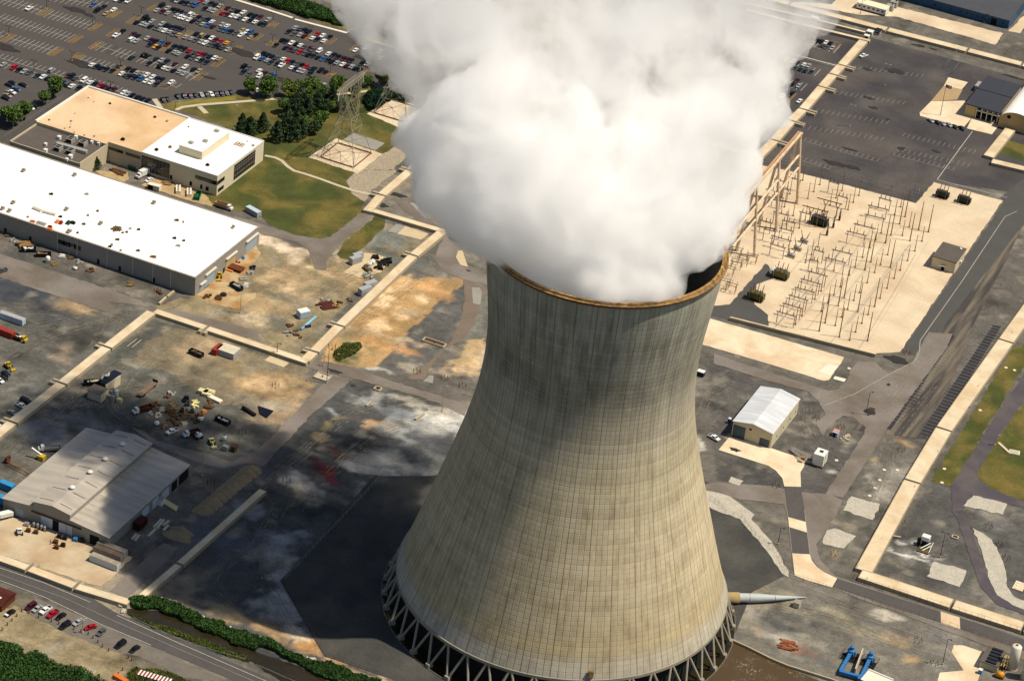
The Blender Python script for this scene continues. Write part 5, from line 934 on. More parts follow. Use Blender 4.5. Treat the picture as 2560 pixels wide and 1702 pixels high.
# --- brown hut bottom left
zh = 3.6; hx, hy = gt('30', 60, 900)[0:2]; hy = gt('30', 78, 905)[1]
hu = thing('hut', 'brown timber hut with pitched red brown roof at the left edge', 'hut', (gt('30', 75, 900)[0]-7, hy+1.5, 0))
part('wall', MB().box((0, 0, 0), (12.5, 9, 3.0)), mat('brown timber', '5e3216', .8, .1, 1), hu)
mb = MB(); mb.add([(-6.8, -5, 2.95), (6.8, -5, 2.95), (6.8, 0, 5.2), (-6.8, 0, 5.2), (-6.8, 5, 2.95), (6.8, 5, 2.95)], [(0, 1, 2, 3), (3, 2, 5, 4), (1, 5, 2), (0, 3, 4)]); part('roof', mb, M_BROWN, hu); part('skylight', MB().box((4, -2.2, 4.25), (1.2, 1, .15)), M_WHITEP, hu)
for i in (-3, 0, 3): part('window', MB().box((i, -4.53, 1.2), (1.1, .06, 1.1)), M_GLASS, hu)
# ---------------------------------------------------------------- cars
PAINT = {'w': ('white', 'd9dad8'), 's': ('silver', '9a9c9e'), 'g': ('grey', '4e5052'), 'k': ('black', '0b0c10'), 'n': ('navy blue', '0e1526'), 'b': ('mid blue', '2c5688'), 'r': ('red', '9c1020'), 'm': ('maroon', '42101c'), 't': ('beige', '9c8c6a'), 'e': ('dark teal', '123038'), 'y': ('yellow', 'd8960c')}
PM = {k: mat(v[0]+' car paint', v[1], .28, spec=.6) for k, v in PAINT.items()}
M_CGL = mat('car window glass', '07090c', .1, spec=.7); M_LAMP = mat('headlamp lens', 'c8ccd0', .2, spec=.6); M_TAIL = mat('tail lamp lens', '6a0c0c', .3)
def car_body(kind):
    """nose towards -y. side profile extruded with tumblehome"""
    if kind == 'car': sec = [(-2.3, .35), (-2.3, .68), (-1.2, .86), (-.45, 1.38), (.85, 1.40), (1.65, .98), (2.25, .92), (2.3, .35)]; W = 1.78
    elif kind == 'van': sec = [(-2.4, .4), (-2.4, .95), (-1.5, 1.12), (-.9, 1.82), (2.2, 1.86), (2.4, 1.0), (2.4, .4)]; W = 1.95
    else: sec = [(-2.7, .45), (-2.7, 1.02), (-1.4, 1.12), (-.9, 1.75), (.5, 1.75), (.75, 1.14), (2.75, 1.10), (2.75, .45)]; W = 1.95
    mb = MB(); n = len(sec); top = max(b_ for a, b_ in sec)
    def hw(z): return W/2*(1-.16*max(0, (z-.9)/(top-.9)))
    for s in (-1, 1):
        for a, b_ in sec: mb.v.append((s*hw(b_), a, b_))
    mb.f.append(tuple(range(n))[::-1]); mb.f.append(tuple(range(n, 2*n))); mb.m += [0, 0]
    for i in range(n): mb.f.append((i, (i+1) % n, n+(i+1) % n, n+i)); mb.m.append(0)
    gl = MB()
    if kind == 'car': q = [((-1.12, .90), (-.5, 1.34)), ((.92, 1.36), (1.58, 1.02))]; sd = [(-1.0, .94), (-.45, 1.30), (.8, 1.32), (1.4, .98)]
    elif kind == 'van': q = [((-1.45, 1.17), (-.95, 1.76)), ((2.24, 1.75), (2.36, 1.2))]; sd = [(-1.2, 1.15), (-.85, 1.7), (2.05, 1.72), (2.1, 1.15)]
    else: q = [((-1.36, 1.17), (-.95, 1.70)), ((.54, 1.68), (.72, 1.22))]; sd = [(-1.2, 1.18), (-.85, 1.64), (.42, 1.64), (.5, 1.18)]
    for (a0, z0), (a1, z1) in q:
        nn = Vector((0, z0-z1, a1-a0)).normalized(); nn = nn if nn.z > 0 else -nn; o = nn*.015
        gl.add([(-hw(z0)*.9, a0+o.y, z0+o.z), (hw(z0)*.9, a0+o.y, z0+o.z), (hw(z1)*.88, a1+o.y, z1+o.z), (-hw(z1)*.88, a1+o.y, z1+o.z)], [(0, 1, 2, 3) if a1 > a0 and z1 > z0 or z1 > z0 else (0, 1, 2, 3)])
    for s in (-1, 1): gl.add([(s*(hw(z_)+.012), a, z_) for a, z_ in sd], [(0, 1, 2, 3)])
    bed = None
    if kind == 'pickup': bed = MB().box((0, 1.75, 1.105), (1.5, 1.75, .02))
    return mb, gl, bed
CARMESH = {}
def car_mesh(kind, pc):
    """body, glass, tyres and lamps in one mesh for cars too small to show parts"""
    if (kind, pc) in CARMESH: return CARMESH[kind, pc]
    mb, gl, bed = car_body(kind); mb.add(gl.v, gl.f, 1)
    if bed: mb.add(bed.v, bed.f, 2)
    for sx in (-.80, .80):
        for sy in (-1.4, 1.4): mb.tube((sx-.12*np.sign(sx), sy, .33), (sx+.1*np.sign(sx), sy, .33), .33, n=10, mi=2)
    mb.box((0, -2.32 if kind == 'car' else -2.42, .5), (1.5, .06, .16), 0, 3)
    CARMESH[kind, pc] = mb.mesh('parked_'+kind, [PM[pc], M_CGL, M_TYRE, M_LAMP]); return CARMESH[kind, pc]
KIND = {'car': 'car', 'van': 'van', 'pickup': 'pickup truck'}
NAMES = {}
ncar = [0]
def put_car(p, pc, kind='car', rz=0, label='', grp='cars in the parking lot'):
    o = link({'car': 'parked_car', 'van': 'parked_van', 'pickup': 'pickup_truck'}[kind], car_mesh(kind, pc)); o.location = (p[0], p[1], .12); o.rotation_euler[2] = rz
    sc = random.uniform(.95, 1.05); o.scale = (sc, sc*random.uniform(.96, 1.04), sc); tag(o, label, KIND[kind], grp); ncar[0] += 1; return o
def row(k, a, b, cars, name, rz=0, jit=.06):
    """row along the line a-b of car centres in crop k; cars = 'x:c ...' (upper case: van, +: pickup)"""
    it = cars.split(); 
    for i, s_ in enumerate(it):
        x_, c = s_.split(':'); x_ = float(x_); y_ = a[1]+(b[1]-a[1])*(x_-a[0])/(b[0]-a[0]); p = g(*crop(k, x_, y_), .75)
        kind = 'pickup' if c.endswith('+') else ('van' if c[0].isupper() else 'car'); pc = c[0].lower()
        flip = math.pi if random.random() < .35 else 0
        put_car((p[0]+random.gauss(0, .05), p[1]+random.gauss(0, .25)), pc, kind, rz+flip+random.gauss(0, .02), f"{PAINT[pc][0]} {KIND[kind]}, {ORD[i]} from left, {name}", name)
row('1', (1640, 15), (2876, 360), '1640:r 1740:s 1820:k 1900:n 1990:s 2130:m 2230:g 2320:k 2416:w 2546:k 2636:n 2726:m 2876:s', 'far side of topmost car row')
row('1', (1210, 15), (2811, 455), '1130:k 1210:s 1290:n 1370:n 1440:g 1530:B 1720:n 1800:s 1885:s 2040:r 2125:m 2210:w 2290:w 2366:g 2456:w 2546:n 2636:w 2736:n 2811:n', 'near side of topmost car row')
row('1', (910, 110), (2646, 640), '910:K 1030:s 1120:k 1190:k 1270:n 1350:g 1450:W 1520:t 1600:k 1690:g 1760:k 1850:w 2030:s 2120:w 2400:t 2480:w 2546:B 2646:k', 'far side of second car row')
row('1', (830, 190), (2546, 690), '830:s 925:m 1020:s 1180:s 1260:w 1330:w 1420:w 1500:n 1590:g 1680:s 1770:b 1860:m 2010:g 2090:b 2180:n 2270:g 2380:w 2546:t', 'near side of second car row')
row('1', (600, 340), (2110, 790), '600:K 670:k 745:s 930:s 1010:n 1080:n 1150:n 1210:n 1280:k 1560:k 1660:T 1750:k 1830:w 1910:m 2000:r 2110:y', 'far side of third car row')
row('1', (460, 415), (2140, 915), '460:n 555:s 630:s 710:n 810:g 890:s 965:w 1060:s 1155:g 1230:t 1360:s 1460:s 1540:g 1640:s 1720:w 1815:g 1900:n 1980:k 2030:g 2140:s', 'near side of third car row')
row('1', (200, 575), (1970, 1090), '200:k 390:m 480:n 645:s 720:m 810:k 910:b 1020:m 1150:n 1240:n 1330:k 1430:r 1540:g 1620:r 1700:m 1800:e 1890:w 1970:t', 'far side of fourth car row')
row('1', (80, 650), (1750, 1140), '80:w+ 360:W 450:s 690:n 800:y 850:k 1050:k 1150:s 1230:s 1400:n 1490:g 1590:s 1650:n 1750:n', 'near side of fourth car row')
row('1', (560, 1010), (1640, 1320), '590:K 660:k 820:e 910:s 1000:n 1160:m 1340:w 1500:n 1600:t', 'far side of fifth car row')
row('1', (370, 1060), (1330, 1355), '370:e 700:n 895:K 970:w 1050:s 1140:k 1240:s 1330:s', 'near side of fifth car row')
row('4', (420, 555), (1210, 805), '420:g 590:k 680:k 770:s 860:t 930:w 1040:w 1130:n 1210:k 1380:w', 'far side of sixth car row')
row('4', (20, 560), (1120, 885), '-72:w 20:n 100:n 195:n 300:k 470:w 555:g 630:n 720:n 820:B 920:w 1015:w 1120:n', 'near side of sixth car row')
row('3', (50, 455), (1460, 885), '50:s 250:R 350:k 450:s 535:g 690:e 790:w 880:n 970:n+ 1060:n 1150:e 1250:G 1330:w 1450:k', 'near side of row by the tan roof')
row('3', (945, 560), (2280, 970), '945:S 1260:m 1320:K 1400:g 1550:W 1660:w 1750:n 1850:r 1910:m 2000:m 2090:m 2280:w', 'far side of row by the tan roof')
row('4', (590, 1065), (960, 1180), '590:s 670:k 770:n 860:n 960:n', 'row end beside the tan roof parapet')
for i, (x_, y_, c) in enumerate(((1240, 1180, 'k'), (1325, 1165, 'n'), (1510, 1115, 'n'), (1620, 1102, 'n'), (1735, 1100, 'm'), (1835, 1092, 'n'), (1940, 1083, 's'), (2040, 1078, 'k'), (2120, 1070, 'w'), (2210, 1066, 'n'), (2310, 1058, 'n'), (2400, 1050, 'g'), (2490, 1040, 'k'))):
    p = g(*crop('4', x_, y_), .7); put_car(p, c, 'car', .95, f"{PAINT[c][0]} car, {ORD[i]} from the left in the angled row beside the lawn", 'angled row beside the lawn')
for i, (x_, y_, c) in enumerate(((415, 800, 's'), (632, 785, 's'), (1075, 760, 'n'), (10, 832, 'w'))): p = gt('01', x_, y_, .7); put_car(p, c, 'car', .8, [f'silver car between the two middle lawn-edge trees', 'silver car right of the middle lawn-edge trees', 'navy car beside the rightmost lawn-edge tree', 'white car just left of the leftmost lawn-edge tree'][i], 'angled row beside the lawn')
for i, (x_, y_, c, kd) in enumerate(((170, 830, 'n', 'car'), (225, 785, 'n', 'car'), (425, 830, 'k', 'car'), (300, 905, 'b', 'car'), (205, 965, 'w', 'pickup'), (140, 1022, 't', 'car'), (105, 1072, 'n', 'car'), (560, 1252, 'w', 'car'), (630, 1222, 'k', 'van'))):
    p = g(*crop('3', x_, y_), .7); put_car(p, c, kd, 1.45, f"{PAINT[c][0]} {KIND[kd]}, {ORD[i]} of those parked left of the trees and tan roof", 'cars left of the trees')
for i, (x_, y_, c, kd, d) in enumerate(((535, 160, 'w', 'pickup', 'alone among the empty stalls at the upper left'), (1715, 90, 'b', 'car', 'above the black van at the top left'), (1790, 200, 'k', 'van', 'beside the beige car at the top left'), (1910, 130, 'n', 'car', 'behind the black van at the top left'), (1960, 250, 't', 'car', 'against the hatched island at the top left'), (2090, 185, 'w', 'car', 'against the hatched island at the top left'))):
    p = g(*crop('8', x_, y_), .7); put_car(p, c, kd, 0, f"{PAINT[c][0]} {KIND[kd]} {d}", 'scattered cars at the upper left')
for i, (x_, y_, c) in enumerate(((300, 20, 'w'), (180, 8, 'n'), (90, -5, 'w'))): p = g(*crop('1', x_, y_), .7); put_car(p, c, 'car', 0, f"{PAINT[c][0]} car, {ORD[i]} from the right of the three cut by the top edge", 'cars cut by the top edge')
row('2', (1020, 510), (1650, 685), '1020:s 1110:g 1190:n 1270:n 1430:r 1530:w 1650:k', 'far side of short row under the reeds')
row('2', (890, 590), (1540, 755), '890:n 1000:g 1100:s 1190:m 1335:w 1420:k 1540:w', 'near side of short row under the reeds')
row('2', (780, 740), (2240, 1170), '780:k 850:k 950:w 1040:k 1110:w 1190:g 1290:m 1350:g 1460:W 1630:w 1720:n 1810:k 1900:m 1980:m 2050:n 2240:k', 'far side of long middle right row')
row('2', (660, 830), (2220, 1280), '660:k 840:n 930:m 1010:g 1100:r 1190:g 1270:k 1345:n 1440:n 1530:b 1620:n 1700:n 1790:s 1890:w 1970:m 2050:s 2140:n 2220:n', 'near side of long middle right row')
row('5', (1060, 705), (1340, 805), '1160:s 1240:k 1340:k', 'row end by the right yellow island')
row('2', (430, 985), (1580, 1325), '430:k 510:n 600:n 680:g 790:w 880:r 960:k 1040:g 1140:k 1220:r 1300:g 1370:n 1490:k+ 1580:k', 'far side of row above the lawn trees')
row('2', (310, 1060), (1290, 1350), '310:W 400:b 500:s 580:e 690:n 775:w+ 950:w 1020:n 1100:s 1170:s 1290:n', 'near side of row above the lawn trees')
row('2', (80, 1220), (620, 1390), '80:K 160:g 350:w 460:m 550:g 620:b', 'far side of lowest short row')
row('2', (60, 1325), (460, 1440), '60:n 170:g 355:W 460:k', 'near side of lowest short row')
row('5', (1050, 415), (1490, 540), '1050:n 1140:w 1220:n 1300:n 1400:w 1490:m', 'far side of row beside the steam')
row('5', (950, 485), (1550, 675), '950:w 1140:b 1200:g 1295:n 1410:w 1490:m 1550:k', 'near side of row beside the steam')
row('6', (1260, 255), (1740, 355), '1400:k 1490:n 1570:k 1660:w 1740:k', 'far side of top row right of the steam')
row('6', (1415, 360), (1770, 450), '1260:m 1415:s 1580:g 1665:g 1770:s', 'near side of top row right of the steam')
row('6', (930, 650), (1340, 770), '930:w 1050:w 1140:e 1255:w 1340:s', 'far side of teal row right of the steam')
row('6', (1080, 815), (1390, 880), '1080:k 1180:e 1280:e 1390:e', 'near side of teal row right of the steam')
row('6', (720, 930), (1130, 1035), '720:s 810:s 1010:k 1130:m', 'far side of grey row right of the steam')
row('6', (860, 1050), (1150, 1140), '860:n 1050:k 1150:s', 'near side of grey row right of the steam')
row('6', (750, 1190), (1040, 1270), '750:m 850:n 940:g 1040:k', 'far side of red row right of the steam')
row('6', (610, 1260), (960, 1350), '610:r 690:m 780:n 855:w 960:k', 'near side of red row right of the steam')
row('7', (1000, 85), (1270, 190), '1000:w 1080:n 1175:w 1270:m', 'far side of maroon row right of the steam')
row('7', (1010, 220), (1190, 270), '920:g 1010:m 1100:m 1190:n', 'near side of maroon row right of the steam')
row('7', (780, 640), (860, 690), '680:s 780:w 860:w', 'far side of lowest row right of the steam')
row('7', (700, 735), (785, 765), '600:w 700:w 785:n', 'near side of lowest row right of the steam')
p = g(*crop('6', 1170, 1420), .7); put_car(p, 'w', 'car', -.15, 'white car standing alone beside the stepped barrier wall', 'cars beside the barrier wall'); p = g(*crop('7', 760, 965), .7); put_car(p, 'w', 'car', 0, 'white car at the foot of the stepped barrier wall', 'cars beside the barrier wall')
for i, (x_, y_, c) in enumerate(((1497, 1112, 's'), (1560, 1130, 'k'), (1605, 1140, 's'), (1663, 1152, 's'), (1720, 1170, 'k'), (1785, 1185, 'k'))): p = gt('03', x_, y_, .5); put_car(p, c, 'car', 1.0, f"{PAINT[c][0]} car, {ORD[i]} from the left below the tan terrace", 'cars below the tan terrace')
# nearer cars, with parts
def big_car(p, pc, kind, rz, label, grp=None, roofc=None):
    o = thing({'car': 'parked_car', 'van': 'parked_van', 'pickup': 'pickup_truck'}[kind], label, KIND[kind], (p[0], p[1], .12), rz, grp); mb, gl, bed = car_body(kind)
    part('body', mb, PM[pc], o); part('windows', gl, M_CGL, o)
    if bed: part('load_bed', bed, M_TYRE, o)
    for sx in (-.80, .80):
        for sy in (-1.4, 1.4): part('wheel', MB().tube((sx-.12*np.sign(sx), sy, .33), (sx+.1*np.sign(sx), sy, .33), .33, n=12), M_TYRE, o)
    f = {'car': -2.31, 'van': -2.41, 'pickup': -2.71}[kind]
    for sx in (-.6, .6): part('headlight', MB().box((sx, f, .55), (.35, .06, .16)), M_LAMP, o)
    if roofc: part('bonnet', MB().box((0, -1.8, .80), (1.6, .9, .05)), PM[roofc], o)
    ncar[0] += 1; return o
G_ = 'cars along the bollards by the near road'
for x_, y_, c, kd, rz, lb in ((285, 880, 'm', 'van', -.15, 'dark maroon van nearest the brown hut in the roadside row'), (345, 900, 's', 'car', -.15, 'pale silver car beside the dark maroon van'), (420, 915, 'w', 'pickup', -.15, 'white pickup with dark bed by the near road'), (485, 950, 'r', 'pickup', -.15, 'bright red pickup by the near road'), (560, 970, 'k', 'car', -.15, 'black car beside the bright red pickup'),
                              (600, 1055, 'k', 'van', -.2, 'black van at the near side of the sandy roadside strip'), (720, 1025, 's', 'car', -.2, 'silver car below the road edge line'), (832, 1070, 'r', 'car', -.55, 'red car turned askew on the roadside strip'), (930, 1115, 'g', 'car', 0, 'grey car at the end of the sandy strip'), (1110, 1230, 'k', 'van', -.15, 'black van in the road shadow'), (1240, 1270, 'k', 'car', -.15, 'black car at the right end of the roadside row')):
    big_car(gt('30', x_, y_, .7), c, kd, rz, lb, G_)
big_car(gt('30', 92, 940, .7), 'k', 'car', -.15, 'black and white car beside the brown hut', None, 'w')
for s_, x_, y_, c, kd, rz, lb in (('20', 235, 550, 'k', 'van', 1.5, 'black van at the head of the three against the left barrier wall'), ('20', 197, 597, 'w', 'pickup', 1.35, 'white pickup between the two cars against the left barrier wall'), ('20', 120, 660, 's', 'car', 1.35, 'silver car against the left barrier wall'), ('20', -5, 790, 'w', 'car', 1.35, 'white car cut by the left edge below the silver one'),
                                  ('20', 55, 298, 'n', 'car', 1.35, 'navy car just below the yellow forklift'), ('20', 32, 338, 'k', 'car', 1.35, 'black car below the navy one at the left edge'), ('20', -5, 362, 'w', 'car', 1.35, 'white car cut by the left edge below the black one'), ('10', 192, 1545, 'w', 'pickup', 1.1, 'white pickup beside the red container trailer'), ('10', 15, 925, 'g', 'pickup', -.4, 'grey pickup on the road left of the warehouse'),
                                  ('20', 1583, 833, 'w', 'pickup', -.35, 'white pickup below the scrap pile'), ('22', 1860, 890, 'w', 'pickup', 1.25, 'white pickup beside the cream shed'), ('10', 1372, 88, 'w', 'car', -.1, 'small white car beside the white box truck'), ('03', 880, 515, 'w', 'pickup', -.4, 'white pickup alone on the empty asphalt lot')):
    big_car(gt(s_, x_, y_, .7), c, kd, rz, lb)
print('cars', ncar[0])
# ---------------------------------------------------------------- low barrier walls
M_BTOP = mat('barrier fill', 'cfbfa2', .9, .12, .15, var2=.1, scale2=1.3, col2='c4ae8c'); M_BSIDE = mat('barrier concrete', '9d917a', .9, .08, .5)
def barrier(a, b, w, h, label, grp='low barrier walls around the yards', name='barrier_wall', z=0):
    A = Vector(g(*a, h)[:2]); B = Vector(g(*b, h)[:2]); d = B-A; ang = math.atan2(d.y, d.x); L_ = d.length
    o = thing(name, label, 'barrier wall', ((A.x+B.x)/2, (A.y+B.y)/2, 0), ang, grp)
    part('side_wall', MB().box((0, -w/2+.15, 0), (L_, .3, h)), M_BSIDE, o); part('side_wall', MB().box((0, w/2-.15, 0), (L_, .3, h)), M_BSIDE, o)
    part('end_wall', MB().box((-L_/2+.15, 0, 0), (.3, w-.61, h-.004)), M_BSIDE, o); part('end_wall', MB().box((L_/2-.15, 0, 0), (.3, w-.61, h-.004)), M_BSIDE, o)
    part('fill', MB().box((0, 0, 0), (L_-.61, w-.61, h-.03)), M_BTOP, o); return o
HB = 1.5
RUN = [0]
def wallrun(pts, w, label, jog=None, jl=4.5):
    RUN[0] += 1; HB = 1.5+.012*RUN[0]
    """pts = pixel points of the run; consecutive pieces separated by a gap with a short offset stub on side jog"""
    for i, (a, b) in enumerate(zip(pts, pts[1:])):
        A = g(*a, HB); B = g(*b, HB); d = Vector(B)-Vector(A); u_ = d.normalized(); n = Vector((-u_.y, u_.x, 0))
        A2 = Vector(A)+u_*(.45 if i else 0); B2 = Vector(B)-u_*(.45 if i < len(pts)-2 else 0)
        o = thing('barrier_wall', f'{label}, {ORD[i]} length', 'barrier wall', tuple((A2+B2)/2)[:2]+(0,), math.atan2(d.y, d.x), 'low barrier walls around the yards'); L_ = (B2-A2).length
        part('fill', MB().box((0, 0, 0), (L_-.61, w-.61, HB-.03)), M_BTOP, o)
        mb = MB(); mb.box((0, -w/2+.15, 0), (L_, .3, HB)).box((0, w/2-.15, 0), (L_, .3, HB)).box((-L_/2+.15, 0, 0), (.3, w-.61, HB-.004)).box((L_/2-.15, 0, 0), (.3, w-.61, HB-.004)); part('side_wall', mb, M_BSIDE, o)
        if jog:
            for s in ([1] if i < len(pts)-2 else [])+([-1] if i else []):
                part('gate_stub', MB().box((s*(L_/2-.75), jog*(w/2+jl/2), 0), (1.5, jl, HB-.1)), M_BSIDE, o)
CW = 4.6
wallrun([t('20', -420, 1180), t('20', 115, 745), t('20', 570, 388), t('20', 985, 55), t('10', 1395, 1300)], CW, 'left yard wall running up from the left edge', 1, 2.6)
wallrun([t('10', 1425, 1290), t('10', 1900, 1447), t('21', 480, 190)], CW*.85, 'wall between the two dirt yards below the warehouse', -1, 2.2)
wallrun([t('21', 450, 175), t('21', 535, 95), t('11', 770, 1425), t('11', 1450, 780), t('11', 1715, 560)], CW, 'wall beside the ochre ground', 1, 2.6)
wallrun([t('11', 1740, 560), t('11', 1020, 350)], CW*.8, 'wall from the lawn corner to the plume side')
wallrun([t('11', 1025, 375), t('11', 1155, 225), t('11', 1420, 0), t('01', 1560, 1440), t('01', 1900, 1130)], CW, 'wall climbing under the steam', 1, 3)
wallrun([(1862, 424), t('03', 60, 1290), t('03', 215, 1110), t('03', 325, 1005), t('03', 500, 800), t('03', 600, 685), t('03', 680, 600), t('03', 880, 375)], CW+.4, 'stepped wall right of the steam', -1, 4.6)
wallrun([t('03', 940, 375), t('03', 300, 220), t('03', -200, 90)], 2.6, 'front wall of the entry lane at upper right'); wallrun([t('03', 960, 312), t('03', 400, 170), t('03', -200, 30)], 2.0, 'rear wall of the entry lane at upper right')
wallrun([t('03', -200, -75), t('03', 200, 35), t('03', 1100, 270), t('03', 1840, 460), t('03', 2340, 590), t('03', 2700, 690)], 5.5, 'long pale wall across the upper right')
wallrun([(1700, 340), (1905, 392)], CW*.8, 'short wall end under the steam')
wallrun([t('33', 880, 550), t('23', 1330, 1290), t('23', 1620, 810), t('23', 2190, 0), t('23', 2600, -570)], 7.0, 'broad wall along the right side')
wallrun([t('33', 850, 575), t('33', 1700, 855), t('33', 2356, 1065), t('33', 2900, 1230)], 6.5, 'broad wall across the lower right')
wallrun([t('30', -500, 250), t('30', 265, 525), t('30', 700, 690), t('30', 1190, 840)], 4.0, 'wall along the near road', 1, 2.2)
wallrun([t('30', 1270, 815), t('30', 1650, 490), t('20', 2420, 1370)], 3.2, 'wall climbing from the near road to the gravel heaps')
wallrun([t('03', 2060, 1480), t('03', 2400, 1560), t('03', 2700, 1620)], 5.0, 'corner wall below the entrance building'); wallrun([t('03', 2030, 1440), t('03', 2230, 1190)], 5.5, 'wall rising to the entrance building')
for i, (a, b) in enumerate(((t('10', 1465, 1220), t('10', 1530, 1160)), (t('10', 1540, 1155), t('10', 1600, 1105)))):
    barrier(a, b, 1.0, .9, ['lower white barrier block below the warehouse corner', 'upper white barrier block below the warehouse corner'][i], 'white barrier blocks', 'barrier_block')
# retaining wall of the switchyard
A = g(*t('13', -350, 1380)); B = g(*t('23', 985, 150)); d = Vector(B)-Vector(A)
o = thing('retaining_wall', 'low retaining wall along the front of the sandy switchyard', 'wall', tuple((Vector(A)+Vector(B))/2), math.atan2(d.y, d.x)); part('wall', MB().box((0, 0, 0), (d.length, .6, 1.6)), M_BSIDE, o); part('coping', MB().box((0, 0, 1.6), (d.length+.3, .9, .2)), M_BTOP, o)
# ---------------------------------------------------------------- lamp posts
M_POLE = mat('dark pole', '2a2622', .5, .1, .8); M_POLEG = mat('galvanised pole', '9b9a92', .5, .1, .8); M_POLER = mat('weathered steel pole', '80582a', .7, .2, .8, col2='5c3c1a')
def lamp(b, tp, label, light=False, arms=2, grp='parking lot lamp posts', name='lamp_post'):
    h = max(5, height(b, tp)); o = thing(name, label, 'lamp post', g(*b), 0, grp); m_ = M_POLEG if light else M_POLE
    part('pole', MB().tube((0, 0, 0), (0, 0, h), .16, .1, n=8), m_, o); part('base', MB().tube((0, 0, 0), (0, 0, .7), .35, n=10), M_CONC, o)
    for s in ((-1, 1) if arms == 2 else (1,)):
        part('lamp_head', MB().beam((0, 0, h), (s*.9, 0, h+.1), .08, .08).box((s*1.2, 0, h-.02), (.8, .5, .2)), m_, o)
LP = [('8', 160, 655, 160, 515), ('8', 858, 175, 855, 45), ('8', 1705, 505, 1705, 350), ('8', 1322, 1125, 1322, 960), ('8', 622, 1350, 622, 1115), ('1', 540, 300, 545, 140), ('1', 2010, 195, 2015, 35), ('1', 1348, 645, 1352, 470), ('1', 1000, 800, 1005, 700), ('1', 2185, 930, 2188, 800), ('1', 1630, 1290, 1635, 1225), ('1', 155, 1270, 160, 1145),
      ('2', 605, 420, 612, 245), ('2', 1295, 660, 1303, 510), ('2', 595, 805, 600, 645), ('2', 1660, 1375, 1667, 1205), ('2', 660, 1450, 668, 1290), ('2', 2143, 800, 2150, 680), ('2', 2310, 1280, 2318, 1230), ('3', 2032, 940, 2035, 810), ('5', 1135, 880, 1142, 700), ('5', 1585, 880, 1595, 640)]
for i, (k, x, y, x2, y2) in enumerate(LP): lamp(crop(k, x, y), crop(k, x2, y2), f'dark twin headed lamp post, {ORD[i]} listed of the large parking lot', False)
for i, o in enumerate([o for o in bpy.data.objects if o.name.startswith('lamp_post')]):
    pass
for s, x, y, x2, y2, lb, li in (('00', 1610, 1020, 1612, 955, 'lamp post beside the footpath behind the office', 0), ('00', 2150, 1190, 2180, 965, 'slender white pole on the lawn', 1), ('21', 650, 390, 672, 75, 'tall dark pole beside the small fenced hydrant pad', 0), ('21', 1712, 650, 1738, 408, 'pale pole on the whitened ground left of the tower', 1), ('21', 192, 130, 196, 20, 'dark pole standing on the yard wall', 0), ('21', 622, 230, 624, 180, 'small pale post beside the yard wall end', 1),
                            ('23', 900, 680, 930, 465, 'dark lamp post on the service road', 0), ('33', 92, 310, 118, 155, 'lamp post left of the narrow paved road', 0), ('33', 1583, 430, 1612, 205, 'triple headed lamp post beside the white equipment skid', 0), ('33', 1605, 1415, 1655, 1180, 'lamp post between the blue pumps and tan pad', 0), ('03', 750, 1165, 780, 970, 'pale twin lamp post low on the empty asphalt', 1), ('03', 1072, 790, 1100, 595, 'pale twin lamp post higher on the empty asphalt', 1),
                            ('20', 1858, 1245, 1868, 960, 'pale pole right of the grey workshop', 1), ('10', 2210, 1315, 2222, 1130, 'slim pole on the dirt beside the scrap yard', 1), ('30', 760, 1125, 762, 985, 'thin pole behind the grey roadside car', 1), ('23', 2085, 960, 2095, 960-100, 'white post on the right hand grass', 1), ('03', 850, 130, 866, 0, 'tall pole by the office trailer', 0), ('03', 1500, 60, 1506, 0, 'pole before the blue building, left', 0), ('03', 1750, 130, 1762, 60, 'pole before the blue building, middle', 0), ('03', 1990, 210, 2000, 130, 'pole before the blue building, right', 0)):
    lamp(t(s, x, y), t(s, x2, y2), lb, bool(li), 2 if 'twin' in lb or 'triple' in lb else 1, 'single poles around the site')
# flagpole
b = t('03', 1585, 1065); h = height(b, t('03', 1632, 775)); o = thing('flagpole', 'tall flagpole with striped flag on the tan terrace', 'flagpole', g(*b)); part('pole', MB().tube((0, 0, 0), (0, 0, h), .18, .1), M_POLER, o)
mb = MB(); n = 10
for j in range(7):
    for i in range(n):
        def fp(a, q): return (.1+a*3/n, .25*math.sin(a*.9)*a/n, h-.3-q*1.8/7-.12*a/n)
        mb.add([fp(i, j), fp(i+1, j), fp(i+1, j+1), fp(i, j+1)], [(0, 1, 2, 3)], 2 if (i < 4 and j < 4) else j % 2)
part('flag', mb, [mat('flag red', '9a1c22'), mat('flag white', 'd8d8d8'), mat('flag blue', '1a2450')], o)
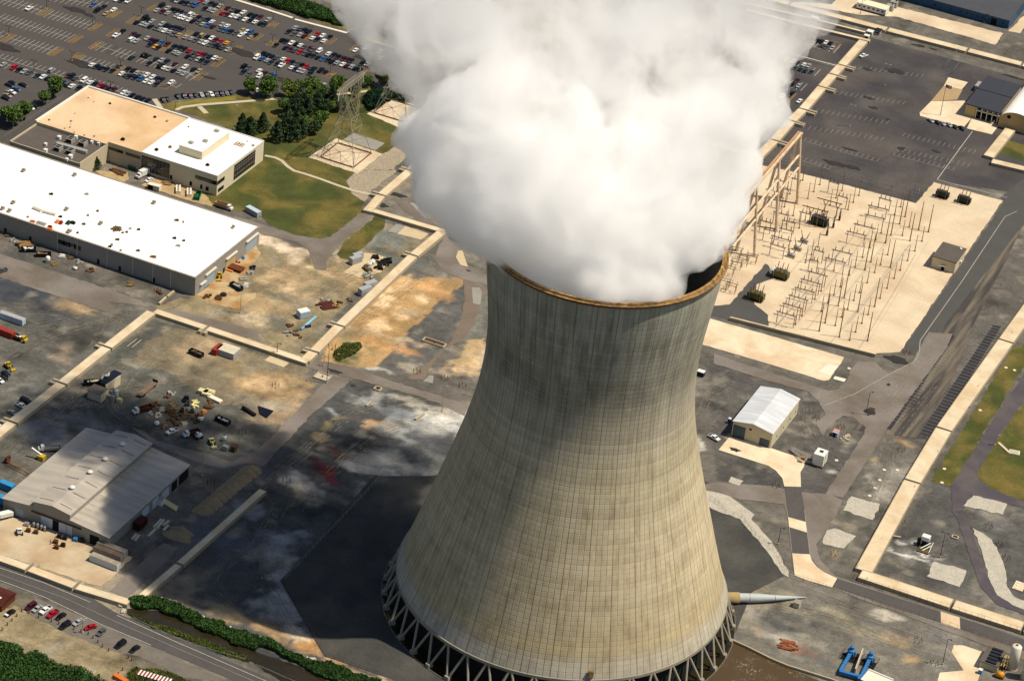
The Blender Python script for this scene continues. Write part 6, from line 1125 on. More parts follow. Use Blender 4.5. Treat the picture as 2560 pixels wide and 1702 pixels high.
# ---------------------------------------------------------------- lattice pylons
M_LAT = mat('galvanised lattice', '938c7a', .5, .1, .6)
def pylon(base, label):
    cx_, cy_ = base; o = thing('lattice_pylon', label, 'pylon', (cx_, cy_, 0), 0, 'lattice pylons on sandy pads')
    def lv(z, w, d): return [Vector((sx*w/2, sy*d/2, z)) for sx, sy in ((-1, -1), (1, -1), (1, 1), (-1, 1))]
    def lattice(levels, r=.13):
        mb = MB()
        for A, B in zip(levels, levels[1:]):
            for i in range(4):
                j = (i+1) % 4; mb.beam(A[i], B[i], r*2.0); mb.beam(A[i], B[j], r); mb.beam(A[j], B[i], r); mb.beam(B[i], B[j], r)
        return mb
    legs = [lv(0, 18.2, 18.4), lv(9, 13.6, 14), lv(16.5, 9.6, 10.5), lv(22, 6.6, 8)]; part('lower_body', lattice(legs), M_LAT, o)
    # waist up: two masts leaning apart along y
    for s in (-1, 1):
        L_ = [[Vector((sx*w/2, s*c0+sy*d/2, z)) for sx, sy in ((-1, -1), (1, -1), (1, 1), (-1, 1))] for z, w, d, c0 in ((22, 6.4, 2.4, 2.7), (28, 4.2, 2.0, 5.2), (34, 2.8, 1.8, 7.2), (38.5, 2.4, 1.8, 7.6))]
        part('mast', lattice(L_, .1), M_LAT, o)
        pk = MB(); tip = Vector((0, s*8.5, 43.5))
        for sx in (-1, 1):
            for sy in (-1, 1): pk.beam(Vector((sx*1.2, s*7.6+sy*.9, 38.5)), tip, .12)
        part('peak', pk, M_LAT, o)
    # cross arm
    mb = MB(); N_ = 12
    for i in range(N_):
        ya, yb_ = -13.5+27*i/N_, -13.5+27*(i+1)/N_
        ta = 1-.55*max(0, (abs(ya)-7)/6.5); tb = 1-.55*max(0, (abs(yb_)-7)/6.5)
        for sx in (-1, 1):
            for z, k in ((38.4, 1), (40.2, 1)):
                za = 39.3+(z-39.3)*ta; zb = 39.3+(z-39.3)*tb; mb.beam((sx*1.1*ta, ya, za), (sx*1.1*tb, yb_, zb), .17)
            mb.beam((sx*1.1*ta, ya, 39.3-.9*ta), (sx*1.1*tb, yb_, 39.3+.9*tb), .1)
        mb.beam((-1.1*ta, ya, 39.3+.9*ta), (1.1*tb, yb_, 39.3+.9*tb), .1); mb.beam((-1.1*ta, ya, 39.3-.9*ta), (1.1*ta, ya, 39.3-.9*ta), .1)
    part('cross_arm', mb, M_LAT, o)
    for y_ in (-12.5, -7.5, 0, 7.5, 12.5)[::1]:
        part('insulator', MB().lathe([(.12, 0), (.2, .3), (.12, .6)]*4+[(.1, 0)], n=6) if False else MB().tube((0, y_, 38.3), (0, y_, 34.2), .16, n=6), M_WHITEP, o)
    part('base_frame', MB().beam((-9.1, -9.2, .5), (9.1, -9.2, .5), .35).beam((9.1, -9.2, .5), (9.1, 9.2, .5), .35).beam((9.1, 9.2, .5), (-9.1, 9.2, .5), .35).beam((-9.1, 9.2, .5), (-9.1, -9.2, .5), .35), M_RUSTD, o)
    for sx in (-1, 1):
        for sy in (-1, 1): part('footing', MB().box((sx*9.1, sy*9.2, 0), (1.1, 1.1, .5)), M_CONC, o)
pylon((-238.0, 277.0), 'full lattice pylon on its sandy pad beside the lawn'); pylon((-239.2, 334.8), 'rear lattice pylon half hidden by the steam')
# ---------------------------------------------------------------- switchyard
TALL = [(1385, 548), (1305, 650), (1130, 600), (1080, 670), (1210, 497), (945, 845), (890, 917), (1125, 895), (700, 1175), (645, 1250), (825, 1303), (525, 1405), (470, 1480), (655, 1535), (980, 1255), (1475, 570), (1260, 430), (915, 1570)]
SHORT = [(1415, 655), (1350, 745), (1283, 833), (1215, 922), (1160, 997), (1095, 1088), (1030, 1180), (920, 1330), (862, 1410), (805, 1490), (750, 1565), (1298, 523), (1235, 602), (1040, 577), (1100, 780), (1035, 870), (980, 943), (912, 1037), (843, 1127), (788, 1200), (732, 1280), (678, 1353), (618, 1430), (868, 803), (800, 892), (745, 965), (665, 1073), (605, 1148), (550, 1222), (490, 1300), (935, 715), (990, 645), (783, 298), (735, 365), (625, 258), (680, 190), (835, 235), (570, 322), (475, 135), (420, 200), (365, 263), (318, 95), (458, 708), (400, 778), (345, 850), (170, 498), (605, 925), (250, 1418), (310, 1340), (430, 1188), (487, 1113), (285, 535), (340, 465), (230, 420), (150, 340), (90, 410), (200, 220), (1220, 340), (1165, 410)]
def yard_pole(b, h, label, r):
    o = thing('yard_pole', label, 'pole', g(*b), 0, 'steel poles of the switchyard')
    part('mast', MB().tube((0, 0, 0), (0, 0, h), r, r*.55, n=7), M_POLER, o); part('base', MB().box((0, 0, 0), (.9, .9, .3)), M_POLER, o)
for k, (LS, h, r, nm) in enumerate(((TALL, 15.2, .28, 'tall'), (SHORT, 8.6, .21, 'short'))):
    LS = sorted(LS, key=lambda q: (round(q[0]/150), q[1]))
    cols = {}
    for q in LS: cols.setdefault(round((q[0]+q[1]*.75)/170), []).append(q)
    for ci, cc in enumerate(sorted(cols)):
        for i, q in enumerate(sorted(cols[cc], key=lambda a: a[1])):
            yard_pole(t('13', *q), h*random.uniform(.96, 1.04), f'{nm} rust brown pole, {ORD[i]} from the back in diagonal line {ci+1} of the switchyard', r)
def portal(a, b, h, label, ins=3, m_=None, s='13', grp='switch frames of the switchyard'):
    m_ = m_ or M_PORT; A = Vector(gt(s, *a)); B = Vector(gt(s, *b)); d = B-A; L_ = d.length
    o = thing('switch_frame', label, 'switch frame', tuple((A+B)/2), math.atan2(d.y, d.x), grp)
    for f in (-.42, .42): part('leg', MB().beam((L_*f, 0, 0), (L_*f, 0, h), .28), m_, o)
    part('beam', MB().beam((-L_/2, -.35, h), (L_/2, -.35, h), .2).beam((-L_/2, .35, h), (L_/2, .35, h), .2), m_, o)
    for i in range(ins):
        X = -L_/2+L_*(i+.5)/ins
        for sy in (-.55, .55): part('insulator', MB().tube((X, sy, h), (X, sy, h+2.1), .13, .1, n=6), M_INS, o)
M_PORT = mat('grey violet steel', '6d6464', .6, .15, .6); M_INS = mat('brown porcelain', '5a3c2c', .4, .1, 1); M_ORANGE = mat('oiled timber beam', 'b48e66', .6, .15, .6)
PR = [((900, 420), (1090, 465), 'upper middle'), ((870, 505), (1060, 550), 'just below the upper middle one'), ((770, 590), (965, 640), 'third down the middle'), ((705, 660), (890, 705), 'fourth down the middle'), ((570, 830), (755, 875), 'fifth down the middle'), ((505, 905), (700, 955), 'sixth down the middle'), ((350, 1030), (530, 1080), 'top of the lower left stack'), ((280, 1100), (475, 1155), 'second of the lower left stack'),
      ((225, 1180), (415, 1230), 'third of the lower left stack'), ((170, 1250), (355, 1305), 'fourth of the lower left stack'), ((115, 1325), (300, 1380), 'fifth of the lower left stack'), ((60, 1400), (245, 1455), 'lowest of the lower left stack'), ((10, 700), (200, 755), 'left side above the grey breakers'), ((0, 775), (145, 820), 'left side beside the grey breakers'), ((270, 480), (455, 530), 'left of the dark transformer'), ((85, 630), (215, 665), 'near the foot of the big gantry'), ((30, 480), (180, 520), 'between the gantry legs'), ((20, 330), (130, 360), 'behind the gantry legs'), ((1000, 350), (1120, 385), 'back edge'), ((40, 180), (150, 210), 'upper left corner'), ((60, 250), (180, 285), 'second at the upper left'), ((170, 160), (290, 195), 'third at the upper left'), ((110, 560), (240, 590), 'just under the gantry feet'), ((540, 200), (640, 228), 'far middle'), ((620, 330), (720, 360), 'behind the tall arresters'), ((-60, 640), (60, 670), 'left edge below the gantry'), ((-90, 560), (20, 590), 'left edge beside the gantry'), ((400, 830), (500, 860), 'left of the fifth middle frame'), ((360, 920), (450, 945), 'between the two frame columns')]
for i, (a, b, l_) in enumerate(PR): portal(a, b, 6.0, f'violet grey switch frame with insulators, {l_}')
def bank(cx, cy, s, label, m_, rows=3, sz=1.0):
    o = thing('breaker_bank', label, 'breaker bank', gt(s, cx, cy), 0, 'breaker banks of the switchyard')
    part('tank', MB().box((0, 0, 1.2), (5*sz, 3.2*sz, 2.6*sz)).tube((-2.7*sz, 0, 2.4), (2.7*sz, 0, 2.4), .9*sz, n=10), m_, o); part('skid', MB().box((0, 0, 0), (6*sz, 4*sz, .4)), M_RUSTD, o)
    for i in range(3):
        for sy in (-1, 1): part('bushing', MB().tube((-2*sz+2*sz*i, sy*1.0, 3.4*sz), (-2*sz+2.1*sz*i, sy*2.4, 6.6*sz), .24, .14, n=7), M_INS, o)
    for x in (-3.2*sz, 3.2*sz): part('radiator', MB().box((x, 0, .8), (.8, 3*sz, 2.6*sz)), m_, o)
    part('frame', MB().beam((-2.4*sz, -2, .4), (-2.4*sz, -2, 5)).beam((2.4*sz, -2, .4), (2.4*sz, -2, 5)).beam((-3*sz, -2, 5), (3*sz, -2, 5)) if False else MB().beam((-2.4*sz, -2.2, .4), (-2.4*sz, -2.2, 5), .2).beam((2.4*sz, -2.2, .4), (2.4*sz, -2.2, 5), .2).beam((-3*sz, -2.2, 5), (3*sz, -2.2, 5), .25), M_PORT, o)
M_OLIVE = mat('olive transformer', '565228', .6, .15, .6); M_DGRN = mat('dark green casing', '1c2418', .6, .15, .6)
bank(470, 500, '13', 'dark breaker bank below the high bus bars', M_DGRN, sz=1.15); bank(1600, 250, '13', 'left bank of the pair at the top corner', M_DGRN, sz=.9); bank(1800, 300, '13', 'right bank of the pair at the top corner', M_DGRN, sz=.9)
bank(2240, 1190, '12', 'olive transformer nearest the tower rim', M_OLIVE, sz=1.1); bank(110, 990, '13', 'olive transformer with white tank on the dark pit', M_OLIVE, sz=1.1)
o = thing('oil_tank', 'white horizontal tank on the transformer pit', 'tank', gt('13', 45, 960), math.pi/2); part('body', MB().tube((-2.6, 0, 2.8), (2.6, 0, 2.8), 1.3, n=16), M_WHITEP, o, True)
for x in (-1.8, 1.8): part('leg', MB().box((x, 0, 0), (.4, 1.8, 1.8)), M_RUSTD, o)
for i, (x, y) in enumerate(((330, 665), (270, 735), (210, 800))):
    o = thing('grey_breaker', f'grey breaker with slanted bushings, {["top", "middle", "bottom"][i]} of the three', 'breaker', gt('13', x, y), 0, 'grey breakers of the switchyard'); part('tank', MB().tube((-1.8, 0, 1.6), (1.8, 0, 1.6), .75, n=10), M_METAL, o, True); part('skid', MB().box((0, 0, 0), (4, 2.2, .8)), M_METAL, o)
    for sx in (-1, 1): part('bushing', MB().tube((sx*.9, 0, 2.1), (sx*2.2, 0, 6.2), .25, .12, n=7), M_INS, o)
# high bus bars on Y supports
for i, (a, b) in enumerate(((( 465, 400), (650, 450)), ((330, 470), (520, 520)))):
    A = Vector(gt('13', *a)); B = Vector(gt('13', *b)); d = B-A; L_ = d.length; o = thing('bus_support', ['rear rust brown bus bar on tuning fork posts', 'front rust brown bus bar on tuning fork posts'][i], 'bus support', tuple((A+B)/2), math.atan2(d.y, d.x), 'bus bars on fork posts')
    part('beam', MB().beam((-L_*.7, 0, 8.2), (L_*.55, 0, 8.2), .35), M_RUSTD, o)
    for f in (-.25, .35):
        part('fork_post', MB().beam((L_*f, 0, 0), (L_*f, 0, 5.5), .4).beam((L_*f, 0, 5.5), (L_*f-1, 0, 7.2), .3).beam((L_*f, 0, 5.5), (L_*f+1, 0, 7.2), .3).beam((L_*f-1, 0, 7.1), (L_*f-1, 0, 8.2), .3).beam((L_*f+1, 0, 7.1), (L_*f+1, 0, 8.2), .3), M_RUSTD, o)
for i, (x, y) in enumerate(((540, 600), (598, 530), (655, 462))):
    o = thing('surge_arrester', f'tall ribbed arrester, {["nearest", "middle", "farthest"][i]} beside the dark breaker bank', 'arrester', gt('13', x, y), 0, 'arresters beside the dark breaker bank'); part('pedestal', MB().box((0, 0, 0), (.9, .9, 2.4)), M_RUSTD, o); part('stack', MB().lathe([(.5, 2.4), (.28, 3.2), (.5, 3.4), (.26, 4.6), (.4, 4.8), (.2, 6.6)], n=8), M_INS, o)
for i, (x, y, s) in enumerate(((2120, 870, '12'), (2060, 790, '12'), (2200, 850, '12'), (1990, 960, '12'), (2060, 900, '12'), (1950, 1075, '12'), (2010, 1120, '12'), (1900, 720, '12'), (1960, 700, '12'), (1930, 500, '12'), (2010, 440, '12'), (2090, 560, '12'))):
    A = gt(s, x, y); o = thing('disconnect_switch', f'rust brown disconnect switch, {ORD[i]} of the cluster beside the rim and gantry', 'switch', A, .12, 'disconnect switches beside the rim')
    for sx in (-2.2, 2.2):
        for sy in (-1.2, 1.2): part('leg', MB().beam((sx, sy, 0), (sx, sy, 4), .22), M_RUST, o)
    part('frame', MB().beam((-3, -1.2, 4), (3, -1.2, 4), .22).beam((-3, 1.2, 4), (3, 1.2, 4), .22).beam((-2.2, -1.2, 4), (-2.2, 1.2, 4), .2).beam((2.2, -1.2, 4), (2.2, 1.2, 4), .2), M_RUST, o)
    for j in range(3):
        for sy in (-1.2, 1.2): part('insulator', MB().tube((-2.4+2.4*j, sy, 4), (-2.4+2.4*j, sy, 5.6), .15, n=6), M_TRIM, o)
# big take-off gantry
M_GAN = mat('tan painted gantry steel', 'd6c2a6', .6, .1, .5, col2='c4a684')
gan = thing('gantry', 'huge tan take-off gantry on splayed legs', 'gantry', (-40.6, 331, 0)); HG = 36.5
YS = [(362.3, -36.5, -45.5), (331.5, -35.9, -44.8), (300.3, -35.1, -44.2), (269.0, -34.4, -43.5)]
YS = [(y-331, a+40.6, b_+40.6) for y, a, b_ in YS]
for y, xa, xb in YS[:3]:
    for x in (xa, xb): part('leg', MB().tube((x, y, 0), ((xa+xb)/2+(.35 if x > (xa+xb)/2 else -.35), y, HG), .8, .6, n=10), M_GAN, gan)
    part('cap', MB().box(((xa+xb)/2, y, HG-.3), (2.6, 1.4, 1.0)), M_GAN, gan); part('spike', MB().tube(((xa+xb)/2, y, HG+.5), ((xa+xb)/2, y, HG+9), .1, n=5), M_POLEG, gan)
    for x in (xa, xb): part('footing', MB().box((x, y, 0), (1.8, 1.8, .5)), M_CONC, gan)
for (ya, a1_, a2_), (yb_, b1_, b2_) in zip(YS[:3], YS[1:]):
    ca, cb = (a1_+a2_)/2, (b1_+b2_)/2
    for s in (-.7, .7): part('top_beam', MB().beam((ca+s, ya, HG+.3), (cb+s, yb_, HG+.3), .9, 1.1), M_GAN if s > 0 else M_ORANGE, gan)
    for hh in (HG*.70, HG*.52):
        f = hh/HG; part('cross_beam', MB().tube((a1_+(ca-a1_)*f, ya, hh), (b1_+(cb-b1_)*f, yb_, hh), .55, n=8), M_GAN, gan)
# bus wires strung over the yard
for i, (a, b) in enumerate((((370, 1300), (1090, 385)), ((480, 1330), (1180, 430)), ((640, 1240), (1250, 470)), ((660, 1500), (1330, 640)), ((850, 1290), (1420, 560)), ((120, 1380), (900, 480)), ((200, 1300), (820, 560)), ((300, 840), (700, 330)), ((930, 1560), (1480, 640)))):
    A = Vector(gt('13', *a, 8.5)); B = Vector(gt('13', *b, 8.5)); mb = MB(); n = 10; pr_ = None
    for k in range(n+1):
        p = A.lerp(B, k/n)-A; p.z -= 1.6*4*(k/n)*(1-k/n)*.5
        if pr_ is not None: mb.tube(pr_, p, .07, n=4)
        pr_ = p
    o = link('overhead_wire', mb.mesh('overhead_wire', M_POLEG)); o.location = A; tag(o, f'slack overhead wire, {ORD[i]} counted across the switchyard poles', 'wire', 'overhead wires of the switchyard')
# outside fence and pipes along the yard
def fence(pts, h, label, m_=None, step=3.0, name='chain_fence', rails=(1.0, .5)):
    P_ = [Vector(g(*p)) for p in pts]; o = thing(name, label, 'fence', tuple(P_[0])); o0 = P_[0]; posts = MB(); rl = MB()
    for A, B in zip(P_, P_[1:]):
        d = B-A; n = max(1, round(d.length/step))
        for i in range(n+1): p = A+d*i/n-o0; posts.tube(p, p+Vector((0, 0, h)), .05, n=4)
        for q in rails: rl.beam(A-o0+Vector((0, 0, h*q)), B-o0+Vector((0, 0, h*q)), .05)
    posts.add(rl.v, rl.f); part('fence_frame', posts, m_ or M_POLEG, o); return o
fence(T('13', (-100, -60), (500, -5), (700, 60), (860, 110), (1130, 190), (1380, 265), (1390, 200), (1350, 180), (1010, 120)), 3.2, 'thin pale fence along the back of the switchyard', step=5)
fence(T('21', (1130, 1280), (1350, 1240), (1690, 1190)), 2.2, 'chain fence at the top corner of the dark tower apron'); fence(T('31', (250, 660), (360, 860), (500, 1130), (640, 1360), (800, 1410), (1230, 1560)), 2.0, 'chain fence down the left side of the dark tower apron', M_RUSTD)
fence(T('31', (250, 660), (560, 320), (870, 0)) + T('21', (1130, 1280),), 2.0, 'chain fence along the upper left of the dark tower apron'); fence(T('22', (1820, 1460), (1900, 1510)) + T('32', (1960, 30), (2110, 70), (2200, 200), (2356, 330)), 2.0, 'chain fence right of the tower along the pale gravel', M_RUSTD)
fence(T('33', (0, 330), (80, 390), (185, 610), (600, 740), (1100, 900), (1600, 1050), (2356, 1290)), 2.2, 'chain fence along the outside of the lower right road', M_RUSTD); fence(T('33', (780, 650), (1150, 765), (1580, 895), (1980, 1025), (2400, 1160)), 3.0, 'tall fence in front of the lower right wall', M_RUSTD, 2.5)
fence(T('01', (230, -15), (480, 60), (700, 120), (910, 185), (1100, 240)), 1.0, 'guard rail along the far road', M_TRIM, 3.8, 'guard_rail', (1.0, .8)); fence(T('30', (1070, 935), (1290, 1030), (1640, 1190), (2000, 1310), (2250, 1375)), .9, 'steel guard rail between near road and ditch', M_METAL, 3.8, 'guard_rail', (1.0, .75)); fence(T('31', (0, 1430), (120, 1480), (300, 1560), (500, 1640)), .9, 'farther length of steel guard rail by the ditch', M_METAL, 3.8, 'guard_rail', (1., .75))
fence(T('00', (40, 1290), (340, 1080), (580, 920)), 2.5, 'grey fence along the drive left of the tan roof', M_METAL, 2.5); fence(T('01', (480, 1450), (930, 1590)), 1.5, 'low fence along the front of the pylon pad', M_POLEG, 2.5); fence(T('01', (480, 1450), (740, 1275)), 1.5, 'low fence along the left of the pylon pad', M_POLEG, 2.5)
# bollards by the near road
for i, (x, y) in enumerate(((20, 1100), (68, 1055), (110, 1015), (155, 975), (200, 930), (268, 945), (355, 985), (473, 1025), (540, 1045), (680, 1095), (745, 1115), (812, 1140), (855, 1175), (900, 1215), (942, 1255), (1000, 1290), (1210, 1380), (1180, 1360), (1128, 1470), (1088, 1510), (1048, 1555))):
    o = link('bollard', MB().tube((0, 0, 0), (0, 0, 1.35), .2, n=8).mesh('bollard', M_RUSTD)); o.location = gt('30', x, y); tag(o, f'dark timber bollard, {ORD[i]} along the edge of the dirt lot', 'bollard', 'timber bollards round the dirt lot')
# ---------------------------------------------------------------- vegetation
def leafmat(name, c, v=.35):
    m_ = bpy.data.materials.new(name); m_.use_nodes = True; N = m_.node_tree.nodes; L = m_.node_tree.links; b = N['Principled BSDF']; b.inputs['Roughness'].default_value = .7; b.inputs['Specular IOR Level'].default_value = .2
    at = N.new('ShaderNodeAttribute'); at.attribute_name = 'tint'; sc = N.new('ShaderNodeVectorMath'); sc.operation = 'SCALE'; sc.inputs[0].default_value = srgb(c); L.new(at.outputs['Fac'], sc.inputs['Scale']); L.new(sc.outputs[0], b.inputs['Base Color'])
    b.inputs['Subsurface Weight'].default_value = 0; return m_
M_LEAF = leafmat('broad leaves', '4a6128'); M_LEAF2 = leafmat('yellow green leaves', '5a652b'); M_PINE = leafmat('pine needles', '36492c'); M_REED = leafmat('reeds', '3b5a28'); M_DARKG = leafmat('dark shrubs', '23402a')
M_BARK = mat('bark', '4a3a28', .9, .2, 1)
def leafmesh(name, pts, size, m_, tints, up=0.0, aspect=1.0):
    """one small bent leaf clump (quad) per point"""
    pts = np.asarray(pts); n = len(pts); a = rng.normal(size=(n, 3)); a[:, 2] += up; a /= np.linalg.norm(a, axis=1)[:, None]; r = rng.normal(size=(n, 3)); b_ = np.cross(a, r); b_ /= np.linalg.norm(b_, axis=1)[:, None]
    s = (np.asarray(size)*rng.uniform(.6, 1.3, n))[:, None]; A = a*s*aspect; B = b_*s/aspect**.5
    V = np.empty((n, 4, 3)); V[:, 0] = pts-A-B*.6; V[:, 1] = pts+B-A*.3; V[:, 2] = pts+A; V[:, 3] = pts-B+A*.2
    me = bpy.data.meshes.new(name); me.from_pydata(V.reshape(-1, 3).tolist(), [], np.arange(4*n).reshape(n, 4).tolist()); me.materials.append(m_)
    at = me.color_attributes.new('tint', 'FLOAT_COLOR', 'POINT'); tt = np.repeat(np.asarray(tints), 4); at.data.foreach_set('color', np.stack([tt, tt, tt, np.ones_like(tt)], 1).astype(np.float32).ravel()); return me
def crown_mesh(name, R_, H, z0, m_, n=2600, lobes=11, cone=False):
    P_ = []; T_ = []
    if cone:
        for i in range(n):
            f = rng.random()**.8; ang = rng.random()*2*math.pi; lay = (1-.22*math.sin(f*26)); rr = R_*(1-f)**(.6+.25*math.sin(R_*9))*lay*(1+.22*math.sin(ang*3+R_*5))*(.55+.5*rng.random()**.5)*(1+.18*math.sin(ang*5+f*9)); P_.append((rr*math.cos(ang), rr*math.sin(ang), z0+f*H)); T_.append(.65+.7*rng.random())
    else:
        L_ = []
        for i in range(lobes): a = rng.random()*2*math.pi; q = R_*.55*math.sqrt(rng.random()); L_.append((q*math.cos(a), q*math.sin(a), z0+H*(.3+.45*rng.random()), R_*(.38+.25*rng.random()), .75+.6*rng.random()))
        for i in range(n):
            l = L_[rng.integers(lobes)]; d = rng.normal(size=3); d /= np.linalg.norm(d); rr = l[3]*(.55+.5*rng.random()**.6); P_.append((l[0]+d[0]*rr, l[1]+d[1]*rr, max(z0*.7, l[2]+d[2]*rr*.8))); T_.append(l[4]*(.7+.6*rng.random()))
    return leafmesh(name, P_, .34 if not cone else .3, m_, T_, .3)
CR = {'b': [crown_mesh('crown', 4.0, 6.0, 2.2, M_LEAF) for _ in range(3)], 'y': [crown_mesh('crown', 3.9, 6.0, 2.2, M_LEAF2, 2400)], 'p': [crown_mesh('crown', 3.1, 9.0, .8, M_PINE, 2600, cone=True) for _ in range(2)]+[crown_mesh('crown', 3.8, 7.6, .8, M_PINE, 2600, cone=True), crown_mesh('crown', 3.4, 7.5, 1.2, M_PINE, 2600, lobes=14)]}
def trunk_mesh(h, r):
    mb = MB(); mb.tube((0, 0, 0), (.1, .05, h), r, r*.5, n=7)
    for i in range(5): a = i*1.26; mb.tube((.05, 0, h*(.5+.08*i)), (1.6*math.cos(a), 1.6*math.sin(a), h*(.95+.05*i)), r*.4, r*.12, n=5)
    return mb.mesh('trunk', M_BARK)
TRK = trunk_mesh(4.6, .26)
def tree(p, k, s, label, grp, nm='broadleaf_tree'):
    o = thing(nm, label, 'tree', (p[0], p[1], 0), rng.random()*6, grp); o.scale = (s, s, s*rng.uniform(.9, 1.1)); c = link('crown', CR[k][rng.integers(len(CR[k]))], o); t_ = link('trunk', TRK, o); return o
for i, (s, x, y, k, sc, lb) in enumerate((('01', 100, 905, 'b', 1.25, 'leftmost of the row between lawn and parking lot'), ('01', 300, 900, 'y', 1.15, 'second from left along the lawn top'), ('01', 530, 870, 'b', 1.3, 'third from left along the lawn top'), ('01', 740, 850, 'b', 1.2, 'fourth from left, behind the full pylon'), ('01', 1170, 800, 'y', 1.15, 'right end, beside the rear pylon'), ('01', 385, 860, 'b', .8, 'small one between the second and third of the row'), ('01', 1250, 770, 'b', 1.0, 'just left of the steam'),
                                     ('00', 490, 890, 'b', 1.2, 'behind the left edge of the tan roof'), ('00', 420, 960, 'b', .95, 'lower one touching the drive fence'), ('00', 220, 1090, 'b', 1.2, 'upper of the clump at the left edge'), ('00', 110, 1160, 'b', 1.35, 'lower of the clump at the left edge'), ('00', 60, 1100, 'b', .9, 'leftmost of the clump at the left edge'), ('00', 2285, 870, 'b', 1.1, 'at the lawn corner above the walkway'), ('01', 130, 830, 'b', .9, 'behind the leftmost lawn tree'))):
    tree(gt(s, x, y), k, sc, f'leafy green tree, {lb}', 'broadleaf trees')
for i, (s, x, y, sc) in enumerate((('01', 330, 1080, 1.2), ('01', 400, 1150, 1.25), ('01', 290, 1160, 1.0), ('01', 340, 1290, 1.3), ('01', 560, 1030, 1.2), ('01', 480, 1060, 1.1), ('01', 640, 1050, 1.0), ('01', 530, 1240, 1.05), ('01', 190, 1300, 1.2), ('01', 60, 1210, 1.0), ('01', 700, 980, 1.1), ('01', 600, 960, 1.1), ('00', 2225, 1235, 1.05), ('00', 2300, 1240, 1.1), ('01', 440, 1000, 1.1), ('01', 250, 1230, .9), ('01', 420, 1260, 1.1), ('01', 360, 1010, 1.0), ('01', 740, 1030, .9))):
    tree(gt(s, x, y), 'p', sc, f'dark conical pine, {ORD[i]} of the cluster on the lawn left of the pylon', 'pines on the lawn', 'pine_tree')
for i, (x, y, k, sc) in enumerate(((460, 960, 'b', 1.0), (590, 1150, 'b', 1.05), (680, 1040, 'y', .9), (250, 1040, 'b', .9), (330, 950, 'y', .85), (450, 1200, 'b', .95), (600, 900, 'b', .9), (820, 1000, 'b', .8), (900, 900, 'y', .8), (960, 830, 'b', .8), (1020, 800, 'b', .75))): tree(gt('01', x, y), k, sc, f'round leafy tree, {ORD[i]} of those mixed among the lawn pines and pylon', 'leafy trees among the pines')
tree(gt('00', 880, 1560), 'p', .75, 'small dense evergreen beside the plant roof wall', None, 'evergreen_bush')
def bank_(name, label, polys, n, h, m_, size=.5, cat='reeds'):
    P_ = []; T_ = []
    for poly in polys:
        W_ = np.array([g(*q)[:2] for q in poly]); lo, hi = W_.min(0), W_.max(0); k = 0
        x = rng.uniform(lo[0], hi[0], n*6); y = rng.uniform(lo[1], hi[1], n*6); m_in = inside([tuple(w_) for w_ in W_], x+(fbm(x, y, 5, 41)-.5)*5, y+(fbm(x, y, 5, 43)-.5)*5); x = x[m_in][:n]; y = y[m_in][:n]
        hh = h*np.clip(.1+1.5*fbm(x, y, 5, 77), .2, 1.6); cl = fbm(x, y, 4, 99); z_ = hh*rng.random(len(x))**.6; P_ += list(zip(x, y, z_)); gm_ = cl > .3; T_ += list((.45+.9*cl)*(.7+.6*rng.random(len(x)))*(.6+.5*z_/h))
    o = link(name, leafmesh(name, P_, size, m_, T_, 1.5, 1.3)); tag(o, label, cat); o['kind'] = 'stuff'; return o
bank_('reeds', 'dense green reed bank at the lower left corner', [T('30', (-300, 1100), (0, 1215), (120, 1260), (250, 1320), (400, 1335), (440, 1400), (560, 1450), (720, 1500), (1000, 1600), (900, 1800), (-300, 1800))], 38000, 2.6, M_REED, .3)
bank_('reeds', 'narrow green reed strip along the ditch', [T('30', (1160, 870), (1260, 825), (1400, 825), (1560, 850), (1720, 920), (1900, 1000), (2120, 1090), (2356, 1170), (2356, 1290), (2200, 1250), (1900, 1125), (1650, 1010), (1500, 930), (1250, 900)), T('31', (0, 1180), (150, 1215), (320, 1300), (450, 1380), (700, 1440), (860, 1500), (1150, 1600), (800, 1600), (500, 1500), (380, 1420), (200, 1310), (0, 1250))], 22000, 2.2, M_REED, .28)
bank_('reeds', 'long green reed bed above the parking lot', [T('01', (-300, -150), (0, -30), (240, -20), (520, 70), (800, 170), (845, 215), (800, 250), (640, 215), (420, 160), (200, 85), (0, 35), (-300, -70))], 26000, 3.2, M_REED, .4)
bank_('shrubs', 'dark green shrub mass behind the pylon pads', [T('01', (990, 960), (1040, 860), (1250, 850), (1450, 880), (1480, 960), (1260, 915), (1130, 990), (1030, 1020))], 5000, 2.0, M_DARKG, .6, 'shrubs')
bank_('rough_grass', 'patch of rough green grass beside the striped barrier', [T('30', (1150, 1490), (1250, 1440), (1450, 1450), (1700, 1540), (1800, 1600), (1200, 1650), (1100, 1600))], 5000, .5, M_LEAF2, .25, 'grass')
bank_('rough_grass', 'olive grass bank between guard rail and ditch', [T('30', (1160, 940), (1330, 1010), (1500, 1060), (1900, 1200), (2250, 1330), (2300, 1390), (1900, 1270), (1500, 1110), (1250, 1000))], 4500, .5, M_LEAF2, .25, 'grass')
bank_('reeds', 'small reed patch by the steam at upper left', [T('01', (1120, 330), (1260, 310), (1420, 380), (1400, 440), (1230, 400), (1160, 360))], 2500, 2, M_REED, .6)
bank_('rough_grass', 'tufts of weeds beside the ochre ground', [T('21', (700, 110), (800, 30), (960, 10), (980, 60), (880, 130), (760, 190), (690, 160))], 1800, .35, M_LEAF2, .3, 'grass')
sheet('ditch_water', [T('30', (1160, 905), (1300, 900), (1500, 935), (1750, 1050), (2100, 1180), (2356, 1290), (2356, 1400), (2100, 1330), (1700, 1180), (1300, 1030), (1180, 960)) , T('31', (0, 1300), (150, 1350), (500, 1480), (740, 1600), (300, 1620), (0, 1420), (-40, 1380))], M_WATER, 4)
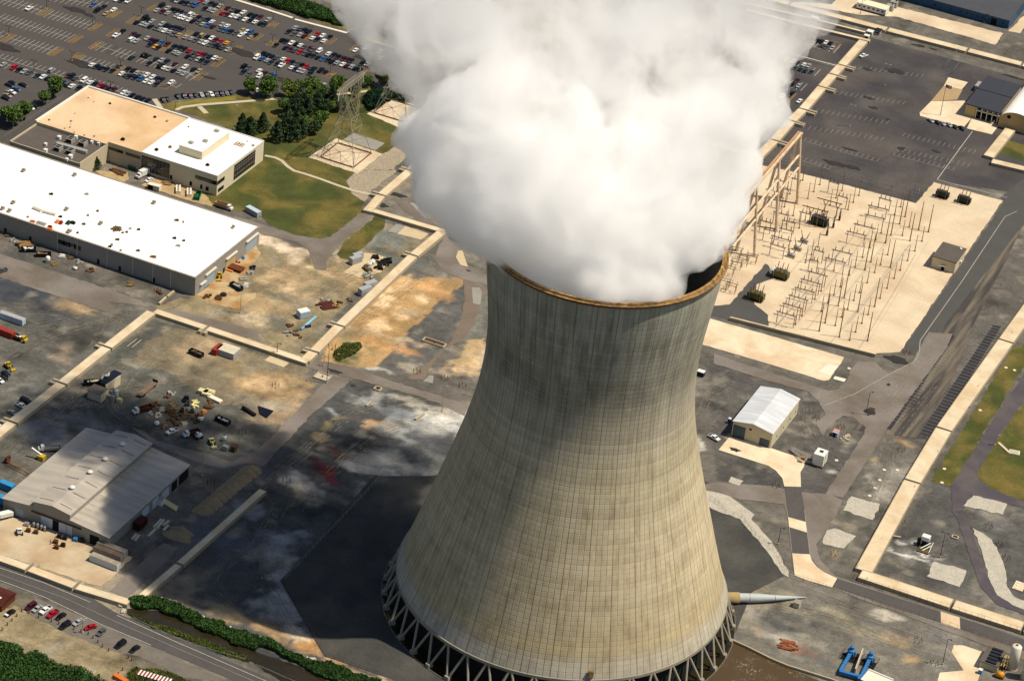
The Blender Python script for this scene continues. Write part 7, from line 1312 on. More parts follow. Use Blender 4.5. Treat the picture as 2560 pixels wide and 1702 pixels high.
sheet('outfall_channel', [T('32', (1950, 1230), (2060, 1200), (2356, 1360), (2420, 1420), (2356, 1800), (1500, 1800), (1500, 1650), (1850, 1450)) , T('33', (0, 1380), (560, 1600), (540, 1800), (0, 1800))], M_WATER, 6)
fm = bpy.data.materials.new('foaming outfall water'); fm.use_nodes = True; N3 = fm.node_tree.nodes; L3 = fm.node_tree.links; b3 = N3['Principled BSDF']; b3.inputs['Roughness'].default_value = .35
g3 = N3.new('ShaderNodeNewGeometry'); w3 = N3.new('ShaderNodeTexNoise'); w3.inputs['Scale'].default_value = .55; w3.inputs['Detail'].default_value = 8; w3.inputs['Roughness'].default_value = .7; w3.inputs['Distortion'].default_value = 2.2; L3.new(g3.outputs['Position'], w3.inputs['Vector'])
w4 = N3.new('ShaderNodeTexNoise'); w4.inputs['Scale'].default_value = .11; w4.inputs['Detail'].default_value = 3; L3.new(g3.outputs['Position'], w4.inputs['Vector'])
r3 = N3.new('ShaderNodeMapRange'); L3.new(w3.outputs[0], r3.inputs[0]); r3.inputs[1].default_value = .55; r3.inputs[2].default_value = .66
r4 = N3.new('ShaderNodeMapRange'); L3.new(w4.outputs[0], r4.inputs[0]); r4.inputs[1].default_value = .45; r4.inputs[2].default_value = .62
m3 = N3.new('ShaderNodeMath'); m3.operation = 'MULTIPLY'; L3.new(r3.outputs[0], m3.inputs[0]); L3.new(r4.outputs[0], m3.inputs[1]); x3 = N3.new('ShaderNodeMix'); x3.data_type = 'RGBA'; L3.new(m3.outputs[0], x3.inputs[0]); x3.inputs[6].default_value = (*srgb('4c3c24'), 1); x3.inputs[7].default_value = (*srgb('c0b49c'), 1); L3.new(x3.outputs[2], b3.inputs['Base Color'])
MATS['foamw'] = fm; bpy.data.objects['outfall_channel'].data.materials[0] = fm
kerb([t('32', 1990, 1190), t('32', 2160, 1265), t('32', 2380, 1375), t('33', 180, 1440), t('33', 590, 1568), t('33', 700, 1610)], .7, 1.1, M_BSIDE)
# rocks along the ditch
def rock_mesh(s):
    bm = bmesh.new(); bmesh.ops.create_icosphere(bm, subdivisions=2, radius=1); sd_ = rng.random(3)*6
    for v_ in bm.verts: f_ = 1+.28*math.sin(v_.co.x*3+sd_[0])+.22*math.cos(v_.co.y*4+sd_[1]); v_.co = Vector((v_.co.x*f_, v_.co.y*f_*.8, v_.co.z*.6*f_))
    me = bpy.data.meshes.new('rock'); bm.to_mesh(me); bm.free(); me.materials.append(M_PALEG); return me
RK = [rock_mesh(1) for _ in range(4)]
for i, (s, x, y) in enumerate([('30', 1105, 885), ('30', 1135, 930), ('30', 1410, 805), ('30', 1480, 815), ('30', 1560, 835), ('30', 1610, 850), ('30', 1665, 880), ('30', 1710, 940), ('30', 1800, 960), ('30', 1870, 990), ('30', 1950, 1025), ('30', 2040, 1060), ('30', 2110, 1085), ('30', 2250, 1130), ('31', 25, 1190), ('31', 65, 1195), ('31', 470, 1360), ('31', 520, 1375), ('31', 700, 1430), ('31', 760, 1450), ('31', 800, 1470), ('31', 920, 1525), ('31', 980, 1535)]):
    o = link('boulder', RK[i % 4]); p = gt(s, x, y); o.location = (p[0], p[1], .4); o.rotation_euler[2] = i*1.7; q = .8+.5*((i*37) % 10)/10; o.scale = (q, q, q); tag(o, f'pale boulder, {ORD[i]} from the left along the upper ditch bank', 'boulder', 'boulders along the ditch')
# ---------------------------------------------------------------- yard things
M_RC = mat('red container steel', '8e3024', .6, .12, .8); M_GC = mat('grey container steel', '9b9c9e', .6, .1, .8); M_BC = mat('pale blue container', 'a9bcc4', .6, .08, .8); M_BLC = mat('bright blue container', '2f86b8', .6, .08, .8); M_MRC = mat('maroon container', '3c100c', .7, .15, .8)
M_NAVY = mat('navy steel', '0f1626', .6, .15, .8); M_CYEL = mat('machine yellow', 'b59a2a', .6, .1, .8); M_BLUP = mat('blue pump paint', '2a68a0', .55, .2, .9); M_WOOD = mat('weathered timber', '8a6a42', .9, .2, 1); M_CARTON = mat('cream insulation', 'cdc48c', .8, .05, 1)
M_WBEAM = mat('pale precast beam', 'b9b69c', .8, .05, 1); M_GHEAP = mat('gravel heap', '8d7c60', .95, .12, .4, var2=.25, scale2=2.5, bump=.15)
def pose(nm, lb, cat, s, x, y, rz=0, grp=None): return thing(nm, lb, cat, gt(s, x, y), rz, grp)
def container(s, x, y, L_, W_, H_, rz, m_, label, grp=None, roofm=None, nm='shipping_container'):
    o = pose(nm, label, 'container', s, x, y, rz, grp); mb = MB().box((0, 0, .15), (L_, W_, H_))
    n = int(L_/.6)
    for i in range(n):
        X = -L_/2+.3+i*(L_-.6)/(n-1)
        for sy in (-1, 1): mb.box((X, sy*(W_/2+.03), .35), (.28, .06, H_-.4))
    part('body', mb, m_, o); part('roof', MB().box((0, 0, H_+.15), (L_-.1, W_-.1, .06)), roofm or m_, o)
    for sy in (-.25, .25): part('door', MB().box((L_/2+.03, sy*W_, .3), (.06, W_*.46, H_-.35)), m_, o)
    return o
def dumpster(s, x, y, rz, label, m_, fill=None, L_=6.6, W_=2.4, H_=1.7):
    o = pose('dumpster', label, 'dumpster', s, x, y, rz, 'open topped roll off dumpsters'); mb = MB()
    mb.box((0, -W_/2+.06, .2), (L_, .12, H_)).box((0, W_/2-.06, .2), (L_, .12, H_)).box((-L_/2+.06, 0, .2), (.12, W_-.25, H_-.01)).box((L_/2-.06, 0, .2), (.12, W_-.25, H_-.01)).box((0, 0, .2), (L_-.2, W_-.2, .15))
    for i in range(8): mb.box((-L_/2+.4+i*(L_-.8)/7, 0, .25), (.12, W_+.14, H_-.3)) if False else mb.box((-L_/2+.4+i*(L_-.8)/7, -W_/2-.05, .25), (.12, .1, H_-.3))
    part('body', mb, m_, o)
    if fill:
        f_ = MB()
        for i in range(9): f_.box((rng.uniform(-L_/2+.8, L_/2-.8), rng.uniform(-.5, .5), .9), (rng.uniform(.6, 1.8), rng.uniform(.4, 1.2), rng.uniform(.5, 1.0)), rng.random()*3)
        part('load', f_, fill, o)
    return o
def truck(s, x, y, rz, label, cabm, bodym, L_=7, bodyh=1.2, boxy=False, nm='truck', cat='truck'):
    """nose towards -y"""
    o = pose(nm, label, cat, s, x, y, rz)
    part('cab', MB().prism([(-1.1, -L_/2+.1), (1.1, -L_/2+.1), (1.1, -L_/2+2.3), (-1.1, -L_/2+2.3)], .7, 1.7).box((0, -L_/2+1.75, 1.7), (2.1, 1.5, 1.0), 0, 0, (.9, .85)), cabm, o)
    part('windscreen', MB().box((0, -L_/2+.99, 1.8), (1.8, .06, .7)), M_CGL, o)
    b = MB()
    if boxy: b.box((0, 1.2, .9), (2.4, L_-2.6, bodyh))
    else: b.box((0, 1.2, .9), (2.4, L_-2.6, .15)).box((-1.15, 1.2, 1.0), (.1, L_-2.6, bodyh-.2)).box((1.15, 1.2, 1.0), (.1, L_-2.6, bodyh-.2)).box((0, L_/2-.15, 1.0), (2.2, .1, bodyh-.2)).box((0, -L_/2+2.65, 1.0), (2.2, .1, bodyh))
    part('box_body' if boxy else 'tipper_body', b, bodym, o)
    for X in (-1.0, 1.0):
        for Y in (-L_/2+1.1, L_/2-2.2, L_/2-1.1): part('wheel', MB().tube((X-.15, Y, .5), (X+.15, Y, .5), .5, n=10), M_TYRE, o)
    return o
container('10', 110, 1385, 12, 2.6, 2.7, .0, M_BC, 'long pale blue grey trailer at the left edge', None, M_GC, 'box_trailer'); container('10', -120, 1330, 12, 2.6, 2.7, .0, M_BC, 'pale blue grey trailer cut by the left edge', None, M_GC, 'box_trailer')
container('10', 20, 1505, 12, 2.6, 2.6, -.05, M_RC, 'red container on a trailer at the left edge'); truck('20', 185, -5, 1.5, 'yellow nosed flatbed truck under the red container', M_CYEL, M_RUSTD)
container('20', 2000, 105, 6.1, 2.5, 2.6, math.pi/2, M_RC, 'red container at the left of the pair of storage containers'); container('20', 2100, 120, 8.5, 6.4, 2.6, 0, M_GC, 'wide pale grey container block beside the red one', None, mat('dusty roof', 'c2b8a0', .8, .12, .5))
dumpster('20', 1805, 130, -.1, 'navy dumpster left of the red container', M_NAVY, M_RUBBLE); dumpster('20', 2050, 750, -.15, 'navy dumpster on the right of the scrap yard', M_NAVY, M_METAL); dumpster('10', 262, 745, .6, 'navy dumpster heaped with white debris by the warehouse ramp', M_NAVY, M_WHITEP); dumpster('10', 400, 790, .6, 'navy dumpster with tan load right of the heaped one', M_NAVY, M_WOOD)
dumpster('20', 845, 400, .75, 'black dumpster with tan load behind the cream unit', M_NAVY, M_CARTON); dumpster('10', 1820, 250, -1.2, 'green dumpster below the office block', mat('green dumpster', '0f5a3c', .5, .1, 1), None); dumpster('00', 1215, 1560, 0, 'small green dumpster against the tan wing wall', mat('green dumpster', '0f5a3c'), None, 3.4, 2, 1.6); dumpster('10', 2175, 1085, -.3, 'navy dumpster on the loading apron', M_NAVY, M_METAL)
# cream rotary unit with duct
o = pose('filter_unit', 'cream walled processing unit with dark roof and bent duct', 'machine', '20', 960, 480, .0)
A = Vector(gt('20', 960, 480)); 
def rel(s, x, y, z=0): return Vector(gt(s, x, y, z))-A
part('building', MB().box(tuple(rel('20', 900, 520)), (6.5, 5.5, 3.8)), M_CREAM, o); part('building_roof', MB().box(tuple(rel('20', 895, 520)+Vector((0, 0, 3.8))), (6.8, 5.8, .12)), M_DROOF, o)
P0, P1 = rel('20', 970, 490), rel('20', 1105, 400); part('screen_wall', MB().beam(tuple(P0+Vector((0, 0, 2.2))), tuple(P1+Vector((0, 0, 2.2))), .3, 4.4), M_CREAM, o)
mb = MB(); q = [rel('20', 930, 440, 0)+Vector((0, 0, 4.6)), rel('20', 945, 410)+Vector((0, 0, 4.9)), rel('20', 990, 410)+Vector((0, 0, 4.6)), rel('20', 1000, 380)+Vector((0, 0, 4.4))]
for a, b in zip(q, q[1:]): mb.tube(a, b, .55, n=10)
part('duct', mb, M_METAL, o, True); part('tank', MB().lathe([(.9, 0), (.9, 2.6), (.3, 3.1)], tuple(rel('20', 1070, 505)), 12), M_WHITEP, o)
for x, y in ((1000, 530), (1020, 490), (1035, 540), (1045, 470)): part('equipment', MB().box(tuple(rel('20', x, y)), (1.4, 1.2, 1.8)).tube(tuple(rel('20', x, y)+Vector((0, 0, 1.8))), tuple(rel('20', x, y)+Vector((0, 0, 3))), .15), M_METAL, o)
part('generator', MB().box(tuple(rel('20', 1100, 560)), (2.2, 1.6, 1.6)), M_CARTON, o); part('dark_roof', MB().beam(tuple(rel('20', 930, 450)+Vector((0, 0, 3.4))), tuple(rel('20', 1085, 345)+Vector((0, 0, 3.4))), 4.2, .15), M_NAVY, o)
# flatbed trailer
o = pose('flatbed_trailer', 'empty timber decked flatbed trailer standing in the yard', 'trailer', '20', 1350, 440); a = Vector(gt('20', 1280, 500, 1.3)); b = Vector(gt('20', 1430, 375, 1.3)); d = (b-a); o.rotation_euler[2] = math.atan2(d.y, d.x); o.location = tuple((a+b)/2)[:2]+(0,); L_ = d.length
part('deck', MB().box((0, 0, 1.1), (L_, 2.5, .2)), mat('timber deck', '6e5a48', .9, .25, .8), o); part('headboard', MB().box((L_/2-.1, 0, 1.3), (.2, 2.5, 1.1)), M_NAVY, o)
for X in (-L_/2+1.5, -L_/2+2.8, L_/2-2): part('axle', MB().tube((X, -1.25, .5), (X, 1.25, .5), .5, n=10), M_TYRE, o)
truck('20', 1310, 650, -.45, 'white cab dump truck with long rust red bed', M_WHITEP, M_BROWN, 9); truck('20', 1760, 870, -.5, 'white cab tipper with brown bed beside the tractor', M_WHITEP, M_BROWN, 7.5); truck('10', 1316, 55, -.15, 'white box truck beside the office block', M_WHITEP, M_WHITEP, 9, 2.6, True); truck('10', 2060, 350, 1.57, 'tan tipper truck on the lane behind the warehouse', M_WHITEP, mat('tan truck body', 'a88c66', .7, .1, .8), 9, 1.7); truck('30', 25, 70, -.6, 'white and orange truck at the left edge by the workshop', mat('orange paint', 'c96a1e', .5), M_WHITEP, 8, 1.6, True)
truck('20', 455, 1010, -.9, 'white truck mounted crane behind the workshop roof', M_WHITEP, M_METAL, 9)
def excavator(nm, lb, cat, s, x, y, rz, m_, boom=True):
    o = pose(nm, lb, cat, s, x, y, rz)
    part('body', MB().box((0, .3, .9), (1.9, 2.6, .9)).box((0, -.2, 1.8), (1.5, 1.2, .9), 0, 0, (.9, .9)), m_, o); part('cab_glass', MB().box((0, -.82, 1.9), (1.2, .06, .7)), M_CGL, o)
    for X in (-1, 1):
        for Y in (-.9, 1.2): part('wheel', MB().tube((X-.2, Y, .65), (X+.2, Y, .65), .65, n=10), M_TYRE, o)
    if boom: part('boom', MB().beam((0, -.8, 1.5), (0, -3.2, .8), .3).box((0, -3.6, .3), (2.2, .9, .7)), m_, o)
    return o
excavator('forklift', 'yellow forklift loader at the left edge', 'forklift', '20', 75, 245, 1.2, M_CYEL); excavator('tractor', 'white and black tractor beside the brown tipper', 'tractor', '20', 1822, 895, -.5, M_WHITEP, False); excavator('loader', 'cream wheeled loader right of the tractor', 'loader', '20', 1948, 945, .8, M_CARTON); excavator('loader', 'small yellow loader at the warehouse doors', 'loader', '10', 2018, 985, .5, M_CYEL); excavator('telehandler', 'black and cream telehandler among the scrap', 'telehandler', '20', 1715, 555, .6, M_NAVY); excavator('utility_cart', 'green and white utility cart in front of the workshop', 'cart', '30', 180, 215, .7, M_WHITEP, False)
# crane with white house
o = pose('crawler_crane', 'old crane with white cabin and folded lattice boom', 'crane', '23', 470, 1130)
A = Vector(gt('23', 470, 1130)); part('house', MB().box((0, 0, .6), (4.6, 5.5, 5.2)), M_WHITEP, o); part('hatch', MB().box((0, .5, 5.8), (1.6, 1.6, .1)), M_DARK, o); part('ladder', MB().box((2.33, -.5, .6), (.1, .6, 5)), M_CYEL, o)
mb = MB()
def lat(a, b, w, n):
    a = Vector(a); b = Vector(b); d = b-a; s_ = Vector((-d.y, d.x, 0)).normalized()*w/2; u_ = Vector((0, 0, w/2))
    for q in (s_+u_, s_-u_, -s_+u_, -s_-u_): mb.beam(a+q, b+q, .1)
    for i in range(n):
        p, r = a+d*i/n, a+d*(i+1)/n; mb.beam(p+s_+u_, r-s_+u_, .07); mb.beam(p+s_-u_, r+s_+u_, .07); mb.beam(p-s_-u_, r-s_+u_, .07)
tip = rel('23', 205, 985) - (A-A); tip = Vector(gt('23', 205, 985, 1))-A; piv = Vector(gt('23', 320, 1090, 1.5))-A; rt_ = Vector(gt('23', 415, 1075, 3))-A
lat(piv, tip, .7, 14); lat(rt_, tip+Vector((0, 0, .4)), .6, 14); lat(piv, Vector((-1.5, -2.5, 1)), .6, 5); part('boom', mb, M_METAL, o); part('hook_block', MB().box(tuple(piv), (1.6, 1.2, 1.2)), M_RUST, o); part('base', MB().box((0, 0, 0), (5, 6, .6)), M_RUSTD, o)
# portable toilet
o = pose('portable_toilet', 'blue portable toilet at the back corner of the cream shed', 'portable toilet', '22', 1998, 755); part('cabin', MB().box((0, 0, 0), (1.2, 1.2, 2.3)), mat('blue plastic', '123a8c', .5), o); part('roof', MB().box((0, 0, 2.3), (1.3, 1.3, .25), 0, 0, (.7, .7)), M_WHITEP, o)
o = pose('white_cabinet', 'white and black cabinet at the tower edge beside the road', 'cabinet', '22', 1735, 320); part('body', MB().box((0, 0, 0), (3, 2.2, 2.2)), M_NAVY, o); part('roof', MB().box((0, 0, 2.2), (3.2, 2.4, .3)), M_WHITEP, o)
# pale blue hut, grey containers and pipe on the dirt
container('11', 435, 1345, 5, 3.6, 3.1, 1.0, M_BC, 'pale blue site hut on the dirt beside the blue pipe', None, M_WHITEP, 'site_hut'); container('11', 1000, 1135, 6.2, 2.6, 3.2, 1.2, M_GC, 'front grey container of the pair beside the long wall'); container('11', 1050, 1085, 6.2, 2.6, 3.2, 1.2, M_GC, 'rear grey container of the pair beside the long wall'); container('11', 915, 850, 6, 2.6, 3, 1.2, M_GC, 'grey container left of the tyre stacks'); container('11', 935, 815, 5, 2.4, 2.8, 1.2, M_GC, 'rear grey container left of the tyre stacks')
container('30', 965, 500, 12.2, 2.6, 2.8, -.02, mat('white container steel', 'b9bcc0', .6, .1, .8), 'white container nearest the wall on the sandy apron', None, mat('rusty white roof', '948a7a', .8, .25, .5)); container('30', 1000, 425, 12.2, 2.6, 2.8, -.02, M_TRIMR, 'rust streaked container in the middle of the apron group', None, mat('rust roof', '6a5846', .8, .3, .5)); container('30', 1030, 385, 12.2, 2.6, 2.8, -.02, M_GC, 'grey roofed container at the back of the apron group', None, mat('weathered roof', '8a8070', .8, .25, .5))
container('30', 1290, 150, 6, 2.9, 3.2, 1.57, M_MRC, 'maroon container beside the workshop'); container('20', 65, 1365, 6, 2.6, 2.8, -.05, M_BLC, 'upper bright blue container at the left edge'); container('20', 0, 1480, 6, 2.6, 2.8, -.05, M_BLC, 'lower bright blue container at the left edge'); container('10', 2330, 400, 8, 2.8, 2.4, -.3, M_GC, 'grey ribbed trailer beside the lawn', None, M_BC); container('01', 20, 0, 1, 1, 1, 0, M_GC, 'x') if False else None
o = pose('pipe', 'long pale blue pipe lying on the dirt', 'pipe', '11', 480, 1400); A = Vector(gt('11', 480, 1400)); part('pipe_body', MB().tube(Vector(gt('11', 415, 1460, .6))-A, Vector(gt('11', 550, 1345, .6))-A, .6, n=12), mat('pale blue pipe', '7ab0c8', .5), o, True)
o = pose('pipe', 'short navy pipe beside the pale blue one', 'pipe', '11', 465, 1445); part('pipe_body', MB().tube((-1.2, -1.5, .6), (1.2, 1.5, .6), .6, n=12), M_NAVY, o, True)
# tower duct
dg = thing('tower_duct', 'tan sleeve and white tapering pipe leaving the tower side', 'pipe', (0, 0, 0)); A = Vector(gt('32', 1975, 820, 2.4)); B = Vector(gt('32', 2090, 800, 2.4)); a_ = Vector(gt('32', 1880, 800, 2.4))
part('sleeve', MB().tube(a_, B, 2.15, n=20), mat('tan sleeve', '9a8458', .8, .1, .5), dg, True)
C1 = Vector(gt('33', 60, 803, 1.9)); C2 = Vector(gt('33', 355, 797, .4)); mb = MB(); n = 10
K_ = [(B, 1.8), (B.lerp(C1, .5), 1.7), (C1, 1.2), (C1.lerp(C2, .5), .68), (C2, .12)]
for (p, r), (p2, r2) in zip(K_, K_[1:]): mb.tube(p, p2, r, r2, n=18, caps=False)
part('pipe_body', mb, mat('white pipe', 'a9b0b0', .6, .06, .6), dg, True); part('band', MB().tube(B.lerp(C1, .28), B.lerp(C1, .29), 1.9, n=18), M_METAL, dg)
for p in (): part('saddle', MB().box((p.x, p.y, 0), (1, 1.6, p.z-1)), M_CONC, dg)
o = pose('valve_box', 'pale concrete valve box below the white pipe tip', 'box', '33', 265, 880); part('body', MB().box((0, 0, 0), (2.4, 2.6, 2.2)), M_CONC, o); part('lid', MB().box((0, 0, 2.2), (2.6, 2.8, .15)), M_GREY, o); part('opening', MB().box((-1.23, 0, .5), (.06, 1.4, 1.2)), M_DARK, o)
# blue pumps
for i, (x, y) in enumerate(((760, 1330), (935, 1385))):
    A = Vector(gt('33', x, y)); tx, ty = (665, 1480) if i == 0 else (855, 1540); e = Vector(gt('33', tx, ty, 1.2))-A
    o = thing('pump', ['left bright blue pump in a railed pit', 'right bright blue pump in a railed pit'][i], 'pump', tuple(A), 0, 'blue pumps'); part('motor', MB().lathe([(1.5, 1.0), (1.5, 2.6), (.9, 3.0), (.9, 4.2), (.4, 4.4)], n=14).box((0, 0, .6), (2.6, 2.6, 1.2)), M_BLUP, o)
    part('discharge_pipe', MB().beam((0, 0, 1.4), tuple(e+Vector((0, 0, .3))), 1.3, 1.0), M_BLUP, o); part('base', MB().box((0, 0, 0), (3.2, 3.2, .6)), M_NAVY, o)
    mb = MB()
    for k in range(10): q = e*(.1+.09*k); mb.box((q.x, q.y, 1.95+.0), (.9, .25, .12))
    part('bolt_row', mb, mat('light blue paint', '4a90d0', .5), o)
    mb = MB(); R4 = [(-3, 2.6), (3, 2.6), (3, -4.5), (-3, -4.5)]
    for (xa, ya), (xb, yb) in zip(R4, R4[1:]+R4[:1]):
        for f in (0, .33, .66): mb.tube((xa+(xb-xa)*f, ya+(yb-ya)*f, 0), (xa+(xb-xa)*f, ya+(yb-ya)*f, 1.1), .05, n=4)
        for z in (.55, 1.1): mb.tube((xa, ya, z), (xb, yb, z), .04, n=4)
    part('handrail', mb, M_POLE, o); part('pit', MB().box((0, -2, .0), (5.6, 4.4, .12)), M_DARK, o)
o = pose('header_pipe', 'blue header pipe joining the two pumps', 'pipe', '33', 760, 1510); A = Vector(gt('33', 760, 1510)); part('pipe_body', MB().beam(Vector(gt('33', 655, 1480, 1.5))-A, Vector(gt('33', 890, 1545, 1.5))-A, 1.3, 1.3).beam(Vector(gt('33', 840, 1560, 1.5))-A, Vector(gt('33', 850, 1520, 1.5))-A, 1.6), M_BLUP, o)
o = pose('divider_wall', 'pale concrete wall standing between the blue pumps', 'wall', '33', 840, 1380); A = Vector(gt('33', 840, 1380)); part('wall', MB().beam(Vector(gt('33', 800, 1480, 1.4))-A, Vector(gt('33', 870, 1290, 1.4))-A, .5, 2.8), M_CONC, o)
o = pose('intake_roof', 'white framed roof corner at the bottom below the pumps', 'roof', '33', 1000, 1560); part('roof', MB().box((1, -3, 2.2), (10, 7, .3), -.1), M_WCONC, o); part('rim', MB().box((1, .7, 2.5), (10, .5, .4), -.1).box((-4, -3, 2.5), (.5, 7, .4), -.1), M_WHITEP, o); part('wall', MB().box((1, -3, 0), (9.5, 6.5, 2.2), -.1), M_BROWN, o)
# rust debris, quay edge
def junk(nm, lb, cat, s, x, y, m_, n=8, spread=2.5, sz=1.6, h=.8, rz=.3, grp=None, long=False):
    o = pose(nm, lb, cat, s, x, y, rz, grp); mb = MB()
    for i in range(n):
        L_ = sz*(2.2 if long else 1)*rng.uniform(.6, 1.2); mb.box((rng.uniform(-1, 1)*spread*(.3 if long else 1), -spread+2*spread*i/max(1, n-1), rng.uniform(0, .25)), (L_, sz*rng.uniform(.2, .45) if long else sz*rng.uniform(.5, 1), h*rng.uniform(.4, 1)), rng.uniform(-.2, .2))
    part('pieces', mb, m_, o); return o
junk('scrap_stack', 'stack of rusty orange scrap frames by the outfall channel', 'scrap', '33', 190, 1245, mat('orange rust', '8a563c', .8, .3, .8, col2='6a3820'), 9, 2.6, 3.0, .7, .1, None, True)
junk('steel_beams', 'stack of dark red brown steel beams on the dirt', 'beam stack', '11', 660, 1245, mat('dark red primer', '4a2016', .7, .15, .8), 11, 3.0, 3.4, .6, .95, None, True)
for i, (x, y, r, m_) in enumerate(((1165, 860, 2.4, M_TYRE), (1095, 810, 1.2, M_TYRE), (1130, 905, 1.6, M_TYRE), (1220, 840, 1.6, M_TYRE), (1060, 865, 1.6, M_WHITEP), (1005, 905, 1.4, M_RUBBLE), (1030, 975, 2.4, M_METAL), (1040, 930, 1.0, M_RUBBLE))):
    junk('pallet_goods', f'{["large black", "small black", "front black", "right black", "white cubed", "brown", "mixed silver", "flat brown"][i]} pile of goods on the cream slab', 'goods pile', '11', x, y, m_, 9, r, 1.3, 1.4, .9, 'goods piled on the cream slab')
for i, (x, y, m_, r) in enumerate(((300, 1510, M_METAL, 2.2), (350, 1490, M_RUBBLE, 1.6), (310, 1430, M_RUSTD, 1.0), (385, 1530, M_RUSTD, 1.4), (865, 1195, M_RUBBLE, 1.0), (735, 1250, M_RUST, 1.2), (640, 1195, M_METAL, 1.6), (770, 1215, M_RUSTD, .8))):
    junk('scrap_pile', f'{["silver", "brown", "small dark", "dark rust", "little brown", "orange rust", "silver tipped", "far dark"][i]} scrap pile, {ORD[i]} of those near the pale blue hut', 'scrap', '11', x, y, m_, 7, r, 1.1, .8, rng.random()*3, 'scrap near the pale blue hut')
for i, (x, y, m_, r, lg) in enumerate(((1600, 620, M_WOOD, 2.8, True), (1560, 660, M_RUSTD, 2.4, True), (1690, 650, M_TYRE, 1.6, False), (1760, 655, M_TYRE, 1.0, False), (1430, 590, M_RUSTD, 1.6, False), (1460, 690, M_CONC, 1.8, False), (1400, 670, M_METAL, 1.2, False), (1580, 720, M_RUSTD, 1.8, False), (1650, 705, M_RUBBLE, 2.0, False), (1600, 770, M_RUSTD, 1.6, False), (1700, 770, M_CONC, 1.2, True), (1800, 740, M_RUSTD, 1.6, False), (1520, 795, M_RUST, 1.0, False), (1580, 490, M_METAL, 1.4, False), (1530, 520, M_RUSTD, .8, False), (1830, 690, M_RUSTD, 1.4, True), (1920, 610, M_RUSTD, 1.8, True), (1880, 660, M_ORNG, .9, False), (1850, 720, M_WHITEP, .9, True), (1790, 610, M_CARTON, 1.2, False), (1800, 570, M_CARTON, 1.4, True), (1940, 560, M_RUBBLE, 1.2, True), (1700, 700, M_WOOD, 2.0, True), (1495, 640, M_CONC, 1.4, True))):
    junk('scrap_pile', f'{M_NAME}' if False else f'{["timber", "dark rust", "tyre", "small tyre", "rusty", "grey block", "silver", "brown", "rubble", "low rusty", "pale slab", "dark frame", "rust chip", "metal trestle", "tiny rusty", "long rusty", "lattice", "orange board", "white sheet", "cream box", "cream beam", "brown plank", "crossed timber", "pale plank"][i]} pile, {ORD[i]} in the central scrap yard', 'scrap', '20', x, y, m_, 7, r, 1.1, .8, rng.random()*1.5, 'piles in the central scrap yard', lg)
for i, (x, y) in enumerate(((1870, 480), (1905, 505), (1930, 485))): o = pose('panel_stack', f'pale yellow panel stack, {ORD[i]} from left behind the scrap', 'panel stack', '20', x, y, .1, 'pale panel stacks'); part('panels', MB().box((0, 0, .3), (4, 2.6, 1.2)), mat('pale yellow panels', 'c6bd92', .7, .05, 1), o); part('pallet', MB().box((0, 0, 0), (4.1, 2.7, .28)), M_WOOD, o)
o = pose('panel_stack', 'long white panel stack right of the yellow ones', 'panel stack', '20', 1978, 545, -.15, 'pale panel stacks'); part('panels', MB().box((0, 0, .3), (6.5, 2.2, .7)), M_WCONC, o); part('pallet', MB().box((0, 0, 0), (6.6, 2.3, .28)), M_WOOD, o)
o = pose('silver_sphere', 'white round tank among the scrap', 'tank', '20', 1443, 775); part('tank', MB().lathe([(.3, 0), (.9, .3), (1.1, .9), (.9, 1.6), (.3, 1.9)], n=14), M_WHITEP, o, True); part('stand', MB().box((0, 0, 0), (1.6, 1.6, .2)), M_RUSTD, o)
o = pose('white_silo', 'small white and blue drum tank right of the loaders', 'tank', '20', 2063, 920); part('drum', MB().lathe([(.8, 0), (.85, 2.2), (.6, 2.6)], n=14), M_WHITEP, o, True); part('lid', MB().lathe([(.5, 2.6), (.5, 2.8)], n=12), M_DOORD, o)
o = pose('scaffold_bin', 'rusty cage and grey bin at the yard corner', 'cage', '20', 2110, 1010); part('bin', MB().box((-1.4, -.6, 0), (2.4, 1.6, 2.2)), M_METAL, o); part('cage', MB().box((1.6, .8, 0), (1.8, 2.2, 2.6)), M_RUSTD, o)
# black conduit rack
o = pose('conduit_rack', 'flat rack of black corrugated pipes', 'pipe rack', '21', 70, 650); A = Vector(gt('21', 70, 650)); mb = MB(); p0 = Vector(gt('21', -20, 640, .4)); p1 = Vector(gt('21', 20, 600, .4)); p2 = Vector(gt('21', 160, 645, .4)); p3 = Vector(gt('21', 100, 705, .4))
for i in range(12): f = i/11; mb.tube(p1.lerp(p3, f)*1-A if False else (p1.lerp(p0.lerp(p3, .5), f*.9))-A, (p2.lerp(p3, f))-A, .22, n=6)
part('pipes', mb, M_NAVY, o)
o = pose('black_duct', 'thick black duct lying left of the pipe rack', 'duct', '20', 2290, 660, -.28); part('duct_body', MB().tube((-3.6, 0, .8), (3.6, 0, .8), .8, n=12), M_TYRE, o, True)
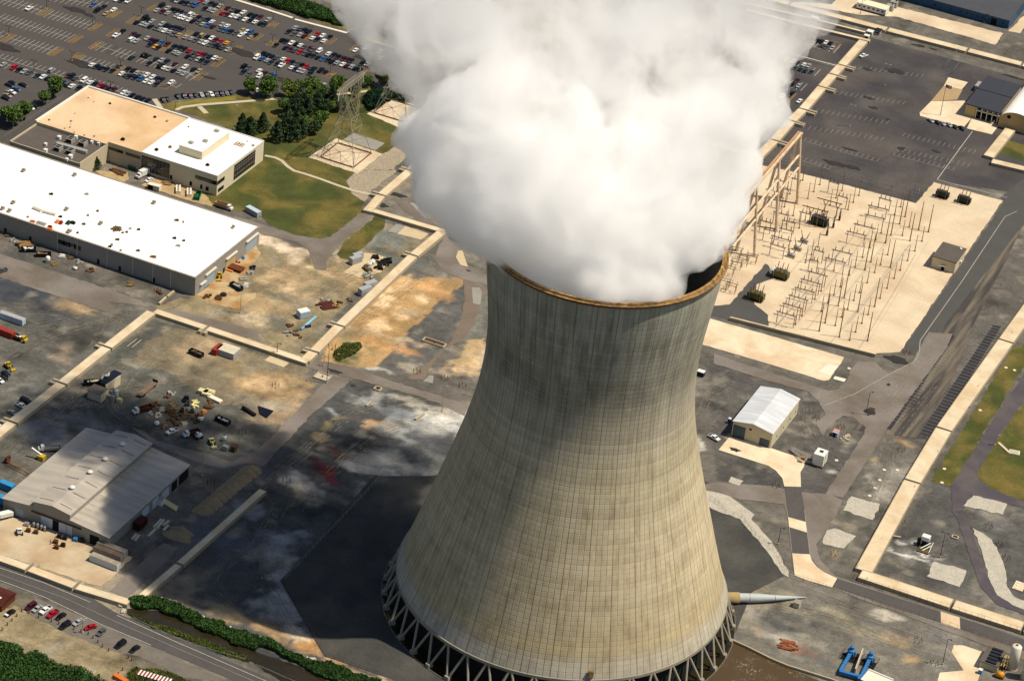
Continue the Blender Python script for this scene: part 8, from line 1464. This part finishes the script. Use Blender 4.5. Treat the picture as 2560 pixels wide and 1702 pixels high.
# gravel heaps
def heap(s, x, y, rx, ry, h, lb, rz=0, m_=None):
    bm = bmesh.new(); n = 20; rings = 9; vs = []
    for j in range(rings+1):
        f = j/rings; 
        for i in range(n): a = 2*math.pi*i/n; r_ = f*(1+.07*math.sin(3*a+x)+.05*math.cos(5*a+y)); z_ = h*max(0, 1-f**1.25)*(1+.05*math.sin(7*a+x)); vs.append(bm.verts.new((rx*r_*math.cos(a), ry*r_*math.sin(a), z_)))
    for j in range(rings):
        for i in range(n): 
            try: bm.faces.new((vs[j*n+i], vs[(j+1)*n+i], vs[(j+1)*n+(i+1) % n], vs[j*n+(i+1) % n]))
            except ValueError: pass
    bmesh.ops.remove_doubles(bm, verts=bm.verts, dist=.001); me = bpy.data.meshes.new('gravel_heap'); bm.to_mesh(me); bm.free(); me.materials.append(m_ or M_GHEAP); me.polygons.foreach_set('use_smooth', [True]*len(me.polygons))
    o = link('gravel_heap', me); o.location = gt(s, x, y); o.rotation_euler[2] = rz; tag(o, lb, 'gravel heap', 'gravel heaps beside the sloping wall'); return o
A_ = (2310, 1190); B_ = (1870, 1560)
for i in range(11):
    f = i/10; heap('20', A_[0]+(B_[0]-A_[0])*f, A_[1]+(B_[1]-A_[1])*f, 4.3, 3.4, 2.4+.3*math.sin(i*2), f'brown gravel heap, {ORD[i]} from the top of the long ridge', .5)
heap('30', 1630, 235, 6.2, 3.2, 2.6, 'lone front gravel heap below the ridge'); heap('30', 1670, 200, 5.2, 2.6, 2.8, 'lone rear gravel heap below the ridge')
# precast beams, pallets by the workshop
for i, (x0_, y0_, x1_, y1_) in enumerate(((1365, 245, 1440, 170), (1415, 165, 1485, 90), (1440, 180, 1508, 95), (1505, 190, 1550, 145), (1500, 145, 1555, 105), (1215, 275, 1255, 225), (1240, 285, 1282, 235))):
    A = Vector(gt('30', x0_, y0_)); B = Vector(gt('30', x1_, y1_)); o = thing('precast_beam', f'pale precast beam, {ORD[i]} of those lying right of the maroon container', 'beam', tuple((A+B)/2), math.atan2((B-A).y, (B-A).x), 'precast beams by the workshop'); part('beam', MB().box((0, 0, .15), ((B-A).length, .9, .7)), M_WBEAM, o); part('bearers', MB().box((-1.2, 0, 0), (.2, 1, .15)).box((1.2, 0, 0), (.2, 1, .15)), M_WOOD, o)
for i in range(8):
    p = gt('20', 1520+15*i, 1485+9*i); o = thing('pallet', f'cream pallet, {ORD[i]} from left in the row by the workshop', 'pallet', p, .3, 'cream pallets by the workshop'); part('slats', MB().box((0, 0, .1), (.7, 3.0, .4)), M_CARTON, o); part('runner', MB().box((0, -1, 0), (.7, .2, .1)).box((0, 1, 0), (.7, .2, .1)), M_WOOD, o)
o = pose('white_bin', 'white box container against the workshop side', 'container', '20', 1480, 1500); part('body', MB().box((0, 0, 0), (2.2, 3.0, 2.6)), M_WHITEP, o); part('lid', MB().box((0, 0, 2.6), (2.3, 3.1, .12)), M_METAL, o)
for i, (x, y, m_, lb) in enumerate(((245, 140, M_METAL, 'silver compressor group at the workshop doors'), (310, 150, M_GREY, 'grey drum group at the workshop doors'), (345, 160, M_GREY, 'second grey drum by the workshop doors'), (380, 175, M_GREY, 'third grey drum by the workshop doors'), (410, 185, M_GREY, 'fourth grey drum by the workshop doors'), (330, 210, M_RUSTD, 'rusty machine in front of the drums'), (260, 195, M_RUSTD, 'small rusty cart in front of the compressor'), (545, 250, M_TYRE, 'black welding cart left of the trolley'), (510, 300, M_RUSTD, 'rusty rack on the apron'), (580, 330, M_NAVY, 'dark trolley on the apron'), (520, 350, M_RUSTD, 'low rusty trolley end on the apron'), (595, 265, M_TYRE, 'black bin at the door track end'), (695, 280, M_BLC, 'blue drum by the right doorway'), (750, 290, M_TYRE, 'tyre by the right doorway'))):
    o = pose('shop_equipment', lb, 'equipment', '30', x, y, .2, 'equipment outside the workshop doors'); part('body', MB().box((0, 0, .3), (1.6, 1.3, 1.2)).tube((.3, 0, 1.4), (.3, 0, 1.9), .3, n=8) if i not in (1, 2, 3, 4) else MB().lathe([(.5, 0), (.55, 1.8), (.3, 2.1)], n=10), m_, o); part('base', MB().box((0, 0, 0), (1.8, 1.5, .28)), M_RUSTD, o)
# beside warehouse
junk('ramp_goods', 'tan loading ramp with timber beside the navy dumpsters', 'ramp', '10', 225, 690, M_WOOD, 5, 2.2, 2.6, 1.2, .9, None, True)
for i, (s, x, y, m_, lb, cat) in enumerate((('10', 440, 845, M_WHITEP, 'white upright tank below the warehouse windows', 'tank'), ('10', 690, 912, M_WHITEP, 'small white drum lying on the lane', 'drum'), ('10', 2055, 1150, M_TYRE, 'big black tyre on the apron slab', 'tyre'))):
    o = pose('drum_tank' if i < 2 else 'tyre', lb, cat, s, x, y); part('drum' if i < 2 else 'tread', MB().lathe([(1.0, 0), (1.05, 2.6), (.6, 3)], n=14) if i == 0 else (MB().tube((-.9, 0, .7), (.9, 0, .7), .7, n=12) if i == 1 else MB().lathe([(1.4, 0), (1.6, .4), (1.3, .9), (.7, .9)], n=18)), m_, o, True)
for i, (x, y, m_, lg, lb) in enumerate(((495, 865, M_WOOD, True, 'tan timber by the white tank'), (650, 805, M_RUBBLE, True, 'brown rack under the warehouse windows'), (740, 850, M_METAL, False, 'white and grey bits under the window end'), (575, 795, M_WHITEP, True, 'white scraps under the warehouse windows'), (1200, 1055, M_WOOD, True, 'orange timber offcuts below the warehouse'), (1450, 1130, M_RUSTD, False, 'rusty stub posts near the white blocks'), (830, 925, M_RUSTD, False, 'rusty stub posts on the lane'), (130, 655, M_METAL, False, 'silver bits left of the ramp'), (170, 680, M_NAVY, False, 'dark crate left of the ramp'), (70, 600, M_RUBBLE, True, 'dark frame at the warehouse left end'), (2230, 1000, M_METAL, True, 'grey ducts on the loading apron'), (2260, 1060, M_WHITEP, True, 'white pipe sections on the loading apron'), (2300, 950, M_METAL, False, 'grey crates beside the rusty table'), (2330, 900, M_NAVY, False, 'black bin at the loading apron edge'), (2170, 840, M_RED, False, 'red crate by the tan shutter'), (2230, 800, M_BLUP, False, 'blue cart by the far shutter'), (1900, 1165, M_RUSTD, False, 'rusty bins at the warehouse corner'), (2010, 1180, M_RUSTD, True, 'brown offcuts at the apron foot'))):
    junk('yard_clutter', lb, 'clutter', '10', x, y, m_, 6, 1.4, 1.2, .8, rng.random(), 'odds and ends round the warehouse', lg)
o = pose('rusty_table', 'rust brown flat platform on the loading apron', 'platform', '10', 2170, 915, .0); part('top', MB().box((0, 0, 1.2), (7.5, 4.2, .3)), mat('brown plate', '5c3018', .8, .2, .8), o); part('edge', MB().box((-3, -2.6, .3), (6, 1.2, .4)), M_ORNG, o); part('support', MB().box((0, 0, 0), (6.5, 3.6, 1.2)), M_RUSTD, o)
# flat things beside the office
for i, (x, y) in enumerate(((1640, 190), (1740, 218))):
    o = pose('skid_unit', ['left white vented skid below the office', 'right white vented skid below the office'][i], 'skid', '10', x, y, -1.05, 'vented skids'); part('body', MB().box((0, 0, .2), (6.4, 2.2, 1.4)), M_WCONC, o)
    for k in range(4): part('vent', MB().tube((-2.4+1.6*k, 0, 1.6), (-2.4+1.6*k, 0, 1.75), .45, n=10), M_DARK, o)
o = pose('open_container', 'pale box with dark open end beside the skids', 'container', '10', 1420, 175, .1); part('body', MB().box((0, 0, .2), (6, 2.6, 2.4)), M_WCONC, o); part('opening', MB().box((-1.4, -1.33, .3), (2.6, .06, 2)), M_DARK, o)
junk('timber_stack', 'brown timber stacks behind the box', 'timber', '10', 1540, 125, M_WOOD, 6, 1.6, 2.0, .8, .2, None, True); junk('cable_reels', 'red brown pipe bundle under the tan wing', 'pipe bundle', '10', 1080, 20, M_RUSTD, 6, 1.2, 4, .6, -.2, None, True)
# far-left white mast pieces, trusses
o = pose('truss_stack', 'long rusty lattice truss lying left of the workshop', 'truss', '20', 170, 1160); A = Vector(gt('20', 170, 1160)); mb = MB(); lat(Vector(gt('20', 65, 1110, 1))-A, Vector(gt('20', 280, 1225, 1))-A, 1.6, 16); part('lattice', mb, M_RUST, o); part('end_plate', MB().box(tuple(Vector(gt('20', 70, 1115))-A), (1.2, 2.6, 2.4)), M_BROWN, o)
o = pose('jib_crane', 'small crane with raised white boom behind the workshop roof', 'crane', '20', 380, 1090); A = Vector(gt('20', 380, 1090)); part('boom', MB().beam((0, 0, 2), Vector(gt('20', 290, 985, 4))-A, .7), M_WHITEP, o); part('base', MB().box((0, 0, 0), (3, 2.4, 2)), M_CYEL, o); part('wheel', MB().tube((-1.4, -1.3, .5), (-1.4, 1.3, .5), .5), M_TYRE, o)
o = pose('bracket', 'white folded frame at the upper yard wall', 'frame', '20', 1240, 20); A = Vector(gt('20', 1240, 20)); part('rail', MB().beam(Vector(gt('20', 1170, 50, .2))-A, Vector(gt('20', 1260, -20, .2))-A, .15).beam(Vector(gt('20', 1215, 60, .2))-A, Vector(gt('20', 1300, -10, .2))-A, .15), M_TRIM, o)
# walls of little slabs around
for i, (s, x, y, x2, y2, w_, h_, lb) in enumerate((('21', 1018, 592, 1060, 548, .8, .9, 'short white block on the dark stained and shaded ground'), ('21', 1465, 715, 1545, 660, 1.0, .8, 'long white block on the whitened ground'), ('23', 2120, 930, 2235, 1035, 1.4, .3, 'narrow white ramp on the right hand lawn'), ('33', 1100, 220, 1225, 240, .8, 1.0, 'thin tan frame crossing the broad right wall'))):
    barrier(t(s, x, y), t(s, x2, y2), w_, h_, lb, 'small white blocks', 'concrete_block')
o = pose('concrete_pad_box', 'white square slab at the foot of the lawn ramp', 'slab', '23', 2268, 1030, .2); part('slab', MB().box((0, 0, 0), (4.4, 3.2, .5)), M_WCONC, o); part('lip', MB().box((0, 0, .5), (3.6, 2.4, .12)), M_CONC, o)
# hydrant pad, sunken pit
for s, x, y, sx_, sy_, lb in (('21', 612, 335, 6, 5, 'square pale walled pad with a hydrant'), ('21', 1120, 445, 2.6, 2.6, 'small square walled pit beside the road'), ('21', 1640, 20, 10, 3, 'sunken rust floored pit with pale rim'), ('33', 1720, 250, 2.4, 1.8, 'tiny pale manhole frame by the white skid')):
    o = pose('walled_pit', lb, 'pit', s, x, y); part('rim', MB().box((-sx_/2, 0, 0), (.35, sy_, .7)).box((sx_/2, 0, 0), (.35, sy_, .7)).box((0, -sy_/2, 0), (sx_-.4, .35, .69)).box((0, sy_/2, 0), (sx_-.4, .35, .69)), M_CONC, o); part('floor', MB().box((0, 0, 0), (sx_-.4, sy_-.4, .15)), M_CONC if 'hydrant' in lb else M_RUSTD, o); part('valve', MB().tube((0, 0, .15), (0, 0, 1.0), .25, n=8), M_RUSTD, o)
# white equipment skid and the tanks at the right
o = pose('equipment_skid', 'white topped equipment skid with pipes on whitened gravel', 'equipment', '33', 1430, 360); part('tower_box', MB().box((-.5, 3, 3.0), (3.2, 2.6, 1.8)), M_WHITEP, o); part('frame', MB().beam((-2, 1.8, 0), (-2, 1.8, 3.2), .2).beam((1, 1.8, 0), (1, 1.8, 3.2), .2).beam((-2, 4.2, 0), (-2, 4.2, 3.2), .2).beam((1, 4.2, 0), (1, 4.2, 3.2), .2), M_METAL, o); part('machine', MB().box((-.5, 3, .3), (2.2, 2, 2.4)), M_NAVY, o); part('pipework', MB().tube((-1, -1.5, 1.2), (1.8, 3, 2.2), .25).tube((0, -2, .8), (2.6, 2.6, 1.6), .25).tube((2.6, -1.8, .6), (2.6, 3.4, 2.4), .2), M_METAL, o); part('tank', MB().lathe([(.9, 0), (.9, 2.4), (.4, 2.8)], (-3, 3.2, 0), 12), mat('dark green tank', '1e2a1c', .6), o); part('base', MB().box((.3, -.5, 0), (4.6, 4.2, .6)), M_RUBBLE, o)
for i, (x, y) in enumerate(((2245, 1450), (2370, 1540))):
    o = pose('storage_tank', ['tall white cylinder tank at the lower right', 'second white tank cut by the right edge'][i], 'tank', '33', x, y, 0, 'white tanks'); part('shell', MB().lathe([(1.95, .3), (1.95, 10.2), (1.5, 10.6), (.2, 10.8)], n=24), mat('white tank paint', 'd5d0be', .5, .06, .6), o, True)
    part('cap', MB().lathe([(.5, 10.7), (.5, 11.1)], n=10), M_RUST, o); part('skirt', MB().lathe([(2.1, 0), (2.1, .3)], n=24), M_CONC, o)
o = pose('process_shed', 'dark roofed process shed with tan frame beside the white tank', 'shed', '33', 2060, 1420); part('deck', MB().box((-.5, 1.5, 0), (7, 11, 2.8)), M_CREAM, o); part('roof', MB().box((-.5, 1.5, 2.8), (7.4, 11.4, .3)), M_DROOF, o)
for k in range(5): part('roof_hatch', MB().box((0, -3+2.2*k, 3.1), (4, 1.2, .5)), M_NAVY, o)
o = pose('pipe_rack', 'rusty pipe rack between shed and tank', 'pipe rack', '33', 2180, 1440); part('frame', MB().beam((-2, -4, 2.4), (-2, 4, 2.4), .3).beam((1, -4, 2.4), (1, 4, 2.4), .3).beam((-2, 2, 2.4), (1, 2, 2.4), .3).beam((-2, -2, 2.4), (1, -2, 2.4), .3), M_RUST, o); part('pipes', MB().tube((-1, -4, 2.8), (-1, 4, 2.8), .2).tube((0, -4, 2.8), (0, 4, 2.8), .2), M_CYEL, o); part('post', MB().beam((-2, -4, 0), (-2, -4, 2.4), .25).beam((1, 4, 0), (1, 4, 2.4), .25).beam((1, -4, 0), (1, -4, 2.4), .25).beam((-2, 4, 0), (-2, 4, 2.4), .25), M_RUSTD, o)
o = pose('compressor', 'orange yellow compressor at the bottom right', 'compressor', '33', 2130, 1530); part('body', MB().tube((-1.4, 0, 1.3), (1.4, 0, 1.3), 1.2, n=14), mat('orange yellow paint', 'c98a1e', .5), o, True); part('skid', MB().box((0, 0, 0), (3.4, 2.2, .4)), M_RUSTD, o)
o = pose('blue_drum_rack', 'small bright blue cabinet left of the process shed', 'cabinet', '33', 1950, 1495); part('body', MB().box((0, 0, 0), (1.4, 1.4, 1.8)), M_BLC, o); part('lid', MB().box((0, 0, 1.8), (1.5, 1.5, .15)), M_WHITEP, o)
o = pose('manhole_group', 'tan slab with round covers at the right edge', 'slab', '33', 2310, 700, 0); part('slab', MB().box((0, 0, 0), (4.2, 6, .5)), mat('tan concrete', 'd3bd9a'), o)
for k in range(3): part('cover', MB().lathe([(.5, .5), (.5, .7)], (-.6, -2+1.9*k, 0), 12), M_WHITEP, o)
o = pose('instrument_shed', 'little navy and pink instrument hut on rubble', 'hut', '23', 620, 870); part('body', MB().box((0, 0, 0), (2.4, 3, 2.2)), mat('pale violet panel', 'a8a4b4', .6), o); part('roof', MB().box((0, .6, 2.2), (2.5, 1.8, .15)), mat('pink panel', 'c08a80', .6), o); part('door', MB().box((-.2, -1.53, .1), (1.4, .06, 1.9)), M_NAVY, o)
junk('pipe_stubs', 'rubble and stub pipes beside the instrument hut', 'rubble', '23', 700, 890, M_CONC, 8, 2.2, 1.2, .5, .3)
for i, (x, y) in enumerate(((1070, 1188), (1028, 1282), (987, 1355), (935, 1425), (1190, 1190), (745, 255), (2190, 248), (2268, 272), (1952, 640), (1623, 1178), (1600, 1305), (630, 1100))):
    o = link('manhole', MB().lathe([(.75, 0), (.75, .22), (.35, .22), (.35, .1)], n=12).mesh('manhole', M_WCONC)); o.location = gt('23', x, y); tag(o, f'round concrete manhole, {ORD[i]} of those scattered on the right side', 'manhole', 'manholes on the right side')
# rusty standpipe clusters scattered about
CL = [('21', 1480, 290), ('21', 1735, 350), ('21', 1900, 420), ('21', 180, 420), ('21', 700, 60), ('21', 280, 1290), ('30', 500, 300), ('20', 2230, 850), ('20', 1940, 1310), ('10', 1450, 1115), ('23', 440, 720), ('23', 1225, 1010), ('23', 670, 800), ('33', 610, 400), ('33', 2030, 150), ('33', 2125, 320), ('33', 2190, 440), ('33', 1380, 1200), ('23', 70, 1340), ('33', 1530, 1410), ('23', 1280, 120), ('33', 1230, 110)]
for i, (s, x, y) in enumerate(CL):
    o = pose('marker_posts', f'small ring of rusty posts, {ORD[i]} of those scattered round the site', 'posts', s, x, y, 0, 'rusty post clusters'); mb = MB()
    for k in range(6): part('post', MB().tube((1.6*math.cos(k*1.05), 1.6*math.sin(k*1.05), 0), (1.6*math.cos(k*1.05), 1.6*math.sin(k*1.05), 1.3), .13, n=6), M_RUSTD, o)
# fittings on the broad wall
for i, (s, x, y) in enumerate((('23', 1348, 1345), ('23', 1515, 1155), ('23', 1855, 615), ('23', 1932, 420), ('33', 820, 520), ('33', 912, 628), ('13', 2245, 1495), ('23', 1560, 1020))):
    p = gt(s, x, y, HB); o = thing('wall_fitting', f'rusty fitting, {ORD[i]} on the broad right hand wall', 'fitting', p, 0, 'fittings on the broad wall'); part('post', MB().tube((0, 0, -.05), (0, 0, .9), .12, n=6), M_RUSTD, o); part('foot', MB().box((0, 0, -.05), (1.1, .5, .12)), M_RUST, o)
# gate booths at the top
for i, (s, x, y, x2, y2) in enumerate((('03', 935, 325, 3, 3), ('03', 1010, 315, 3, 4), ('03', 425, 200, 4, 2.6), ('03', 905, 365, 2.6, 2))):
    o = pose('gate_booth', ['white gate booth at the top of the stepped wall', 'dark gate booth behind the white one', 'white booth on the entry lane', 'cream booth on the wall head'][i], 'booth', s, x, y); part('body', MB().box((0, 0, 0), (x2, y2, 2.4)), [M_WHITEP, M_METAL, M_WHITEP, M_CARTON][i], o); part('roof', MB().box((0, 0, 2.4), (x2+.5, y2+.5, .2)), M_NAVY if i == 1 else M_WHITEP, o); part('window', MB().box((0, -y2/2-.03, 1), (x2*.7, .06, .9)), M_GLASS, o)
fence(T('03', (1620, 640), (1750, 480), (1850, 460), (1700, 680), (1600, 710)), 3, 'pale turnstile frame by the long upper right wall', M_METAL, 2.5, 'turnstile_frame')
o = pose('striped_barrier', 'long red and white striped board on the grass', 'barrier', '30', 1420, 1515); A = Vector(gt('30', 1420, 1515)); a = Vector(gt('30', 1265, 1480, .8))-A; b = Vector(gt('30', 1570, 1570, .8))-A; n = 20; w1, w2 = MB(), MB()
for i in range(n): (w1 if i % 2 else w2).beam(a.lerp(b, i/n), a.lerp(b, (i+1)/n), 3.0, .25)
part('white_bars', w1, M_WHITEP, o); part('red_bars', w2, mat('red brown bars', '7a2c14', .7), o); part('support', MB().beam(a+Vector((0, 0, -.5)), b+Vector((0, 0, -.5)), .5, .5), M_RUSTD, o)
o = pose('orange_boat', 'orange and white object cut by the bottom edge', 'tarpaulin', '30', 1110, 1560, -.2); part('cover', MB().box((0, 0, 0), (6.5, 2.6, 1.4), 0, 0, (.9, .7)), mat('orange canvas', 'c8682a', .7), o)
for i, (x, y) in enumerate(((1045, 1350), (1125, 1370))): pass
o = pose('stone_block', 'small pale stone plinth on the dirt lot', 'plinth', '30', 848, 1490); part('plinth', MB().box((0, 0, 0), (2.2, 1.8, .8)), M_CONC, o); part('cap', MB().box((0, 0, .8), (1.6, 1.2, .25)), M_GREY, o)
